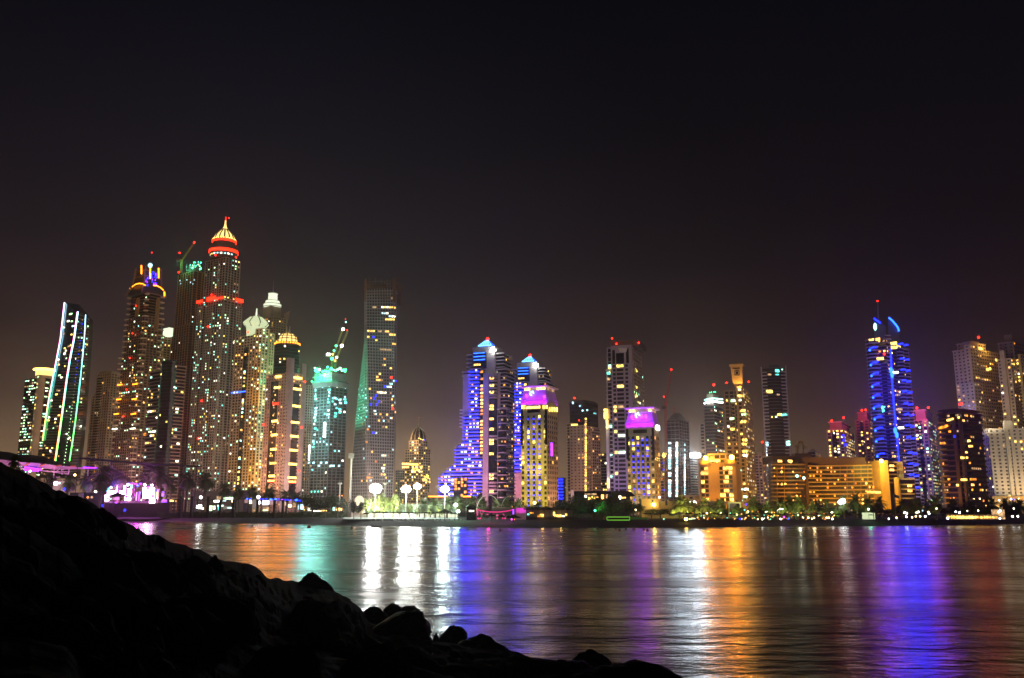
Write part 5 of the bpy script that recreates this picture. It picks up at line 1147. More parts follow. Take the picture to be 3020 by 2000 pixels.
hbox(2278, 2388, 1345, 1365, 712, 740, 'roof_storey', 'bronze_concrete'); hbox(2388, 2552, 1349, 1370, 716, 740, 'roof_storey', 'bronze_concrete')
o_ = hbox(2604, 2618, 1358, 1496, 700, 720, 'end_pier', 'terrace_band')
p = hp(2611, 1430, 706); b = MB(); b.lathe(p.x, p.y, [(2.6, 0), (2.6, hp(0, 1357, 706).z)], 16); link('round_pier', b.mesh('round_pier', 'terrace_band', True), root)
hbox(2618, 2660, 1360, 1496, 712, 735, 'end_block', 'hotel_dark')
for i, y in enumerate((1361, 1373, 1385, 1397, 1409, 1421)): hbox(2616, 2661, y, y + 4.4, 708, 714, 'balcony_band', 'terrace_band')
hbox(2655, 2662, 1361, 1420, 707.5, 716, 'end_frame', 'pale_concrete')
p = hp(2646, 1430, 700); b = MB(); b.lathe(p.x, p.y, [(2.3, 0), (2.3, hp(0, 1408, 700).z)], 16); link('round_pier', b.mesh('round_pier', 'terrace_band', True), root)
hbox(2652, 2697, 1411, 1496, 704, 730, 'low_block', 'hotel_dark')
for y in (1411, 1427, 1441, 1455, 1468): hbox(2651, 2698, y, y + 3.6, 701, 706, 'balcony_band', 'pale_concrete')
for px, py in ((2578, 1452), (2591, 1452), (2683, 1433), (2684, 1448), (2630, 1374), (2630, 1386), (2564, 1451), (2300, 1360), (2330, 1360)):
    b = MB(); b.box(-1.7, 1.7, -.2, .2, -.9, .9); link('lit_window', b.mesh('lit_window', 'lit_warm'), root, hp(px, py, 700))
for px, py, m in ((2351, 1404, 'lit_cool'), (2371, 1410, 'lit_cool'), (2332, 1361, 'lit_yellow')):
    b = MB(); b.ball((0, 0, 0), 1.2); link('balcony_lamp', b.mesh('balcony_lamp', m, True), root, hp(px, py, 686))
b = MB(); b.ball((0, 0, 0), 1.5); link('corner_lamp', b.mesh('corner_lamp', 'lamp_yellow', True), root, hp(2599, 1360, 698))
lamp('SPOT', P(2588, 1372, 686), 40000, (1, .72, .12), .8, P(2606, 1372, 704), 110)
for px, e, D0 in ((2300, 9000, 655), (2350, 9000, 655), (2420, 9000, 668), (2480, 10000, 672), (2545, 15000, 672), (2600, 17000, 668), (2660, 9000, 665)):
    lamp('SPOT', P(px, 1490, D0) * Vector((1, 1, 0)) + Vector((0, 0, 12)), e * 2.7, (1, .47, .02) if px > 2500 else (1, .40, .015), 1, P(px, 1425, 705), 130)
# --- ornamental arch building and others behind the hotel
root = thing('arch_ornament', 'small golden roof ornament of an arch flanked by two wings above the curved hotel', 'ornament', P(2361, 1340, 760)); ro2 = Vector(root.location); b = MB()
for x0, s_ in ((2361, 1),):
    pts = [P(x, y, 760) - ro2 for x, y in ((2353, 1338), (2352, 1322), (2354, 1309), (2360, 1302), (2366, 1306), (2370, 1316), (2369, 1338))]; b.tube(pts, 1.1, 6)
link('arch', b.mesh('arch', 'gold_render'), root); 
for pts in ([(2343, 1314), (2349, 1318), (2355, 1322)], [(2379, 1313), (2374, 1318), (2368, 1322)]):
    b = MB(); b.tube([P(x, y, 760) - ro2 for x, y in pts], [.5, 1.4, 1.8], 6); link('wing', b.mesh('wing', 'gold_render'), root)
b = MB(); a_ = P(2340, 1338, 760) - ro2; b.box(a_.x, a_.x + 14, -4, 6, P(0, 1338, 760).z - ro2.z - 30, P(0, 1338, 760).z - ro2.z); link('plinth', b.mesh('plinth', 'bronze_concrete'), root)
t = Tower('building', 'plain low grey roof block behind the curved hotel right of the arch ornament', 2384, 2405, 2420, 1340, 1000, 25, cat='building')
t.block(rect(0, t.W, 0, t.L), 0, t.zt(1333), 'glass', 'concrete', bh=1.2, lit=.02); t.mb('roof_block', 'concrete').box(t.W * .3, t.W * .9, 2, 10, t.zt(1333), t.zt(1324)); t.done()
def plain(label, xl, xc, xr, yref, D, a, ytop, crown, m, lit, beacons, pal='mix', extra=()):
    t = Tower('tower', label, xl, xc, xr, yref, D, a); W_, L_ = t.W, t.L; z1 = t.zt(ytop)
    t.block(rect(0, W_, 0, L_), 0, z1, 'glass', m, fh=3.7, bh=1.3, e=.5, bw=4.6, pw=1.4, lit=lit, pal=pal, ww=2.8)
    t.mb('crown', m).prism(rect(W_ * .12, W_ * .85, L_ * .1, L_ * .8), z1, t.zt(crown)); t.mb('crown', m).prism(rect(W_ * .05, W_ * .95, L_ * .04, L_ * .9), t.zt(crown) - 1.2, t.zt(crown))
    for bx_, by_ in beacons: t.beacon(bx_, by_, 1.9)
    t.block(rect(W_ * .30, W_ * .55, -1.2, .01), 0, z1 - 2, 'glass_black', 'steel_dark', fh=3.7, bh=.4, e=.2, bw=4, pw=0, lit=lit, pal=pal, cpart='bay_glass', wpart='bay_bands', roof=.4)
    return t
t = plain('lilac tower with red lit crown and coloured windows, farther left of the blue ringed tower', 2441, 2490, 2520, 1300, 1090, 28, 1268, 1242, 'lilac_render', .30, [(2453, 1241), (2488, 1232)], 'bright')
for i in range(3): t.wf(2487 + i * 3, 1286 + i * 13, 3, 3, 'lit_blue')
lamp('POINT', t.wpos(10, -10, t.zt(1246)), 7000, (1, .05, .1), 1); t.done()
t = plain('maroon rounded tower tucked against the blue ringed tower on its left', 2528, 2566, 2586, 1300, 1120, 30, 1240, 1214, 'rust_concrete', .16, [(2542, 1210), (2553, 1209)], 'gold')
lamp('POINT', t.wpos(12, -12, t.zt(1225)), 12000, (1, .08, .2), 1); t.done()
# --- blue ringed tower
t = Tower('tower', 'dark tower wrapped in bright blue balcony rings with curved blue crests and tall mast', 2575, 2632, 2690, 1200, 900, 40)
W_, L_ = t.W, t.L; z1 = t.zt(990); 
t.block(rect(0, W_ * .94, 0, L_ * .9), 0, t.zt(1000), 'glass_black', 'dark_band', fh=3.6, bh=.7, e=.3, bw=5, pw=0, lit=.10, pal='warm')
# left stack of rounded balconies and the two right stacks
mat('balcony_blue', (.35, .32, .38))
def stack(cx, cyv, r, ya, yb, part):
    mb = t.mb(part, 'balcony_blue'); y = ya
    t.mb(part + '_core', 'glass_black').lathe(cx, cyv, [(r * .85, 0), (r * .85, t.zt(ya))], 14)
    while y < yb: mb.lathe(cx, cyv, [(r, t.zt(y)), (r * 1.02, t.zt(y) + 1.3)], 14); y += 10.6
stack(4, 2.5, 7.5, 1000, 1470, 'left_balconies'); stack(W_ * .95, L_ * .58, 5.5, 1016, 1470, 'middle_balconies'); stack(W_ * .88, L_ * .93, 5.5, 1010, 1470, 'right_balconies')
def arc(px0, px1, y, dy, v, r=.75):
    pts = []
    for k in range(6):
        u = k / 5; x = px0 + (px1 - px0) * u; yy = y - dy * sin(u * pi * .62); pts.append(P(x, yy, t.D - 2 + v) - t.o)
    pts = [t.loc(t.o + q) for q in pts]; t.strip(pts, r, 'led_blue', 'balcony_light')
for i, y in enumerate((1026, 1070, 1102, 1134, 1166, 1198, 1230, 1263, 1295, 1339)):
    x0 = 2564 + (y - 1026) * .072; arc(x0, x0 + 22, y + 4, 6, 0)
    b = MB(); b.ball(t.loc(P(x0 + 1, y + 7, t.D - 3)), 1.2, 6, 4); link('balcony_light', b.mesh('balcony_light', 'led_cyan', True), t.root)
for i, y in enumerate((1015, 1058, 1091, 1123, 1155, 1190, 1222, 1255, 1290, 1335, 1368, 1401, 1435)):
    x0 = 2651 + (y - 1015) * .082; arc(x0, x0 + 13, y + 1, 2.5, 8); arc(x0 + 15, x0 + 27, y + 4, 2, 14)
mb = t.mb('middle_slab', 'balcony_blue')
y = 990
while y < 1460:
    a_ = t.loc(P(2609 + (y - 990) * .055, y, t.D + 2)); c_ = t.loc(P(2627 + (y - 990) * .06, y, t.D - 4)); mb.add([a_, c_, c_ + Vector((0, 0, .9)), a_ + Vector((0, 0, .9)), a_ + Vector((0, 4, 0)), c_ + Vector((0, 4, 0))], [(0, 1, 2, 3), (0, 4, 5, 1)]); y += 10.6
t.strip([t.loc(P(x, y, t.D - 7)) for x, y in ((2627, 1030), (2629, 1100), (2637, 1200), (2645, 1290), (2652, 1365))], .8, 'led_blue', 'spine_light')
for px, py in ((2631, 1106), (2645, 1283), (2640, 1270), (2628, 1092)):
    b = MB(); b.ball(t.loc(P(px, py, t.D - 9)), 1.7, 8, 5, 2); link('spine_lamp', b.mesh('spine_lamp', 'led_cyan', True), t.root)
crest_m = t.mb('roof_crest', 'steel_dark')
def slabpoly(pts, D0, D1):
    crest_m.loft([[tuple(t.loc(P(x, y, D_))) for x, y in pts] for D_ in (D0, D1)])
slabpoly([(2577, 940), (2612, 962), (2615, 1005), (2580, 1005)], t.D + 2, t.D + 14)
slabpoly([(2619, 936), (2634, 947), (2646, 960), (2652, 978), (2655, 1008), (2620, 1008)], t.D + 2, t.D + 14)
t.strip([t.loc(P(x, y, t.D)) for x, y in ((2621, 937), (2632, 946), (2643, 959), (2649, 968), (2651, 977))], .95, 'led_cyan', 'crest_light')
t.strip([t.loc(P(x, y, t.D)) for x, y in ((2577, 939), (2587, 946), (2597, 953))], .8, 'led_blue', 'crest_light')
b = MB(); b.ball(t.loc(P(2581, 964, t.D - 1)), 1.7, 8, 6, 2.4); link('crest_lamp', b.mesh('crest_lamp', 'lit_cool', True), t.root)
t.mb('mast', 'metal_grey').tube([t.loc(P(2591, 950, t.D + 6)), t.loc(P(2588, 890, t.D + 6))], [.9, .35]); t.beacon(2588, 888, 1.2, v=6)
t.beacon(2608, 1044, 1.9); 
for px, py, w_, h_, m in ((2570, 1002, 5, 2, 'lit_yellow'), (2589, 1001, 4.5, 3, 'lit_warm'), (2636, 1013, 6, 3, 'lit_yellow'), (2637, 1025, 6, 3, 'lit_yellow'), (2596, 1058, 7, 2.8, 'lit_yellow'), (2641, 1099, 6, 2.3, 'lit_white'), (2652, 1207, 6, 2.4, 'lit_dim'), (2657, 1262, 6, 2.2, 'lit_white'), (2636, 1346, 3, 2, 'lit_warm'), (2648, 1165, 5, 2, 'lit_dim')):
    p = t.loc(P(px, py, t.D - 6)); t.wins.append((p.x, p.y, p.z, radians(0), w_, h_, m, True))
for i in range(7):
    p = t.loc(P(2605 + random.uniform(-4, 8), 1190 + random.uniform(-5, 30), t.D - 6)); t.wins.append((p.x, p.y, p.z, 0, 1.6, 1.6, 'lit_teal', True))
for px, py, e in ((2570, 1100, 7000), (2575, 1250, 8000), (2640, 1130, 14000), (2655, 1300, 14000), (2690, 1150, 8000), (2708, 1350, 9000), (2625, 960, 7000)):
    lamp('POINT', P(px, py, t.D - 20), e * .3, (.01, .015, 1), 1.5)
t.done()
t = plain('lilac and maroon tower with two red roof lights right of the blue ringed tower', 2702, 2742, 2768, 1330, 960, 32, 1240, 1206, 'lilac_render', .26, [(2704, 1203), (2738, 1202)], 'mix')
lamp('POINT', t.wpos(12, -12, t.zt(1222)), 16000, (1, .08, .25), 1); t.done()
# --- dark bronze round tower
t = Tower('tower', 'broad near-black bronze tower with rounded corners and dim brown balcony bands', 2768, 2850, 2918, 1340, 640, 50)
W_, L_ = t.W, t.L; z1 = t.zt(1218)
def rrect(x0, x1, y0, y1, r, n_=5):
    out = []
    for cx_, cy2, a0 in ((x1 - r, y0 + r, -90), (x1 - r, y1 - r, 0), (x0 + r, y1 - r, 90), (x0 + r, y0 + r, 180)):
        for k in range(n_ + 1): a_ = radians(a0 + 90 * k / n_); out.append((cx_ + r * cos(a_), cy2 + r * sin(a_)))
    return out
t.block(rrect(0, W_ * .97, 0, L_ * .97, 7), 0, z1, 'glass_black', 'bronze_concrete', fh=3.9, bh=1.1, e=.9, bw=3.6, pw=0, lit=.12, pal='amber', ww=2.2, wh=1.6)
mb = t.mb('left_band', 'terrace_band')
for k in range(int(z1 / 3.9)):
    mb.prism([(x, y) for x, y in offset(rrect(0, W_ * .42, -.2, 12, 6), 1.0)], 3.9 * k + .08, 3.9 * k + 1.0)
t.mb('pilaster', 'bronze_concrete').box(W_ * .62, W_ * .74, -1.6, 1, 0, t.zt(1235)); t.mb('pilaster', 'bronze_concrete').box(W_ * .84, W_ * .93, -1.6, 1, 0, t.zt(1235))
t.mb('roof_storey', 'bronze_concrete').prism(rrect(2, W_ * .9, 2, L_ * .9, 6), z1, t.zt(1206)); t.mb('roof_eave', 'bronze_concrete').prism(offset(rrect(1, W_ * .92, 1, L_ * .92, 6), 1.2), t.zt(1207), t.zt(1203.5))
for px, py, w_, m in ((2797, 1239, 3.5, 'lit_yellow'), (2808, 1236, 3, 'lit_warm'), (2775, 1262, 5, 'lit_orange'), (2783, 1259, 5, 'lit_orange'), (2791, 1256, 3, 'lit_orange'), (2827, 1232, 2, 'lit_yellow'), (2839, 1350, 4, 'lit_yellow'), (2863, 1316, 4, 'lit_warm'), (2858, 1300, 3, 'lit_yellow'), (2843, 1415, 6, 'lit_warm'), (2870, 1414, 6, 'lit_orange'), (2869, 1430, 3, 'lit_warm'), (2824, 1431, 2.4, 'lit_yellow'), (2780, 1307, 5, 'lit_orange'), (2815, 1287, 1.8, 'lit_blue')):
    p = t.front(px, py, -1.9); t.wins.append((p.x, -1.9, p.z, 0, w_ * .75, 1.5, m, True))
t.beacon(2835, 1191, 1.5, v=3); t.beacon(2830, 1193, 1.0, v=3)
lamp('SPOT', t.wpos(4, -30, 3), 42000, (1, .42, .08), 1, t.wpos(2, 0, 36), 100)
t.done()
# --- pale right-hand towers
t = Tower('tower', 'tall weathered beige tower with lilac lit narrow face and stepped top', 2826, 2876, 2965, 1200, 900, 58)
W_, L_ = t.W, t.L; kw = dict(core='glass', fh=3.55, punch=True, bh=0, bw=4.4, ww=2.2, wh=1.7, pal='amber', roof=.8)
t.block(rect(0, W_, 0, L_), 0, t.zt(1030), wall='sand_render', lit=.06, **kw)
t.block(rect(W_ * .72, W_ + 1.4, -1.2, L_ * .22), 0, t.zt(1018), wall='sand_render', lit=.04, **kw)
t.block(rect(W_ * .1, W_ * .9, L_ * .1, L_ * .6), t.zt(1030), t.zt(1008), wall='sand_render', lit=.05, **kw)
t.mb('roof_block', 'sand_render').box(W_ * .25, W_ * .8, L_ * .2, L_ * .45, t.zt(1008), t.zt(1000))
t.block(rect(W_ * .35, W_ + 2.4, -2.2, 8), 0, t.zt(1130), wall='concrete', lit=.04, **kw)
t.beacon(2886, 995, 2.0, v=8)
for px, py in ((2888, 1028), (2892, 1029), (2870, 1030), (2937, 1062), (2918, 1088), (2911, 1090)): t.wr(px, py, 3.5, 2.6, 'lit_yellow')
lamp('POINT', t.wpos(W_ + 6, L_ * .5, t.zt(1020)), 6000, (1, .55, .1), 1)
lamp('SPOT', t.wpos(-20, -60, t.zt(1180)), 28000, (.50, .36, 1), 3, t.wpos(W_ * .4, 0, t.zt(1120)), 70)
lamp('SPOT', t.wpos(W_ + 70, L_ * .5 - 60, 8), 50000, (1, .55, .16), 3, t.wpos(W_, L_ * .5, 90), 90)
t.done()
t = Tower('tower', 'beige tower with black unlit upper floors cut by the picture edge', 2956, 2996, 3050, 1200, 880, 52)
W_, L_ = t.W, t.L
t.block(rect(0, W_, 0, L_), 0, t.zt(1058), wall='sand_render', lit=.12, **{**kw, 'pal': 'gold'})
t.mb('fin', 'sand_render').box(W_ * .28, W_ * .62, -1.6, 2, 0, t.zt(1032)); t.block(rect(W_ * .05, W_ * 1.2, 4, L_ * .9), t.zt(1058), t.zt(1008), wall='dark_concrete', lit=.02, **kw)
t.mb('roof_block', 'dark_concrete').prism(rect(W_ * .5, W_ * 1.1, 6, L_ * .8), t.zt(1008), t.zt(984))
t.block(rect(W_ * .9, W_ + 5, L_ * .25, L_ * .7), 0, t.zt(1045), wall='sand_render', lit=.10, **{**kw, 'pal': 'gold'})
lamp('SPOT', t.wpos(W_ * .3, -70, t.zt(1270)), 80000, (1, .8, .45), 3, t.wpos(W_ * .3, 0, t.zt(1170)), 80)
t.done()
t = Tower('tower', 'shorter white lit tower with neat grid of square windows at the picture edge', 2923, 3060, 3090, 1350, 850, 10, L=30)
W_, L_ = t.W, t.L; kw = dict(core='glass', fh=3.5, punch=True, bh=0, bw=4.9, ww=2.3, wh=1.9, pal='gold', roof=.9)
t.block(rect(0, W_, 0, L_), 0, t.zt(1265), wall='white_concrete', lit=.05, **kw)
a_ = t.front(2960, 1250).x; c_ = t.front(2985, 1250).x
t.mb('fin', 'white_concrete').box(a_, a_ + 3.2, -1.2, 2, 0, t.zt(1240)); t.mb('fin', 'white_concrete').box(c_ - 3.2, c_, -1.2, 2, 0, t.zt(1240)); t.mb('fin', 'white_concrete').box(a_ + 3.2, c_ - 3.2, -1.0, 1, t.zt(1264), t.zt(1240))
t.mb('arcade', 'gold_render').box(-4, W_ + 3, -4, 0, 0, t.zt(1463))
lamp('SPOT', t.wpos(W_ * .3, -60, 4), 60000, (1, .92, .68), 3, t.wpos(W_ * .3, 0, 45), 100)
lamp('SPOT', t.wpos(4, -14, 4), 9000, (1, .6, .2), 1, t.wpos(4, 0, 8), 120)
t.done()
# --- low buildings at the foot of the skyline
t = Tower('building', 'low rose service building behind the flame-yellow palms', 2004, 2050, 2062, 1470, 640, 15, cat='building')
t.block(rect(0, t.W, 0, t.L), 0, t.zt(1462), 'glass_brown', 'pink_render', bh=0, punch=True, bw=5, ww=2.6, wh=1.6, fh=3.6, lit=.1, pal='warm', roof=.5); t.done()
# spots added near the ground to brighten the feet of the towers
for px, D_, e, c_ in ((330, 1080, 300000, (1, .55, .30)), (420, 1000, 130000, (1, .5, .3)), (500, 840, 150000, (1, .55, .35)), (600, 1150, 330000, (1, .55, .42)), (700, 980, 170000, (1, .62, .38)),
                 (830, 870, 230000, (1, .50, .42)), (960, 970, 200000, (.9, .62, .5)), (1100, 1080, 330000, (1, .66, .46)), (1230, 1200, 260000, (1, .7, .35)), (1720, 990, 190000, (1, .5, .3)),
                 (2000, 930, 70000, (.8, .55, .6)), (2110, 950, 80000, (.9, .6, .5)), (2250, 1080, 120000, (1, .6, .5)), (2480, 1000, 90000, (1, .5, .6)), (2735, 880, 110000, (.8, .5, .8))):
    lamp('SPOT', P(px, 1480, D_) * Vector((1, 1, 0)) + Vector((0, 0, 9)), e * 1.0, c_, 4, P(px, 1330, D_ + 120), 125, .9)

# spots added before the towers to draw the long reflections on the bay
for px, py, D_, e, c_, r_ in ((745, 1300, 900, 260000, (1, .25, .004), 8), (790, 1290, 900, 330000, (1, .27, .004), 8), (835, 1300, 900, 330000, (1, .25, .004), 8), (872, 1330, 900, 170000, (1, .12, .01), 6), (560, 1240, 1200, 170000, (1, .0, .0), 7),
        (905, 1240, 1000, 200000, (.35, .75, 1), 7), (935, 1210, 1000, 330000, (.45, .85, 1), 7), (965, 1200, 1000, 240000, (.25, .8, .8), 7),
        (1365, 1300, 880, 400000, (.0, .0, 1), 9), (1400, 1240, 880, 330000, (.02, .02, 1), 9), (1450, 1200, 880, 120000, (.3, .2, 1), 9), (1520, 1300, 980, 330000, (.03, .02, 1), 9), (1560, 1350, 980, 200000, (.2, .1, 1), 9),
        (1890, 1235, 590, 70000, (.40, .0, 1), 6), (2580, 1150, 860, 150000, (.5, .0, 1), 8), (1982, 1335, 985, 270000, (.70, .84, 1), 8), (2006, 1335, 985, 270000, (.70, .84, 1), 8), (2030, 1340, 985, 270000, (.75, .87, 1), 8), (2072, 1338, 1000, 270000, (.75, .86, 1), 7), (2012, 1340, 1400, 300000, (.70, .84, 1), 10), (2038, 1342, 1400, 1600000, (.78, .9, 1), 11), (2062, 1342, 1400, 1200000, (.75, .86, 1), 10), (2085, 1352, 670, 160000, (1, .24, .005), 5), (2130, 1348, 670, 200000, (1, .25, .005), 5), (2160, 1352, 670, 200000, (1, .25, .005), 5), (2190, 1300, 800, 90000, (1, .4, .05), 5),
        (2590, 1200, 870, 420000, (.02, .0, 1), 10), (2630, 1150, 870, 650000, (.0, .0, 1), 10), (2670, 1200, 870, 650000, (.0, .0, 1), 10), (2715, 1300, 870, 420000, (.0, .0, 1), 10), (2845, 1191, 620, 16000, (1, .0, .0), 5), (2880, 1195, 620, 22000, (1, .0, .0), 5)):
    blue = c_[2] > .9 and c_[0] < .1; beam(px, py, D_, e * (.085 if blue else .13), c_, r_)
# ================================================================== waterfront: palms, trees, parasols, lamps, stage
mat('palm_leaf', (.075, .10, .035), .6, .3, .8); mat('dry_leaf', (.13, .11, .05), .7, .3, .8); mat('palm_trunk', (.16, .12, .085), .9, .3, 1.5)
mat('tree_leaf', (.045, .065, .025), .7, .35, .6); mat('bush_leaf', (.11, .14, .05), .7, .3, .6); mat('tree_bark', (.09, .07, .05), .9)
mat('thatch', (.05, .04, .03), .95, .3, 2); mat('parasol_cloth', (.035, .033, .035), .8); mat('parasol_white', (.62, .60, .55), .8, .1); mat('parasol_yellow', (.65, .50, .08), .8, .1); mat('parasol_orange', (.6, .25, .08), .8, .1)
mat('timber_dark', (.018, .014, .012), .8); mat('court_net', (.30, .42, .36), .9, .2, .3); mat('tent_skin', (.016, .014, .016), .7, .1); mat('tent_lining', (.60, .50, .55), .7, .08)
mat('white_cloth', (.7, .68, .66), .8, .1); mat('buoy_red', (.25, .02, .015), .5); mat('post_grey', (.45, .45, .43), .5); mat('flag_blue', (.03, .04, .12), .8); mat('pergola_wood', (.12, .09, .07), .8)
def frond(b, L_, az, el, droop, wd):
    n_ = 11; p = Vector((0, 0, 0)); d = Vector((cos(az) * cos(el), sin(az) * cos(el), sin(el))); side = Vector((-sin(az), cos(az), 0)); st = L_ / n_
    for i in range(n_):
        q = p + d * st; f = i / n_
        w_ = wd * (sin(pi * min(1, .12 + f * .95)) ** .6) * (1 - .25 * f)
        for s_ in (-1, 1):
            for h in (0, .33, .66):
                a_ = p.lerp(q, h); tip = a_ + side * s_ * w_ + d * w_ * .55 + Vector((0, 0, -w_ * random.uniform(.15, .55)))
                b.add([a_, p.lerp(q, h + .34), tip + d * w_ * .05, tip], [(0, 1, 2, 3)])
        b.add([p + side * .05, p - side * .05, q], [(0, 1, 2)])
        d = (d + Vector((0, 0, -droop * (1 + f)))).normalized(); p = q
PALMS = []
def make_palm(h, seed, n_=58, fl=3.9, spread=1.0, lean=.3):
    random.seed(seed); r = thing('palm_tree', 'date palm', 'palm')
    b = MB(); pts = []; rad = []
    for i in range(9):
        f = i / 8; pts.append((lean * f * f * 2, .1 * sin(f * 5), h * f)); rad.append(.42 - .16 * f + (.06 if i % 2 else 0))
    b.tube(pts, rad, 8); b.ball((pts[-1][0], pts[-1][1], h), .65, 8, 5, 1.2); link('trunk', b.mesh('trunk', 'palm_trunk'), r)
    b = MB(); o_ = Vector(pts[-1])
    for i in range(n_):
        el_ = radians(random.uniform(-25, 80)) if i % 5 else radians(random.uniform(-55, -10)); k = len(b.v)
        frond(b, fl * random.uniform(.8, 1.15), random.uniform(0, 2 * pi), el_, .13 * spread * random.uniform(.7, 1.4), fl * .21)
        b.v[k:] = [(x + o_.x, y + o_.y, z + o_.z + .2) for x, y, z in b.v[k:]]
    link('crown', b.mesh('crown', 'palm_leaf'), r); return r
PALMS = [make_palm(9, 11), make_palm(7, 12, 56, 4.2), make_palm(11, 13, 60, 4.0), make_palm(5.5, 14, 54, 4.3, .8)]
PH = [9, 7, 11, 5.5]; used = set(); random.seed(99)
def put(root, loc, rz, sc_, label, group=None):
    if root.name not in used:
        used.add(root.name); root.location = loc; root.rotation_euler = (0, 0, rz); root.scale = (sc_,) * 3; root['label'] = label
        if group: root['group'] = group
        return root
    return copy_tree(root, loc, rz, sc_, label, group)
def palm(px, yc, D, label, kind=None, wpx=None, group='palms along the waterfront'):
    """px, yc: photo position of the crown centre; wpx crown width in photo pixels"""
    c = P(px, yc, D); h = c.z - GZ; k = kind if kind is not None else min(range(4), key=lambda i: abs(PH[i] - h) + random.random())
    cw = (wpx or 60) * D / F; s_ = cw / 7.6; z0 = c.z - PH[k] * s_
    if D < 100: return put(PALMS[k], (c.x, D, z0), 1, s_, label, group)
    return put(PALMS[k], (c.x, D, min(z0, GZ)), random.uniform(0, 6.28), s_ if z0 <= GZ else (c.z - GZ) / PH[k], label, group)
for px, yc, D, w_, lb in [
    (38, 1362, 21.6, 46, 'small dark palm tuft growing on the rocky crest'),
    (205, 1420, 470, 50, 'dim palm under the purple lit tent near the rock slope'),
    (298, 1425, 455, 62, 'dark palm between the tent and the blue lit palm'),
    (252, 1423, 500, 60, 'pale lit palm glowing greenish left of the blue lit palm'),
    (312, 1398, 470, 66, 'big dark palm washed in deep blue beside the stage'),
    (350, 1408, 500, 64, 'palm lit white and blue right behind the stage hut'),
    (372, 1425, 520, 56, 'pale palm with violet light just behind the stage canopy'),
    (428, 1420, 505, 60, 'broad dark palm above the bright stage screens'),
    (472, 1405, 495, 74, 'large maroon tinted palm right of the stage'),
    (505, 1428, 505, 50, 'small dark palm between the maroon palm and the two tall ones'),
    (551, 1415, 490, 62, 'tall dark palm, left one of the pair with clean trunks'),
    (604, 1416, 488, 60, 'tall dark palm, right one of the pair with clean trunks'),
    (662, 1442, 478, 44, 'upright narrow palm below the beige balcony tower'),
    (706, 1455, 476, 48, 'ragged dark palm left of the blue lamp string'),
    (743, 1452, 474, 42, 'dark palm over the start of the blue lamp string'),
    (797, 1456, 470, 62, 'dark palm in front of the arched entrance of the pink grey tower'),
    (843, 1464, 466, 50, 'bushy dark palm over the middle of the blue lamp string'),
    (873, 1467, 464, 50, 'bushy dark palm at the end of the blue lamp string'),
    (905, 1474, 460, 46, 'low dark palm beside the round leafy trees'),
    (1252, 1490, 430, 46, 'pale hazy palm just right of the white flood lamps'),
    (1284, 1493, 432, 42, 'pale hazy palm behind the parasol row'),
    (1318, 1488, 436, 50, 'palm standing right behind the small flood lamp post'),
    (1352, 1486, 430, 46, 'green lit palm left of the dark hut'),
    (1390, 1488, 426, 52, 'yellow green palm directly over the dark hut'),
    (1421, 1490, 436, 40, 'dark palm behind the pink festoon frame'),
    (1468, 1493, 430, 46, 'green palm over the middle of the pink festoon'),
    (1496, 1490, 440, 44, 'shadowed palm below the rose wall of the second blue tower'),
    (1532, 1492, 436, 46, 'dark green palm at the foot of the yellow hotel tower'),
    (1590, 1496, 440, 42, 'dark green palm right of the yellow hotel lamps'),
    (1640, 1497, 440, 40, 'black palm left of the dense dark trees'),
    (1771, 1503, 372, 48, 'vivid green lit palm on the beach'),
    (2006, 1490, 395, 62, 'blazing yellow palm beside the amber house'),
    (2036, 1496, 400, 50, 'yellow lit palm right behind the cream parasols'),
    (2078, 1492, 398, 42, 'upright golden palm below the orange building'),
    (2126, 1494, 402, 46, 'olive palm before the grey entrance block'),
    (2216, 1490, 410, 50, 'olive palm at the foot of the ochre tower'),
    (2262, 1499, 404, 44, 'dull olive palm left of the curved hotel'),
    (2300, 1492, 400, 42, 'bushy olive palm near the white street lamp'),
    (2325, 1484, 408, 50, 'tall leafy palm below the west wing of the curved hotel'),
    (2352, 1486, 402, 44, 'olive palm over the yellow parasols'),
    (2392, 1498, 404, 38, 'small golden palm over the white parasols'),
    (2440, 1496, 406, 46, 'dark palm left of the white lit palm'),
    (2488, 1486, 405, 50, 'palm with glaring white light in its crown before the curved hotel'),
    (2526, 1480, 412, 56, 'large dark palm right of the white lit palm'),
    (2556, 1490, 406, 44, 'dark palm before the end of the long hotel wing'),
    (2598, 1488, 412, 52, 'dark palm below the round golden pier'),
    (2660, 1494, 412, 44, 'dim palm beside the flag pole'),
    (2706, 1492, 414, 44, 'dim palm between the flag pole and the bronze tower'),
    (2758, 1490, 410, 66, 'wide dim palm below the left corner of the bronze tower'),
    (2812, 1495, 416, 46, 'dim palm below the middle of the bronze tower'),
    (2870, 1492, 418, 48, 'dim palm below the right corner of the bronze tower'),
    (2930, 1492, 414, 44, 'dark palm in front of the white lit grid tower'),
    (2968, 1488, 420, 44, 'dark palm right of the violet lamps near the grid tower'),
    (3008, 1494, 410, 46, 'faintly white lit palm cut by the picture edge')]:
    palm(px, yc, D, lb, wpx=w_)
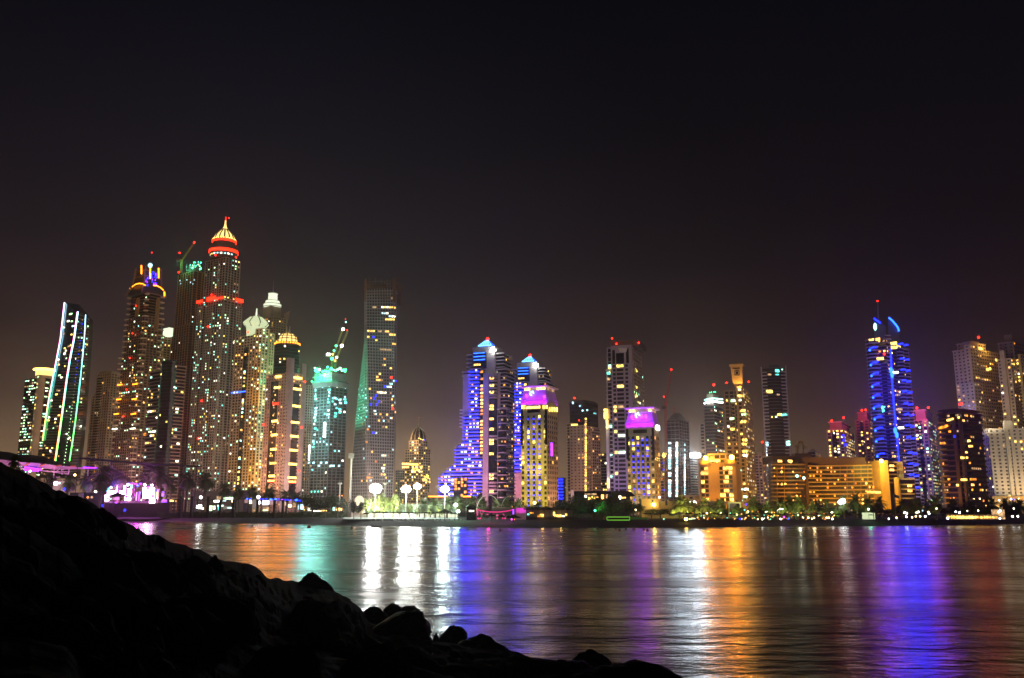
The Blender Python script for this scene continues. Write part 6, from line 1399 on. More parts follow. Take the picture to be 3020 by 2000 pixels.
def make_tree(h, r, seed, n_=900, m='tree_leaf'):
    random.seed(seed); root = thing('tree', 'tree', 'tree'); b = MB(); b.tube([(0, 0, 0), (.2, 0, h * .3), (0, .1, h * .55)], [.35, .28, .16], 7)
    cl = []
    for i in range(11):
        a_ = random.uniform(0, 2 * pi); q = r * random.uniform(.15, .72); z = h * random.uniform(.48, .88); c = Vector((q * cos(a_), q * sin(a_), z)); cl.append((c, r * random.uniform(.28, .48)))
        b.tube([(0, .05, h * .45), c * .6 + Vector((0, 0, h * .2)), c], [.14, .09, .04], 5)
    link('trunk', b.mesh('trunk', 'tree_bark'), root); b = MB()
    for i in range(n_):
        c, rr = random.choice(cl); d = Vector((random.gauss(0, 1), random.gauss(0, 1), random.gauss(0, .8))).normalized() * rr * random.uniform(.55, 1.12); p = c + d
        s_ = r * random.uniform(.05, .10); u = Vector((random.gauss(0, 1), random.gauss(0, 1), random.gauss(0, 1))).normalized() * s_; v = u.cross(d).normalized() * s_ * .7
        b.add([p - u, p + v, p + u, p - v], [(0, 1, 2, 3)])
    link('crown', b.mesh('crown', m), root); return root
TREES = [make_tree(8, 4.2, 31), make_tree(7, 4.6, 32), make_tree(9, 4.0, 33)]; BUSH = [make_tree(4, 3.2, 41, 700, 'bush_leaf'), make_tree(3.4, 3.4, 42, 700, 'bush_leaf')]
random.seed(5)
def tree(px, yt, D, w_, lb, kinds=TREES, group='trees along the waterfront', base=None):
    k = random.randrange(len(kinds)); H0 = ([8, 7, 9] if kinds is TREES else [4, 3.4])[k]; R0 = ([4.2, 4.6, 4.0] if kinds is TREES else [3.2, 3.4])[k]
    top = P(px, yt, D); hz = (top.z - GZ) / (H0 * .98); s_ = w_ * D / F / (2 * R0)
    put(kinds[k], (top.x, D, GZ), random.uniform(0, 6), s_, lb, group) if False else None
    r = put(kinds[k], (top.x, D, GZ), random.uniform(0, 6), 1, lb, group); r.scale = (s_, s_, hz); return r
for px, yt, D, w_, lb in [(150, 1400, 480, 60, 'dim tree under the purple lit tent lining'), (925, 1468, 430, 56, 'round dark tree, first of the leafy group left of the flood lamps'), (962, 1462, 432, 60, 'round dark tree in the middle of the leafy group'),
        (996, 1460, 428, 66, 'large tree with a green tinged top beside the tall mast'), (1045, 1480, 395, 34, 'small dark tree left in front of the bright court'), (1066, 1479, 394, 32, 'small dark tree right in front of the bright court'),
        (1415, 1448, 520, 34, 'lone dark round tree against the lilac pier of the blue tower'), (1672, 1480, 400, 60, 'black tree behind the beach bar'), (1712, 1466, 430, 64, 'black bushy tree left of the dark mound of trees'), (1702, 1494, 385, 70, 'black tree rising beside the green lit palm'),
        (1752, 1464, 440, 60, 'black tree crown under the brown tower'), (1802, 1458, 430, 66, 'tallest black tree of the dark mound'), (1806, 1482, 382, 70, 'dense black tree right behind the green lit palm'), (1850, 1470, 420, 60, 'black tree left of the amber house'),
        (1868, 1486, 390, 56, 'black tree shading the amber house wall'), (1905, 1472, 450, 60, 'dark tree over the roof of the amber house'), (1775, 1476, 400, 60, 'black tree behind the green lit palm crown'), (1645, 1494, 392, 50, 'black tree at the left of the dark mound'),
        (2166, 1478, 440, 46, 'brownish tree beside the grey frame pavilion'), (2410, 1480, 430, 44, 'dark tree before the long hotel wing'), (2240, 1482, 440, 50, 'dark tree between two olive palms'), (2740, 1500, 430, 60, 'dark low tree beside the bronze tower foot'), (2640, 1500, 430, 60, 'dark low tree behind the flag pole'),
        (2905, 1496, 430, 50, 'dark tree before the sand coloured arcade'), (2985, 1480, 440, 56, 'dark tree against the white lit grid tower'), (2570, 1500, 425, 56, 'low dark tree under the long hotel wing'), (2840, 1502, 425, 60, 'low dark tree below the bronze tower entrance')]:
    tree(px, yt, D, w_, lb)
for px, yt, D, w_, lb in [(1105, 1471, 463, 46, 'white hot bush right under the brightest flood lamp'), (1132, 1464, 468, 44, 'yellow green bush in the flood light glare'), (1160, 1468, 470, 50, 'tall yellow green bush right of the brightest lamp'), (1180, 1488, 458, 30, 'pale bush beside the second flood lamp post'),
        (1208, 1490, 461, 34, 'peach tinted bush above the parasol row'), (1238, 1491, 461, 30, 'pale spiky bush above the parasol row'), (1270, 1492, 461, 36, 'bright yellow bush above the parasol row'), (1296, 1492, 460, 34, 'bright yellow bush left of the small flood lamp'),
        (1085, 1478, 458, 30, 'pale yellow bush beside the domed lit kiosk'), (1436, 1498, 405, 36, 'ochre green bush left above the pink festoon'), (1462, 1500, 404, 34, 'pale green bush above the pink festoon'), (2095, 1500, 400, 30, 'golden bush below the orange building'), (2180, 1502, 398, 34, 'dark gold bush before the grey frame pavilion'),
        (2275, 1512, 392, 30, 'dark gold bush near the white street lamp')]:
    tree(px, yt, D, w_, lb, BUSH, 'lit bushes along the waterfront')
random.seed(61)
for i in range(46):
    px = 1560 + i * 32 + random.uniform(-9, 9); dk = px < 1900 or px > 2480
    tree(px, random.uniform(1490, 1503) if px > 1900 else random.uniform(1484, 1500), random.uniform(404, 428), random.uniform(44, 60), 'low tree merging into the continuous dark belt behind the beach bars', TREES, 'low trees of the waterfront belt')
for i, px in enumerate((1990, 2060, 2110, 2170, 2235, 2290, 2345, 2385, 2425, 2470)):
    tree(px, 1506 + (i % 3) * 2, 392, 30, 'small golden green bush lit from below behind the beach bar parasols', BUSH, 'small lit bushes of the beach bar strip'); up(P(px, 1520, 386), 3200, (1, .78, .18) if i % 3 else (.6, 1, .3), .3)
# --- parasols
def make_parasol(r, h, m, thatched=False):
    root = thing('parasol', 'parasol', 'parasol'); b = MB(); b.tube([(0, 0, 0), (0, 0, h)], .06, 6); link('pole', b.mesh('pole', 'timber_dark'), root)
    b = MB(); rise = r * (.42 if not thatched else .55); b.lathe(0, 0, [(r, h - rise), (r * .98, h - rise + .12), (r * .5, h - rise * .42), (.05, h + .1)], 8); link('canopy', b.mesh('canopy', m), root)
    b = MB()
    for q in (-1, 1): b.box(q * r * .45 - .35, q * r * .45 + .35, -1, 1, .3, .42); b.box(q * r * .45 - .35, q * r * .45 + .35, .7, .8, .42, .9)
    return root
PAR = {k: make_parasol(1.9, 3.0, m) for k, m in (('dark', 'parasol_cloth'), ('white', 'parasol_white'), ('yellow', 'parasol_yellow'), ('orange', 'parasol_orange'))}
def parasol(px, yt, D, kind, lb, group, w_=None):
    top = P(px, yt, D); s_ = (w_ * D / F / 3.8) if w_ else 1; z = top.z - 3.0 * s_
    return put(PAR[kind], (top.x, D, z if z < GZ + .01 else z), random.uniform(0, 1), s_, lb, group)
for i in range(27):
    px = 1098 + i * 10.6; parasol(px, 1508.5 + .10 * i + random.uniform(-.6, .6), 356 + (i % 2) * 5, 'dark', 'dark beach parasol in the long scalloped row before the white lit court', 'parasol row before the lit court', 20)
for px, yt, w_, lb in ((1312, 1502, 44, 'wide dark parasol standing higher than the row near the green lamp'), (1515, 1518, 46, 'wide dark parasol at the right end of the pink festoon'), (1080, 1511, 26, 'low dark parasol at the left end of the long row'), (1450, 1516, 30, 'dark parasol under the pink festoon, left'), (1480, 1518, 30, 'dark parasol under the pink festoon, middle'),
                       (1500, 1520, 24, 'small dark parasol beside the widest one under the festoon')):
    parasol(px, yt, 350, 'dark', lb, 'dark parasols near the festoon', w_)
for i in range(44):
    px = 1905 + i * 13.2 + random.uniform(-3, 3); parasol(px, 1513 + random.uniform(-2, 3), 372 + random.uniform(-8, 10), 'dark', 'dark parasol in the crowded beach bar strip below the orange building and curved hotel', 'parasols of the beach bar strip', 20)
for px, yt, w_, lb in ((2003, 1510, 40, 'cream parasol lit from below, nearest the blazing yellow palm'), (1985, 1516, 26, 'smaller cream parasol beside the biggest cream one')): parasol(px, yt, 356, 'white', lb, 'cream parasols', w_)
for px, yt, lb in ((2337, 1509, 'yellow parasol, first of the two'), (2362, 1509, 'yellow parasol, right beside the white one')): parasol(px, yt, 362, 'yellow', lb, 'yellow parasols', 17)
for px, yt, lb in ((2350, 1512, 'white parasol between the two yellow ones'), (2378, 1506, 'white parasol tilted under the small golden palm'), (2392, 1509, 'white parasol in the middle of the bright group'), (2408, 1509, 'white parasol right of the bright group'), (2436, 1510, 'white parasol farthest right of the bright group')): parasol(px, yt, 364, 'white', lb, 'white parasols', 15)
for px, yt, lb in ((2382, 1513, 'orange parasol below the tilted white one'), (2400, 1513, 'orange parasol below the white pair'), (2420, 1513, 'orange parasol at the end of the bright group')): parasol(px, yt, 360, 'orange', lb, 'orange parasols', 16)
for i in range(16):
    px = 2500 + i * 31 + random.uniform(-6, 6); parasol(px, 1517 + random.uniform(-3, 3), 385, 'dark', 'dark parasol on the dim beach right of the curved hotel', 'parasols on the dim beach', 24)
def sunbed(px, py, D, m, n_):
    p = P(px, py, D); b = MB()
    b.box(-.9, .9, -.32, .32, .28, .40); b.add([(-.9, -.32, .40), (-.9, .32, .40), (-1.45, .32, .95), (-1.45, -.32, .95)], [(0, 1, 2, 3)])
    for sx in (-.8, .8):
        for sy in (-.26, .26): b.box(sx - .04, sx + .04, sy - .04, sy + .04, 0, .28)
    return b
mat('sunbed_cloth', (.35, .33, .32), .8)
SB = sunbed(0, 0, 1, 0, 0).mesh('sunbed', 'sunbed_cloth')
for i in range(22):
    px = 1100 + i * 13 + random.uniform(-2, 2); q = Pz(px, 1537, 2.2); link('sunbed', SB, None, (q.x, 346, 2.2), random.uniform(-.4, .4) + 1.2, 'sunbed on the sand in front of the long parasol row', 'sunbed', 'sunbeds before the parasol row')
# --- floodlit court, wall and net
def tbox(name, label, cat, x0, x1, ya, yb, D, depth, m, part='panel'):
    a_ = P(x0, yb, D); c_ = P(x1, ya, D); z0 = GZ if yb > 1500 else a_.z
    r = thing(name, label, cat, (a_.x, D, GZ)); b = MB(); b.box(0, c_.x - a_.x, 0, depth, z0 - GZ, c_.z - GZ); link(part, b.mesh(part, m), r); return r, c_.x - a_.x, c_.z - GZ
r, w_, h_ = tbox('court_fence', 'tall pale netting fence of the floodlit court behind the parasol row', 'fence', 1012, 1352, 1488, 1540, 482, .15, 'court_net', 'netting')
b = MB()
for i in range(25): x = w_ * i / 24; b.tube([(x, -.2, 0), (x, -.2, h_ + .3)], .09, 5)
b.tube([(0, -.2, h_ + .2), (w_, -.2, h_ + .2)], .07, 4); link('posts', b.mesh('posts', 'post_grey'), r)
r, w_, h_ = tbox('low_wall', 'low white lit wall glowing under the parasol row', 'wall', 1024, 1352, 1514, 1540, 474, .4, 'white_cloth', 'wall')
b = MB(); b.box(-.1, w_ + .1, -.1, .5, h_, h_ + .12); link('coping', b.mesh('coping', 'pale_concrete'), r)
b = MB(); q = [P(1015, 1500, 386), P(1352, 1500, 386), P(1352, 1500, 481), P(1010, 1500, 481)]; b.add([(v.x, v.y, GZ + .03) for v in q], [(0, 1, 2, 3)]); mat('court_paving', (.34, .40, .35), .8)
link('court_paving', b.mesh('court_paving', 'court_paving'), kind='structure', label='pale paving of the floodlit court behind the parasols')
# dome-lit kiosk
p = P(1058, 1500, 466); r = thing('kiosk', 'small peach lit kiosk with an arched front left of the brightest flood lamp', 'kiosk', (p.x, 466, GZ)); b = MB()
rr = 22 * pxm(450); b.loft([[(rr * cos(k * pi / 10), y, 1.2 + (P(0, 1460, 450).z - GZ - 1.2) * sin(k * pi / 10)) for k in range(11)] for y in (0, 5)]); link('arched_wall', b.mesh('arched_wall', 'pink_render'), r)
b = MB(); b.box(-rr, rr, 0, 5, 0, 1.2); link('base', b.mesh('base', 'pale_concrete'), r); lamp('POINT', (p.x, 455, 7), 700, (1, .62, .32), 1)
# --- flood lamp posts (lit) and masts
def post(px, yt, yb, D, label, head, hw, lit, e=0, col=(.93, 1, .95), r_=.16, cat='lamp post'):
    c = P(px, yt, D); h_ = c.z - GZ; r = thing('flood_lamp_post', label, cat, (c.x, D, GZ)); b = MB(); b.tube([(0, 0, 0), (0, 0, h_)], [r_ * 1.6, r_], 8); link('pole', b.mesh('pole', 'post_grey'), r)
    b = MB(); b.box(-hw, hw, -.15, .15, h_ - .15, h_ + .15); link('cross_arm', b.mesh('cross_arm', 'post_grey'), r)
    b = MB()
    for i in range(3):
        x = -hw * .8 + hw * .8 * i
        b.ball((x * .35, -.55, h_ + (.3 if i == 1 else 0)), hw * .72, 14, 9, .95) if lit else b.box(x - hw * .3, x + hw * .3, -.6, -.2, h_ - .3, h_ + .5)
    link('lamp_head', b.mesh('lamp_head', head), r)
    if lit: lamp('POINT', (c.x, D - hw - .9, c.z), e, col, hw * .8)
    return r
glow('flood_white', (.97, 1, .97), 45, False)
post(1108, 1441, 1497, 446, 'brightest white flood lamp post, over the white hot bushes', 'flood_white', 3.0, True, 36000, (1, .97, .94))
post(1198, 1443, 1495, 436, 'white flood lamp post, middle one over the court', 'flood_white', 2.3, True, 25000, (.88, 1, .92))
post(1231, 1435, 1492, 470, 'smaller white flood lamp post just right behind the middle one', 'flood_white', 1.9, True, 16000, (1, 1, .9))
post(1312, 1443, 1497, 430, 'white flood lamp post in front of the blue tower terraces', 'flood_white', 2.0, True, 24000, (.75, 1, .88))
post(1344, 1490, 1512, 400, 'small white lamp post near the green lamp', 'lamp_white', .8, True, 1500, (.9, 1, .9), .08)
for px, yt, D, lb in ((1003, 1427, 470, 'unlit twin headed lamp post by the green-lit site foot'), (1136, 1427, 480, 'unlit twin headed lamp post before the twisted tower')): post(px, yt, 1460, D, lb, 'post_grey', 1.1, False, r_=.3)
c = P(1036, 1352, 480); r = thing('stadium_mast', 'tall pale stadium mast with an unlit lamp rack beside the twisted tower', 'mast', (c.x, 480, GZ)); b = MB(); b.tube([(0, 0, 0), (0, 0, c.z - GZ)], [.75, .5], 8); link('pole', b.mesh('pole', 'white_concrete'), r)
b = MB()
for i in range(5):
    for j in range(3): b.box(-1.5 + i * .65, -1.0 + i * .65, -.4, .1, c.z - GZ + j * .95, c.z - GZ + j * .95 + .75)
link('lamp_rack', b.mesh('lamp_rack', 'post_grey'), r)
lamp('SPOT', (c.x - 4, 455, 4), 9000, (1, .8, .6), .5, (c.x, 480, 20), 60)
# green lamp
def globe(px, py, D, rad, m, label, group=None, e=0, col=(1, 1, 1), cat='lamp'):
    rad *= .8
    c = P(px, py, D); r = thing('globe_lamp', label, cat, (c.x, D, GZ), group=group); h_ = max(.3, c.z - GZ); b = MB(); b.tube([(0, 0, 0), (0, 0, h_)], .05, 5); link('stem', b.mesh('stem', 'steel_dark'), r)
    b = MB(); b.ball((0, 0, h_), rad, 8, 6); link('globe', b.mesh('globe', m, True), r)
    if e: lamp('POINT', (c.x, D - rad - .4, c.z), e, col, rad)
    return r
globe(1351, 1509, 372, .9, 'lamp_white', 'glaring green white globe lamp left of the dark hut', e=1800, col=(.2, 1, .3))
# --- dark hut
def hut(px, y_ap, y_ev, yb, w_, D, label, m='timber_dark', body=True):
    c = P(px, y_ap, D); r = thing('beach_hut', label, 'hut', (c.x, D, GZ)); k_ = D / F; hw = w_ * k_ / 2; ze = P(px, y_ev, D).z - GZ; za = c.z - GZ; b = MB()
    b.loft([[(x * s_, y * s_, z) for x, y in ((-hw, -hw), (hw, -hw), (hw, hw), (-hw, hw))] for s_, z in ((1, ze - .15), (1, ze), (.03, za))]); link('roof', b.mesh('roof', 'thatch'), r); b = MB()
    if body: b.box(-hw * .78, hw * .78, -hw * .78, hw * .78, 0, ze); link('cabin', b.mesh('cabin', m), r)
    else:
        for sx in (-.8, .8):
            for sy in (-.8, .8): b = MB(); b.box(sx * hw - .12, sx * hw + .12, sy * hw - .12, sy * hw + .12, 0, ze); link('post', b.mesh('post', m), r)
        b = MB(); b.box(-hw * .85, hw * .85, -hw * .82, -hw * .78, .9, 1.05); link('rail', b.mesh('rail', m), r)
    return r, hw, ze, za
r, hw, ze, za = hut(1391, 1488, 1496, 1540, 34, 352, 'black square hut with a pitched roof and small lit window beside the pink festoon')
b = MB(); b.box(-.9, 1.0, -hw * .78 - .06, -hw * .78, ze * .66, ze * .76); link('window', b.mesh('window', 'lit_white'), r)
b = MB(); b.box(-hw * 1.0, -hw * .88, -hw, -hw + .2, 0, ze * .95); link('signpost', b.mesh('signpost', 'metal_grey'), r)
# pink festoon frame
c0, c1 = P(1408, 1503, 362), P(1514, 1504, 362); r = thing('festoon_frame', 'pink glowing swag strung between two posts over dark parasols', 'festoon', (c0.x, 362, GZ)); W_ = c1.x - c0.x; zt0 = c0.z - GZ
b = MB()
for k in range(3):
    b = MB() if k < 2 else b
    if k < 2: x = 0 if k == 0 else W_; b.box(x - .22, x + .22, -.2, .2, zt0 - 2.4, zt0 + .1); link('glowing_post', b.mesh('glowing_post', 'led_pink' if k == 0 else 'led_violet'), r); b2 = MB(); b2.box(x - .12, x + .12, .2, .4, 0, zt0); link('post', b2.mesh('post', 'timber_dark'), r)
b = MB(); b.tube([(W_ * k / 14, 0, zt0 - 1.0 * sin(pi * k / 14) ** .8) for k in range(15)], .2, 6); link('swag', b.mesh('swag', 'led_pink'), r)
for k, x in enumerate((.12, .28, .42, .56, .72)): b = MB(); b.ball((W_ * x, 0, zt0 - 1.7 - (.2 * k if k < 4 else .5)), .42, 8, 5, 1.0 if k > 1 else .5); link('lantern', b.mesh('lantern', 'led_pink'), r)
for px in (1410, 1416, 1466, 1482, 1490): globe(px, 1529, 356, .42, 'led_pink', 'small pink lantern low under the festoon parasols', 'pink lanterns under the festoon')
globe(1509, 1533, 352, .35, 'led_magenta', 'tiny magenta lamp at the right end of the festoon'); globe(1517, 1535, 352, .32, 'lit_orange', 'tiny orange lamp beside the magenta one')
lamp('POINT', P(1440, 1524, 354), 600, (1, .02, .3), .5); lamp('POINT', P(1500, 1524, 354), 500, (.8, .02, .8), .5)
# magenta wall and beach bar
tbox('wall_panel', 'magenta lit wall panel left of the beach bar', 'wall', 1521, 1552, 1498, 1520, 372, .3, 'white_concrete'); up(P(1538, 1508, 368), 900, (1, .02, .8), .5)
c = P(1600, 1500, 372); r, W_, H_ = tbox('beach_bar', 'dark flat roofed beach bar with amber lit interior', 'bar', 1552, 1690, 1500, 1540, 372, 8, 'steel_dark', 'back_wall')
r.location.y += 0; b = MB(); b.box(-1, W_ + 1, -3.4, .0, H_ - .45, H_); link('roof', b.mesh('roof', 'timber_dark'), r); b = MB()
for i in range(9): x = W_ * i / 8; b.box(x - .12, x + .12, -3.2, -3.0, 0, H_ - .45)
link('roof_posts', b.mesh('roof_posts', 'timber_dark'), r); b = MB(); b.box(0, W_, -2.6, -2.2, 0, 1.1); link('counter', b.mesh('counter', 'timber_dark'), r)
for px, py, w_, h_, m in ((1568, 1513, 1.6, .5, 'lit_orange'), (1590, 1524, 1.4, 1.6, 'lit_orange'), (1598, 1523, 1.6, 1.8, 'lit_warm'), (1634, 1515, .7, 1.4, 'lit_yellow'), (1641, 1521, 1.6, .9, 'lit_yellow'), (1652, 1522, 1.6, 1.1, 'lit_warm'), (1662, 1524, 1.0, 1.0, 'lit_white'), (1670, 1518, .8, .9, 'lit_yellow'), (1558, 1517, .8, .5, 'lit_teal')):
    q = P(px, py, 371.6); b = MB(); b.box(-w_ / 2, w_ / 2, -.1, .1, -h_ / 2, h_ / 2); l = link('lit_shelf', b.mesh('lit_shelf', m), r); l.location = Vector((q.x, q.y, q.z)) - Vector(r.location)
lamp('POINT', P(1600, 1520, 369), 260, (1, .5, .12), .3); lamp('POINT', P(1655, 1520, 369), 300, (1, .6, .15), .3)
# hoop frame over the planting
for x0, y0, x1, lb in ((1404, 1460, 1476, 'thin arched steel hoop left in front of the lit palms'), (1476, 1462, 1538, 'thin arched steel hoop at the foot of the second blue tower'), (1546, 1464, 1604, 'thin arched steel hoop before the yellow hotel'), (1620, 1466, 1668, 'thin arched steel hoop left of the dark mound of trees')):
    D = 420; a_ = P(x0, 1506, D); c_ = P(x1, 1506, D); zt0 = P(0, y0, D).z; r = thing('steel_hoop', lb, 'arch', (a_.x, D, GZ), group='steel hoops'); b = MB()
    b.tube([((c_.x - a_.x) * (1 - cos(k * pi / 12)) / 2, 0, (zt0 - GZ) * sin(k * pi / 12) ** .7) for k in range(13)], .14, 5); link('hoop', b.mesh('hoop', 'post_grey'), r)
# hotel forecourt lamps
globe(1577, 1483, 430, .8, 'lamp_warm', 'bright warm lamp at the foot of the yellow hotel tower', e=1600, col=(1, .78, .35))
tbox('planter_wall', 'grey garden wall with faint cross braces left of the magenta panel', 'wall', 1453, 1524, 1496, 1515, 400, .4, 'concrete'); up(P(1480, 1490, 396), 900, (1, .8, .6), 1)
for px_, py_, D_, e_ in ((1100, 1508, 455, 40000), (1125, 1508, 455, 40000), (1155, 1502, 454, 30000), (1220, 1506, 444, 14000), (1270, 1506, 448, 40000), (1298, 1506, 446, 40000), (1330, 1508, 424, 3500), (1385, 1510, 418, 6500), (1430, 1512, 420, 5000), (1470, 1512, 424, 6000), (1510, 1512, 424, 4500), (1550, 1514, 430, 4500)): up(P(px_, py_, D_), e_, (.95, 1, .55), .6)  # spots added under bushes and palms to brighten them
# green beach lights
up(P(1757, 1502, 366), 8500, (.15, 1, .2), .6); globe(1755, 1506, 366, .55, 'led_green', 'green spotlight globe shining on the beach palm')
for px, lb in ((1747, 'pale green trunk post, first of the trio'), (1757, 'pale green trunk post, middle of the trio'), (1766, 'pale green trunk post, last of the trio')):
    c = P(px, 1512, 366); r = thing('palm_stump', lb, 'trunk', (c.x, 366, GZ), group='bare green lit trunks'); b = MB(); b.tube([(0, 0, 0), (.1, 0, c.z - GZ)], [.4, .3], 8); link('trunk', b.mesh('trunk', 'palm_trunk'), r)
a_ = P(1790, 1525, 362); c_ = P(1857, 1525, 362); zt0 = P(0, 1525, 362).z - GZ; zb_ = P(0, 1534, 362).z - GZ; r = thing('volleyball_net', 'lime edged volleyball net on the beach with an orange post', 'net', (a_.x, 362, GZ)); W_ = c_.x - a_.x
for z0 in (zt0, zb_): b = MB(); b.box(0, W_, -.06, .06, z0 - .16, z0 + .16); link('net_tape', b.mesh('net_tape', 'lime_tape_glow'), r)  # net tape is no lamp; the lime glow is put into its material
for x0 in (0, W_): b = MB(); b.box(x0 - .12, x0 + .12, -.08, .08, zb_, zt0); link('net_edge', b.mesh('net_edge', 'lime_tape_glow'), r)
b = MB(); b.box(.1, W_ - .1, -.01, .01, zb_ + .16, zt0 - .16); link('mesh', b.mesh('mesh', 'timber_dark'), r); b = MB(); b.tube([(-1.2, 0, 0), (-1.2, 0, zt0)], .22, 6); link('post', b.mesh('post', 'parasol_orange'), r)
b = MB(); b.tube([(W_ + .3, 0, 0), (W_ + .3, 0, zt0)], .1, 6); link('post', b.mesh('post', 'timber_dark'), r)
mat('green_screen', (.12, .28, .08), .9)
tbox('garden_fence', 'green lit reed fence behind the volleyball net', 'fence', 1788, 1912, 1526, 1541, 376, .2, 'green_screen'); up(P(1822, 1518, 366), 1300, (.3, 1, .1), .5); up(P(1880, 1520, 366), 500, (.3, 1, .15), .5)
# amber house
c = P(1892, 1475, 420); r, W_, H_ = tbox('beach_house', 'small amber lit flat roofed house behind the volleyball court', 'house', 1893, 1944, 1474, 1540, 420, 8, 'sand_render', 'wall')
b = MB(); b.box(-.3, W_ + .3, -.3, 8.3, H_, H_ + .5); link('parapet', b.mesh('parapet', 'sand_render'), r); b = MB(); b.box(W_, W_ + 11, 1, 7, 0, H_ - .6); link('annex', b.mesh('annex', 'sand_render'), r)
b = MB(); b.box(W_ * .58, W_ * .68, -.08, 0, 5.0, 8.6); link('door', b.mesh('door', 'glass_brown'), r); b = MB(); b.box(-1.5, W_ + 1, -2.2, 0, 4.2, 4.7); link('canopy', b.mesh('canopy', 'sand_render'), r)
b = MB(); b.box(W_ + 3, W_ + 4, .9, 1, 6, 8); link('window', b.mesh('window', 'glass_brown'), r); b = MB(); b.ball((W_ * .68, -.6, H_ - 2.3), .8); link('wall_lamp', b.mesh('wall_lamp', 'lamp_yellow', True), r)
lamp('POINT', P(1928, 1481, 413), 1900, (1, .6, .12), .6); lamp('POINT', P(1900, 1512, 413), 500, (1, .55, .15), .6)
r = thing('lamp_mast', 'slender mast with an amber lamp top standing behind the amber house', 'mast', P(1963, 1505, 425) * Vector((1, 1, 0)) + Vector((0, 0, GZ))); b = MB(); zt0 = P(0, 1345, 425).z - GZ; b.tube([(0, 0, 0), (0, 0, zt0)], [.22, .12], 6); link('pole', b.mesh('pole', 'sand_render'), r)
b = MB(); b.lathe(0, 0, [(.1, zt0 - 1), (.9, zt0 - .2), (.5, zt0 + .9), (.05, zt0 + 1.8)], 8); link('lantern', b.mesh('lantern', 'lit_yellow'), r)
up(P(1998, 1512, 385), 20400, (1, .78, .15), .7); up(P(2035, 1512, 390), 10200, (1, .72, .15), .7); up(P(2078, 1514, 388), 7650, (1, .75, .2), .6)
globe(2023, 1531, 352, .75, 'lamp_yellow', 'dazzling amber globe lamp at the right edge of the cream parasols', e=200, col=(1, .65, .15)); up(P(2130, 1514, 392), 5950, (.8, .85, .2), .6); up(P(2320, 1510, 392), 8500, (.85, .9, .3), .6)
lamp('POINT', P(2358, 1522, 356), 500, (1, .95, .7), .4); lamp('POINT', P(2400, 1520, 356), 500, (1, .7, .35), .4); up(P(2395, 1508, 394), 5950, (1, .85, .2), .5); up(P(2225, 1512, 400), 5100, (.9, .85, .2), .5); up(P(2280, 1514, 396), 4250, (.9, .8, .2), .5); up(P(2540, 1512, 400), 3060, (.8, .9, .3), .5); up(P(2700, 1514, 400), 2040, (1, .7, .2), .5); up(P(2770, 1512, 400), 2380, (1, .7, .25), .5)
globe(2486, 1478, 400, 1.5, 'lamp_white', 'glaring white lamp in the palm before the curved hotel', ); up(P(2486, 1492, 398), 5000, (.85, 1, .7), .4); globe(2478, 1481, 401, 1.2, 'lamp_white', 'second glaring white lamp in the same palm crown')
# grey pavilions
r, W_, H_ = tbox('pavilion', 'grey square frame pavilion between two olive palms', 'pavilion', 2148, 2178, 1482, 1540, 415, .5, 'glass_brown', 'back_wall'); b = MB()
b.box(-.5, W_ + .5, -3, 0, H_ - .5, H_ + .2); b.box(W_ - .3, W_ + .5, -3, -2.4, 3, H_ - .5); b.box(-.5, .3, -3, -2.4, 3, H_ - .5); link('frame', b.mesh('frame', 'pale_concrete'), r)
tbox('entrance_block', 'grey flat block at the foot of the orange building', 'building', 2094, 2140, 1478, 1540, 430, 5, 'concrete', 'wall')
# white street lamp
c = P(2292, 1508, 380); r = thing('street_lamp', 'curved white street lamp beside the olive palms', 'street lamp', (c.x, 380, GZ)); b = MB(); h_ = P(0, 1503, 380).z - GZ; b.tube([(0, 0, 0), (0, 0, h_ * .8), (.3, 0, h_), (1.2, 0, h_ + .2)], .14, 6); link('post', b.mesh('post', 'white_concrete'), r)
b = MB(); b.box(1.0, 2.4, -.3, .3, h_ + .1, h_ + .35); link('lamp_head', b.mesh('lamp_head', 'lamp_white'), r); up(P(2299, 1505, 378), 700, (.85, 1, .8), .4)
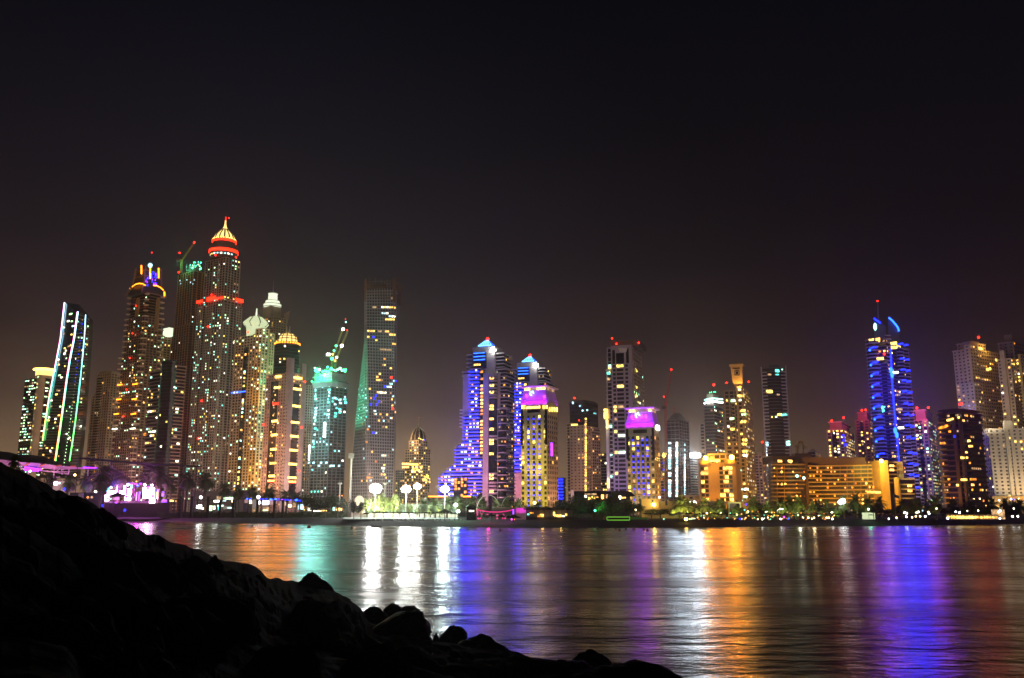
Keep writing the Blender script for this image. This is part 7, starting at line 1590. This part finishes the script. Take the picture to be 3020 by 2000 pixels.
# --- many small lamps of the beach bar strip
random.seed(77)
G = 'small lamps of the beach bar strip'
for i in range(95):
    px = random.uniform(2030, 2470); py = random.choice([random.uniform(1519, 1537), random.uniform(1519, 1537), random.uniform(1508, 1516)]); m = random.choice(['lit_yellow', 'lit_warm', 'lit_white', 'lamp_warm', 'lit_orange', 'lit_orange', 'lit_green', 'lit_yellow', 'lit_teal'])
    globe(px, py, random.uniform(352, 392), random.uniform(.18, .36), m, 'tiny lamp glowing among the parasols of the crowded beach bar strip', G)
for px, py, m, lb in ((2085, 1514, 'lamp_warm', 'bright warm lamp low under the golden palm'), (2173, 1518, 'lamp_warm', 'bright warm lamp in front of the grey frame pavilion'), (2196, 1504, 'lit_teal', 'teal floodlight right of the grey frame pavilion'), (2206, 1509, 'lamp_warm', 'peach lamp beside the teal floodlight'), (2248, 1534, 'lamp_white', 'white lamp low on the sand below the olive palm'),
                      (2303, 1534, 'lamp_white', 'white lamp low on the sand left of the yellow parasols'), (2312, 1525, 'led_magenta', 'small magenta lamp left of the yellow parasols'), (2326, 1537, 'lit_blue', 'small blue lamp on the sand below the yellow parasols'), (2182, 1530, 'lit_blue', 'small blue lamp under the dark parasols'), (2200, 1488, 'lit_blue', 'small blue lamp among the olive palms'), (2401, 1527, 'lamp_warm', 'warm white lamp under the orange parasols'),
                      (2438, 1527, 'lamp_warm', 'warm lamp right of the orange parasols'), (2445, 1527, 'lamp_warm', 'warm lamp, its close neighbour right of the orange parasols'), (2455, 1533, 'lamp_white', 'white lamp at the end of the parasol group'), (2452, 1513, 'lamp_white', 'white lamp above the last white parasol'), (2384, 1527, 'lamp_warm', 'warm lamp under the tilted white parasol'),
                      (2034, 1480, 'lamp_white', 'small white lamp over the blazing yellow palm'), (2048, 1480, 'lamp_white', 'small white lamp over the golden palm'), (1875, 1504, 'lamp_warm', 'lone peach lamp among the black trees'), (1945, 1467, 'lamp_white', 'small white lamp above the amber house roof'), (1958, 1532, 'lit_cool', 'white green lamp beside the cream parasols')):
    globe(px, py, 368 if py > 1500 else 440, .42 if py > 1500 else .5, m, lb)
for px, py, m, lb in ((2561, 1502, 'lamp_white', 'white lamp above the green lit kiosk'), (2622, 1532, 'lamp_white', 'lone white lamp low on the sand right of the green lit kiosk'), (2644, 1527, 'lamp_warm', 'lone warm lamp near the flag pole foot'), (2668, 1512, 'lamp_white', 'white lamp, left one of a close pair right of the flag pole'), (2674, 1514, 'lamp_white', 'white lamp, right one of a close pair right of the flag pole'),
                      (2703, 1512, 'lamp_warm', 'warm lamp beside the bluish lamp'), (2709, 1510, 'lamp_white', 'white lamp touching the bluish lamp'), (2721, 1506, 'lit_frost', 'large bluish white lamp in the dim trees'), (2738, 1510, 'lamp_warm', 'upper warm lamp right of the bluish lamp'), (2740, 1515, 'lamp_white', 'lower white lamp right of the bluish lamp'), (2673, 1524, 'lamp_white', 'white lamp low below the close pair'),
                      (2690, 1526, 'lamp_warm', 'warm lamp in the low row, second'), (2701, 1523, 'lamp_warm', 'warm lamp in the low row, third'), (2714, 1523, 'lamp_warm', 'warm lamp in the low row, fourth'), (2729, 1523, 'lamp_white', 'brightest white lamp ending the low row'), (2762, 1500, 'lamp_warm', 'lone warm lamp in the wide dim palm'), (2735, 1476, 'lit_warm', 'faint warm lamp high in the dark trees'),
                      (2795, 1529, 'lamp_white', 'white lamp at the start of the lit yellow wall'), (2819, 1510, 'lamp_white', 'small white lamp above the lit yellow wall, left'), (2830, 1512, 'lamp_white', 'small white lamp above the lit yellow wall, right'), (2853, 1507, 'lit_white', 'faint white lamp above the lit yellow wall'), (2885, 1506, 'lit_white', 'faint lamp before the bronze tower corner'), (2872, 1471, 'lamp_warm', 'orange lamp at the bronze tower door'), (2890, 1471, 'lamp_warm', 'second orange lamp at the bronze tower door'),
                      (2803, 1469, 'lit_orange', 'orange lamp at the left foot of the bronze tower'), (2813, 1468, 'lit_orange', 'second orange lamp at the left foot of the bronze tower'), (2947, 1476, 'lamp_white', 'white lamp under the sand coloured arcade'), (2982, 1472, 'lamp_white', 'white lamp beside the blue one at the arcade'), (2989, 1473, 'lit_blue', 'blue lamp at the arcade'), (3005, 1471, 'lamp_warm', 'warm lamp at the arcade by the picture edge'),
                      (2950, 1506, 'lamp_white', 'white lamp on the orange lit kiosk'), (2946, 1510, 'lamp_white', 'lower white lamp on the orange lit kiosk'), (2949, 1529, 'lamp_white', 'white lamp low on the sand by the orange lit kiosk'), (2990, 1500, 'lit_white', 'large pale umbrella lamp near the picture edge'), (2986, 1523, 'lamp_white', 'white lamp low near the picture edge'), (3002, 1523, 'lamp_white', 'second white lamp low near the picture edge'),
                      (2929, 1436, 'lit_white', 'small white lamp on the edge of the bronze tower')):
    globe(px, py, 372 if py > 1490 else 440, .42, m, lb)
tbox('kiosk', 'small green lit kiosk on the dim beach', 'kiosk', 2552, 2580, 1512, 1540, 384, 3, 'lantern_jade', 'front'); lamp('POINT', P(2566, 1516, 378), 250, (.1, 1, .5), .3)
r, W_, H_ = tbox('low_wall', 'low yellow lit wall with round niches below the bronze tower', 'wall', 2792, 2945, 1518, 1540, 380, .6, 'sand_render', 'wall')
for i in range(17): b = MB(); x = W_ * (i + .6) / 17.4; b.ball((x, -.05, H_ - 1.1), .5 + .12 * (i < 9), 10, 6); link('niche_lamp', b.mesh('niche_lamp', 'lit_yellow' if i < 9 else 'lit_warm', True), r)
tbox('kiosk', 'orange lit kiosk at the end of the yellow wall', 'kiosk', 2938, 2962, 1503, 1540, 384, 3, 'lit_dim', 'front')
# flag pole
c = P(2636, 1456, 395); r = thing('flag_pole', 'thin pole with a drooping dark blue flag before the golden end pier', 'flag', (c.x, 395, GZ)); b = MB(); b.tube([(0, 0, 0), (0, 0, c.z - GZ)], .1, 6); link('pole', b.mesh('pole', 'metal_grey'), r)
b = MB(); h_ = c.z - GZ - .3
for k in range(5): x = .1 + k * .45; b.add([(x, .1 * sin(k), h_ - .12 * k), (x + .45, .1 * sin(k + 1), h_ - .12 * (k + 1)), (x + .45, .1 * sin(k + 1), h_ - 1.3 - .12 * (k + 1)), (x, .1 * sin(k), h_ - 1.3 - .12 * k)], [(0, 1, 2, 3)])
link('flag', b.mesh('flag', 'flag_blue'), r)
for px, lb, w_ in ((2598, 'dark pitched gazebo right of the green lit kiosk', 40), (2780, 'dark pitched gazebo left of the yellow lit wall', 34), (2240, 'dark pitched gazebo in the beach bar strip', 26)):
    hut(px, 1500, 1512, 1540, w_, 372, lb, body=False)
# --- red buoys
b = MB(); b.lathe(0, 0, [(.05, -.3), (.42, -.12), (.5, .15), (.36, .42), (.12, .55), (.09, .85), (.02, .9)], 10); BU = b.mesh('buoy', 'buoy_red', True)
for px, py in ((412, 1541), (571, 1547), (743, 1553), (911, 1557), (1037, 1560), (1269, 1564), (1475, 1566), (1665, 1566), (1697, 1560), (1730, 1559), (1761, 1560), (1788, 1561), (1815, 1562), (1827, 1566), (1846, 1563), (1871, 1564), (1899, 1565), (1909, 1566), (2759, 1553)):
    q = Pz(px, py, 0); o = link('buoy', BU, None, q, 0, 'small red swimming buoy floating off the beach', 'buoy', 'red swimming buoys'); s_ = 1.6 if px == 911 else .9; o.scale = (s_,) * 3
    if px == 911: o['label'] = 'larger dark buoy on the cyan reflection'; del o['group']
    if px == 2759: o['label'] = 'lone red buoy in the deep blue reflection'; del o['group']
q = Pz(1110, 1556, 0); r = thing('dinghy', 'small dark dinghy at the waterline in the brightest reflection', 'boat', q); b = MB()
b.loft([[(x * s_, y * s_ * .9, z) for x, y in ((-2.2, -.7), (1.2, -.8), (2.6, 0), (1.2, .8), (-2.2, .7))] for s_, z in ((.8, -.1), (1, .55))]); link('hull', b.mesh('hull', 'timber_dark'), r); b = MB(); b.box(-.6, -.3, -.7, .7, .56, .7); link('seat', b.mesh('seat', 'timber_dark'), r)
# --- promenade left: hedge, terrace, canopies with blue lamps, people-height posts
r, W_, H_ = tbox('hedge', 'long clipped dark hedge at the top of the beach on the left', 'hedge', 470, 1010, 1514, 1530, 452, 2, 'tree_leaf', 'leaves')
b = MB(); random.seed(8)
for i in range(2600):
    x = random.uniform(-1, W_ + 1); z = random.uniform(0, H_ + .6) ; p = Vector((x, -.3 - random.random() * .5, z)); u = Vector((random.gauss(0, 1), random.gauss(0, .4), random.gauss(0, 1))).normalized() * .4; v = u.cross(Vector((0, 1, 0))).normalized() * .25; b.add([p - u, p + v, p + u, p - v], [(0, 1, 2, 3)])
link('foliage', b.mesh('foliage', 'tree_leaf'), r)
def kiosk_row(label, x0, x1, yt, yb, D, panels):
    a_ = P(x0, yt, D); c_ = P(x1, yt, D); r = thing('terrace_canopy', label, 'canopy', (a_.x, D, GZ)); W_ = c_.x - a_.x; H_ = a_.z - GZ; b = MB(); b.box(-.5, W_ + .5, -3, 3, H_, H_ + .35); link('roof', b.mesh('roof', 'timber_dark'), r)
    n_ = max(3, int(W_ / 6))
    for i in range(n_ + 1): b = MB(); x = W_ * i / n_; b.box(x - .25, x + .25, -2.8, -2.3, 0, H_); link('post', b.mesh('post', 'timber_dark'), r)
    for px, py, w_, h_, m in panels:
        q = P(px, py, D) - Vector(r.location); b = MB(); b.box(-w_ / 2, w_ / 2, -.15, .15, -h_ / 2, h_ / 2); l = link('lit_panel', b.mesh('lit_panel', m), r); l.location = q
    return r, W_, H_
glow('panel_pink', (.8, .42, .42), .55); glow('panel_grey', (.55, .45, .4), .35); glow('screen_white', (.85, .9, 1), 8)
random.seed(12)
pan = [(508, 1477, 2.2, .8, 'lit_yellow'), (515, 1477, 1.8, .8, 'lit_warm'), (587, 1495, 2.6, 1.8, 'lamp_white'), (620, 1499, 2, 2.6, 'lit_green'), (631, 1495, 1.2, 1, 'lit_white'), (631, 1500, 1.2, 1, 'lit_white'), (648, 1499, 1.6, 2.4, 'lit_teal'), (650, 1492, 3, .9, 'lit_cool'), (664, 1497, 2, 2, 'panel_grey'), (676, 1498, 2, .8, 'lit_cool'), (640, 1478, 3, 1, 'lamp_white'), (662, 1476, 1.6, .9, 'lit_frost'), (666, 1470, 2.4, 1, 'lit_green'), (681, 1470, 2, 1.4, 'lit_green'), (645, 1470, 2, 2, 'lit_dim')]
kiosk_row('dark terrace canopy with teal and white lit counters below the tall palms', 520, 690, 1476, 1512, 468, pan)
pan = [(727, 1478, 2, 2, 'panel_pink'), (739, 1480, 1.2, 1.8, 'lit_white'), (751, 1485, 2, 5, 'panel_grey'), (784, 1483, 3.4, 2, 'screen_white'), (773, 1485, 1.2, .8, 'lit_frost'), (799, 1482, 2.6, 2.6, 'panel_pink'), (812, 1482, 1.6, 1.6, 'panel_pink'), (832, 1489, 3, 4, 'panel_pink'), (839, 1486, 1.6, 2, 'lit_dim'), (855, 1492, 1.4, 1.4, 'lamp_warm'), (856, 1484, 1.4, 3, 'panel_pink'), (868, 1486, 1.6, 3.4, 'lit_dim'),
       (882, 1495, 1, 2.6, 'lit_frost'), (887, 1495, 1, 2.6, 'lit_frost'), (892, 1495, 1, 2.6, 'lit_frost'), (785, 1501, 3, 2, 'lit_dim'), (782, 1505, 2.2, .7, 'lit_green'), (909, 1493, 1, 2.4, 'panel_grey'), (914, 1502, 2, 1.6, 'lit_white'), (936, 1507, 4, .6, 'lit_white'), (952, 1506, 4, .5, 'lit_warm'), (985, 1500, 1, 2, 'lit_cool'), (1000, 1502, 3, 1.4, 'lit_warm')]
kiosk_row('long dark terrace canopy carrying the string of blue lamps', 700, 925, 1473, 1512, 462, pan)
r = thing('lamp_string', 'string of blue lamps along the terrace canopy edge', 'string lights', P(724, 1471, 458)); ro3 = Vector(r.location)
for px, py, m, rr in ((729, 1471, 'led_cyan', .5), (738, 1472, 'led_blue', .5), (768, 1472, 'led_blue', .35), (776, 1472, 'led_blue', .45), (786, 1472, 'led_blue', .45), (799, 1473, 'led_cyan', .75), (813, 1473, 'led_cyan', .75), (822, 1473, 'led_blue', .4), (832, 1474, 'led_violet', .6), (842, 1474, 'led_blue', .45), (849, 1474, 'led_blue', .4), (858, 1475, 'led_blue', .4), (874, 1475, 'led_cyan', .8), (884, 1477, 'led_blue', .5)):
    b = MB(); b.ball((0, 0, 0), rr, 8, 5, .6); l = link('bulb', b.mesh('bulb', m, True), r); l.location = P(px, py, 458) - ro3
b = MB(); b.tube([P(x, y, 458.3) - ro3 for x, y in ((724, 1470), (800, 1472), (888, 1476))], .05, 4); link('cable', b.mesh('cable', 'steel_dark'), r)
globe(762, 1466, 455, 1.0, 'lamp_white', 'large white globe at the terrace, upper of two'); globe(762, 1482, 455, 1.2, 'lamp_white', 'large white globe at the terrace, lower of two', e=900); globe(592, 1467, 462, .9, 'lamp_white', 'white lamp beside the right tall palm', e=800); globe(598, 1500, 460, .6, 'lamp_warm', 'warm uplight on the right tall palm trunk', e=260, col=(1, .9, .6))
globe(685, 1479, 462, .5, 'lamp_warm', 'orange lamp between the two terrace canopies'); globe(922, 1467, 450, .4, 'lamp_warm', 'orange lamp in the leafy trees'); globe(1001, 1462, 450, .4, 'lit_orange', 'orange lamp at the top of the green tinged tree, left'); globe(1009, 1462, 450, .4, 'lit_orange', 'orange lamp at the top of the green tinged tree, right')
for px in (534, 567, 615, 650, 690, 760, 810, 835): 
    c = P(px, 1466 + (px > 640) * 10, 450); r = thing('timber_post', 'dark square promenade post in the row before the terraces', 'post', (c.x, 450, GZ), group='dark promenade posts'); b = MB(); b.box(-.55, .55, -.5, .5, 0, c.z - GZ); link('shaft', b.mesh('shaft', 'timber_dark'), r); b = MB(); b.box(-.75, .75, -.7, .7, c.z - GZ, c.z - GZ + .3); link('cap', b.mesh('cap', 'timber_dark'), r)
# --- long dark pergola beams on the left
def P2(px, py, D): return P(px, py, D)
for pts, lb, th_ in (([(232, 1349), (330, 1358), (430, 1367), (580, 1374)], 'long thin dark canopy edge crossing in front of the left towers', .9), ([(430, 1373), (446, 1383), (470, 1384)], 'short dark sagging canopy under the long one', .8)):
    r = thing('canopy_edge', lb, 'canopy', P(pts[0][0], pts[0][1], 500)); o3 = Vector(r.location); b = MB(); b.loft([[tuple(P(x, y, 500) - o3 + Vector((0, dy, dz))) for dy, dz in ((0, 0), (9, .5), (9, .5 - th_ * .6), (0, -th_))] for x, y in pts]); link('roof', b.mesh('roof', 'tent_skin'), r)
    b = MB()
    for x, y in pts[:: 1]: q = P(x, y, 503) - o3; b.tube([(q.x, 3, q.z), (q.x, 3, GZ - o3.z)], .25, 5)
    link('posts', b.mesh('posts', 'steel_dark'), r)
# --- big tent roof with purple lining
r = thing('tent_roof', 'huge dark tent roof with rose and violet lit lining above the rocks', 'tent', P(60, 1400, 520)); o3 = Vector(r.location)
top = [(-160, 1318), (0, 1331), (30, 1334), (55, 1341), (80, 1340), (112, 1344), (140, 1350), (165, 1360), (196, 1372)]; bot = [(-160, 1345), (0, 1354), (30, 1357), (60, 1362), (88, 1364), (114, 1364), (140, 1368), (165, 1371), (196, 1374)]
b = MB(); b.loft([[tuple(P(*a_, 556) - o3), tuple(P(*a_, 556) - o3 + Vector((0, 10, -2))), tuple(P(*c_, 520) - o3 + Vector((0, 40, .2))), tuple(P(*c_, 520) - o3)] for a_, c_ in zip(top, bot)][::-1]); link('roof_skin', b.mesh('roof_skin', 'tent_skin'), r)
l0 = [(-160, 1347), (0, 1355), (60, 1363), (114, 1366), (165, 1373), (215, 1377), (290, 1382)]; l1 = [(-160, 1372), (0, 1373), (60, 1376), (114, 1380), (165, 1386), (215, 1384), (290, 1384)]
b = MB(); b.loft([[tuple(P(*a_, 521) - o3), tuple(P(*a_, 521) - o3 + Vector((0, .6, 0))), tuple(P(*c_, 526) - o3 + Vector((0, .6, 0))), tuple(P(*c_, 526) - o3)] for a_, c_ in zip(l0, l1)][::-1]); link('lining', b.mesh('lining', 'tent_lining'), r)
for x0 in (78, 125, 172, 215):
    b = MB(); b.tube([P(x0 - 6, 1374, 520.4) - o3, P(x0 + 9, 1365 + (x0 - 78) * .07, 520.4) - o3], .5, 4); link('lining_stripe', b.mesh('lining_stripe', 'parasol_orange'), r)
b = MB()
for pts in ([(60, 1380), (200, 1398)], [(150, 1390), (205, 1392)], [(160, 1378), (158, 1412)], [(165, 1392), (178, 1380)], [(182, 1382), (183, 1400)], [(205, 1380), (200, 1405)], [(68, 1386), (80, 1372)], [(90, 1380), (90, 1392)], [(112, 1376), (112, 1394)], [(160, 1407), (176, 1408)]): b.tube([P(x, y, 524) - o3 for x, y in pts], .28, 4)
for x in (85, 160, 203, 260): q = P(x, 1384, 526) - o3; b.tube([q, (q.x, q.y, GZ - o3.z)], .3, 5)
link('truss', b.mesh('truss', 'white_cloth'), r)
for pts in ([(72, 1378), (122, 1385)], [(72, 1386), (114, 1389)], [(245, 1379), (288, 1381)]): b = MB(); b.tube([P(x, y, 522.5) - o3 for x, y in pts], .45, 4); link('violet_tube', b.mesh('violet_tube', 'led_violet'), r)
lamp('SPOT', P(30, 1425, 508), 14000, (.95, .30, .72), 1, P(30, 1366, 523), 85); lamp('SPOT', P(110, 1428, 508), 14000, (1, .30, .60), 1, P(110, 1372, 523), 80); lamp('SPOT', P(190, 1430, 508), 14000, (.9, .22, .7), 1, P(200, 1380, 523), 85)
# --- open air stage with lights
r = thing('concert_stage', 'open air stage blazing with white, magenta and blue screens and lights', 'stage', P(370, 1490, 500) * Vector((1, 1, 0)) + Vector((0, 0, GZ))); o3 = Vector(r.location); SD = 500
def sp(px, py, D=SD): return P(px, py, D) - o3
def sbox(part, x0, x1, ya, yb, m, D=SD, th_=.4):
    a_, c_ = sp(x0, yb, D), sp(x1, ya, D); b = MB(); b.box(a_.x, c_.x, a_.y, a_.y + th_, a_.z, c_.z); return link(part, b.mesh(part, m), r)
sbox('platform', 296, 480, 1478, 1530, 'steel_dark', SD + 1, 14)
glow('screen_magenta', (1, .25, .85), 3.0); glow('screen_pink', (1, .55, .92), 16); glow('screen_cyan', (.1, .75, 1), 4); glow('screen_violet', (.30, .05, 1), 2.2); glow('haze_pink', (.45, .06, .30), .5)
for x0, x1, ya, yb, m in ((302, 322, 1460, 1478, 'screen_pink'), (316, 346, 1447, 1459, 'screen_pink'), (342, 350, 1427, 1452, 'screen_pink'), (363, 371, 1433, 1458, 'screen_pink'), (367, 384, 1461, 1476, 'screen_pink'), (375, 388, 1441, 1459, 'screen_pink'), (419, 457, 1438, 1470, 'screen_pink'), (440, 457, 1468, 1484, 'screen_pink'), (460, 469, 1451, 1468, 'lit_warm'), (398, 404, 1452, 1476, 'screen_magenta'), (407, 413, 1450, 1478, 'screen_violet'),
                          (304, 322, 1438, 1449, 'screen_cyan'), (384, 391, 1427, 1440, 'screen_cyan'), (350, 363, 1448, 1460, 'screen_pink'), (476, 484, 1450, 1464, 'screen_violet'), (476, 492, 1474, 1482, 'screen_violet'), (332, 352, 1467, 1475, 'panel_pink'), (294, 300, 1434, 1462, 'screen_violet')): sbox('lit_screen', x0, x1, ya, yb, m, SD + random.uniform(-.8, .8))
for i in range(10):
    x = random.uniform(305, 470); y = random.uniform(1436, 1485); b = MB(); b.ball((0, 0, 0), random.uniform(.4, 1.0), 8, 5); l = link('moving_light', b.mesh('moving_light', random.choice(['led_magenta', 'led_cyan', 'lamp_white', 'led_violet', 'led_magenta']), True), r); l.location = sp(x, y, SD - 1.5)
for x, y, m in ((377, 1430, 'lamp_white'), (406, 1432, 'led_cyan'), (427, 1430, 'lamp_white'), (448, 1431, 'lamp_white'), (466, 1447, 'led_cyan'), (282, 1450, 'lamp_white'), (327, 1438, 'lamp_white')): b = MB(); b.ball((0, 0, 0), .65, 8, 5); l = link('spot_lamp', b.mesh('spot_lamp', m, True), r); l.location = sp(x, y, SD - 2)
b = MB()
for x0, y0, x1, y1 in ((371, 1427, 420, 1426), (371, 1429, 420, 1428), (388, 1427, 390, 1476), (395, 1427, 396, 1476), (420, 1436, 420, 1478), (438, 1436, 458, 1437), (457, 1437, 458, 1480), (372, 1428, 372, 1478), (300, 1440, 300, 1480), (470, 1448, 492, 1462)): b.tube([sp(x0, y0, SD - 1), sp(x1, y1, SD - 1)], .22, 4)
link('truss', b.mesh('truss', 'steel_dark'), r)
for x0, x1, y in ((378, 392, 1426.5), (396, 404, 1427.5), (411, 418, 1426.5), (438, 452, 1435.5)): b = MB(); b.tube([sp(x0, y, SD - 1.3), sp(x1, y + .5, SD - 1.3)], .38, 4); link('truss_light', b.mesh('truss_light', 'led_violet'), r)
sbox('speaker_stack', 393, 399, 1430, 1478, 'timber_dark', SD - 2, 2); sbox('speaker_stack', 389, 394, 1452, 1478, 'timber_dark', SD - 2, 2)
for px, py, e, c_ in ((312, 1466, 7200, (1, .12, .75)), (375, 1462, 7200, (1, .15, .7)), (440, 1452, 9000, (1, .35, .75)), (330, 1436, 9000, (.04, .03, 1)), (262, 1450, 1500, (.8, .9, .8)), (362, 1430, 2400, (.4, .2, 1)), (300, 1420, 12000, (.10, .02, 1)), (410, 1440, 9000, (.9, .05, .8)), (345, 1450, 9000, (.8, .1, 1))): lamp('POINT', P(px, py, 492), e, c_, .8)
for px, y_ap, y_ev, w_, lb in ((347, 1452, 1464, 42, 'dark pitched hut silhouetted against the magenta stage'),): r, hw, ze, za = hut(px, y_ap, y_ev, 1510, w_, 470, lb, body=False)
tbox('terrace_wall', 'low violet lit wall in front of the stage', 'wall', 292, 500, 1484, 1512, 478, .5, 'timber_dark', 'wall')
for px, py, m, lb in ((190, 1443, 'led_blue', 'bright blue white lamp by the rocky slope'), (89, 1390, 'lit_white', 'small white lamp under the tent truss'), (221, 1401, 'lamp_warm', 'white lamp hanging under the tent end'), (302, 1491, 'lit_blue', 'tiny blue lamp below the stage'), (368, 1505, 'led_blue', 'flat blue lamp on the beach below the stage'), (259, 1467, 'lit_orange', 'orange lamp left of the stage'), (271, 1467, 'lit_dim', 'dim orange lamp left of the stage'), (175, 1425, 'lit_frost', 'soft white lamp on the rock slope edge')):
    globe(px, py, 465, .75, m, lb)
for px, py, w_, m in ((155, 1425, 4, 'screen_pink'), (163, 1421, 3, 'lit_warm'), (178, 1433, 2.4, 'led_pink'), (158, 1437, 2.6, 'screen_pink')): pass
r, W_, H_ = tbox('stall', 'small pink and white lit stall just above the rock slope', 'stall', 146, 186, 1418, 1540, 468, 3, 'panel_pink', 'front'); b = MB(); b.box(-.5, W_ + .5, -2, 3, H_, H_ + .3); link('roof', b.mesh('roof', 'timber_dark'), r)
b = MB(); b.box(W_ * .1, W_ * .45, -.2, 0, H_ - 2.2, H_ - .6); link('lit_screen', b.mesh('lit_screen', 'screen_pink'), r); lamp('POINT', P(165, 1418, 460), 1200, (1, .8, .85), .5)
tbox('terrace_wall', 'pale grey low building front left of the stage', 'wall', 226, 243, 1455, 1520, 474, 2, 'concrete', 'wall'); tbox('terrace_wall', 'dark shuttered kiosk row left of the stage', 'wall', 200, 300, 1453, 1520, 480, 2, 'steel_dark', 'wall')
tbox('podium', 'broad low podium building under the left towers', 'building', 560, 720, 1448, 1540, 700, 20, 'concrete', 'wall')
# --- red lit slab on the roofs before the twisted tower
r, W_, H_ = tbox('low_building', 'long low building with an orange neon roof line beside the blue terraces', 'building', 1262, 1400, 1465, 1540, 560, 10, 'dark_concrete', 'wall')
for x0, x1 in ((0, W_ * .42), (W_ * .75, W_ * .92)): b = MB(); b.box(x0, x1, -.5, -.1, H_ - .2, H_ + .5); link('neon_line', b.mesh('neon_line', 'led_orange'), r)
r, W_, H_ = tbox('restaurant', 'terrace restaurant with sloping roof and warm lights above the black trees', 'restaurant', 1690, 1860, 1462, 1540, 470, 6, 'steel_dark', 'wall')
b = MB(); b.add([(-2, -6, H_ - .3), (W_ + 2, -6, H_ - .3), (W_, 3, H_ + 2.4), (0, 3, H_ + 2.4), (-2, -6, H_ - .6), (W_ + 2, -6, H_ - .6), (W_, 3, H_ + 2.1), (0, 3, H_ + 2.1)], [(0, 1, 2, 3), (7, 6, 5, 4), (0, 4, 5, 1), (1, 5, 6, 2), (3, 2, 6, 7), (0, 3, 7, 4)]); link('roof', b.mesh('roof', 'timber_dark'), r)
for px, py, w_, h_, m in ((1727, 1464, 1.2, 1.2, 'lit_white'), (1740, 1470, 1.8, 1.4, 'lit_warm'), (1747, 1468, 1, 1.6, 'lit_yellow'), (1758, 1469, 2.4, 1.2, 'lit_warm'), (1742, 1458, 6, .9, 'lit_dim'), (1777, 1466, 1.4, 2.6, 'lit_warm'), (1790, 1464, 1, 2, 'lit_dim'), (1828, 1467, 1.2, 2.2, 'lit_white'), (1838, 1468, 2.6, .7, 'lit_warm'), (1688, 1456, 1.6, 3.6, 'panel_pink')):
    q = P(px, py, 462) - Vector(r.location); b = MB(); b.box(-w_ / 2, w_ / 2, -.1, .1, -h_ / 2, h_ / 2); l = link('lit_panel', b.mesh('lit_panel', m), r); l.location = q
# ================================================================== night haze over the whole place
b = MB(); b.box(-2600, 2600, -60, 1900, -3, 455); me = b.mesh('haze', 'glass'); me.materials.clear()
hm = bpy.data.materials.new('haze_air'); hm.use_nodes = True; t_ = hm.node_tree; t_.nodes.clear(); ho = t_.nodes.new('ShaderNodeOutputMaterial'); hv = t_.nodes.new('ShaderNodeVolumePrincipled')
hv.inputs['Color'].default_value = (.95, .88, .80, 1); hv.inputs['Density'].default_value = HAZE = .00012; hv.inputs['Anisotropy'].default_value = .86
t_.links.new(hv.outputs[0], ho.inputs['Volume']); me.materials.append(hm)
if HAZE: link('haze', me, kind='stuff', label='thin warm night haze over the bay and towers')
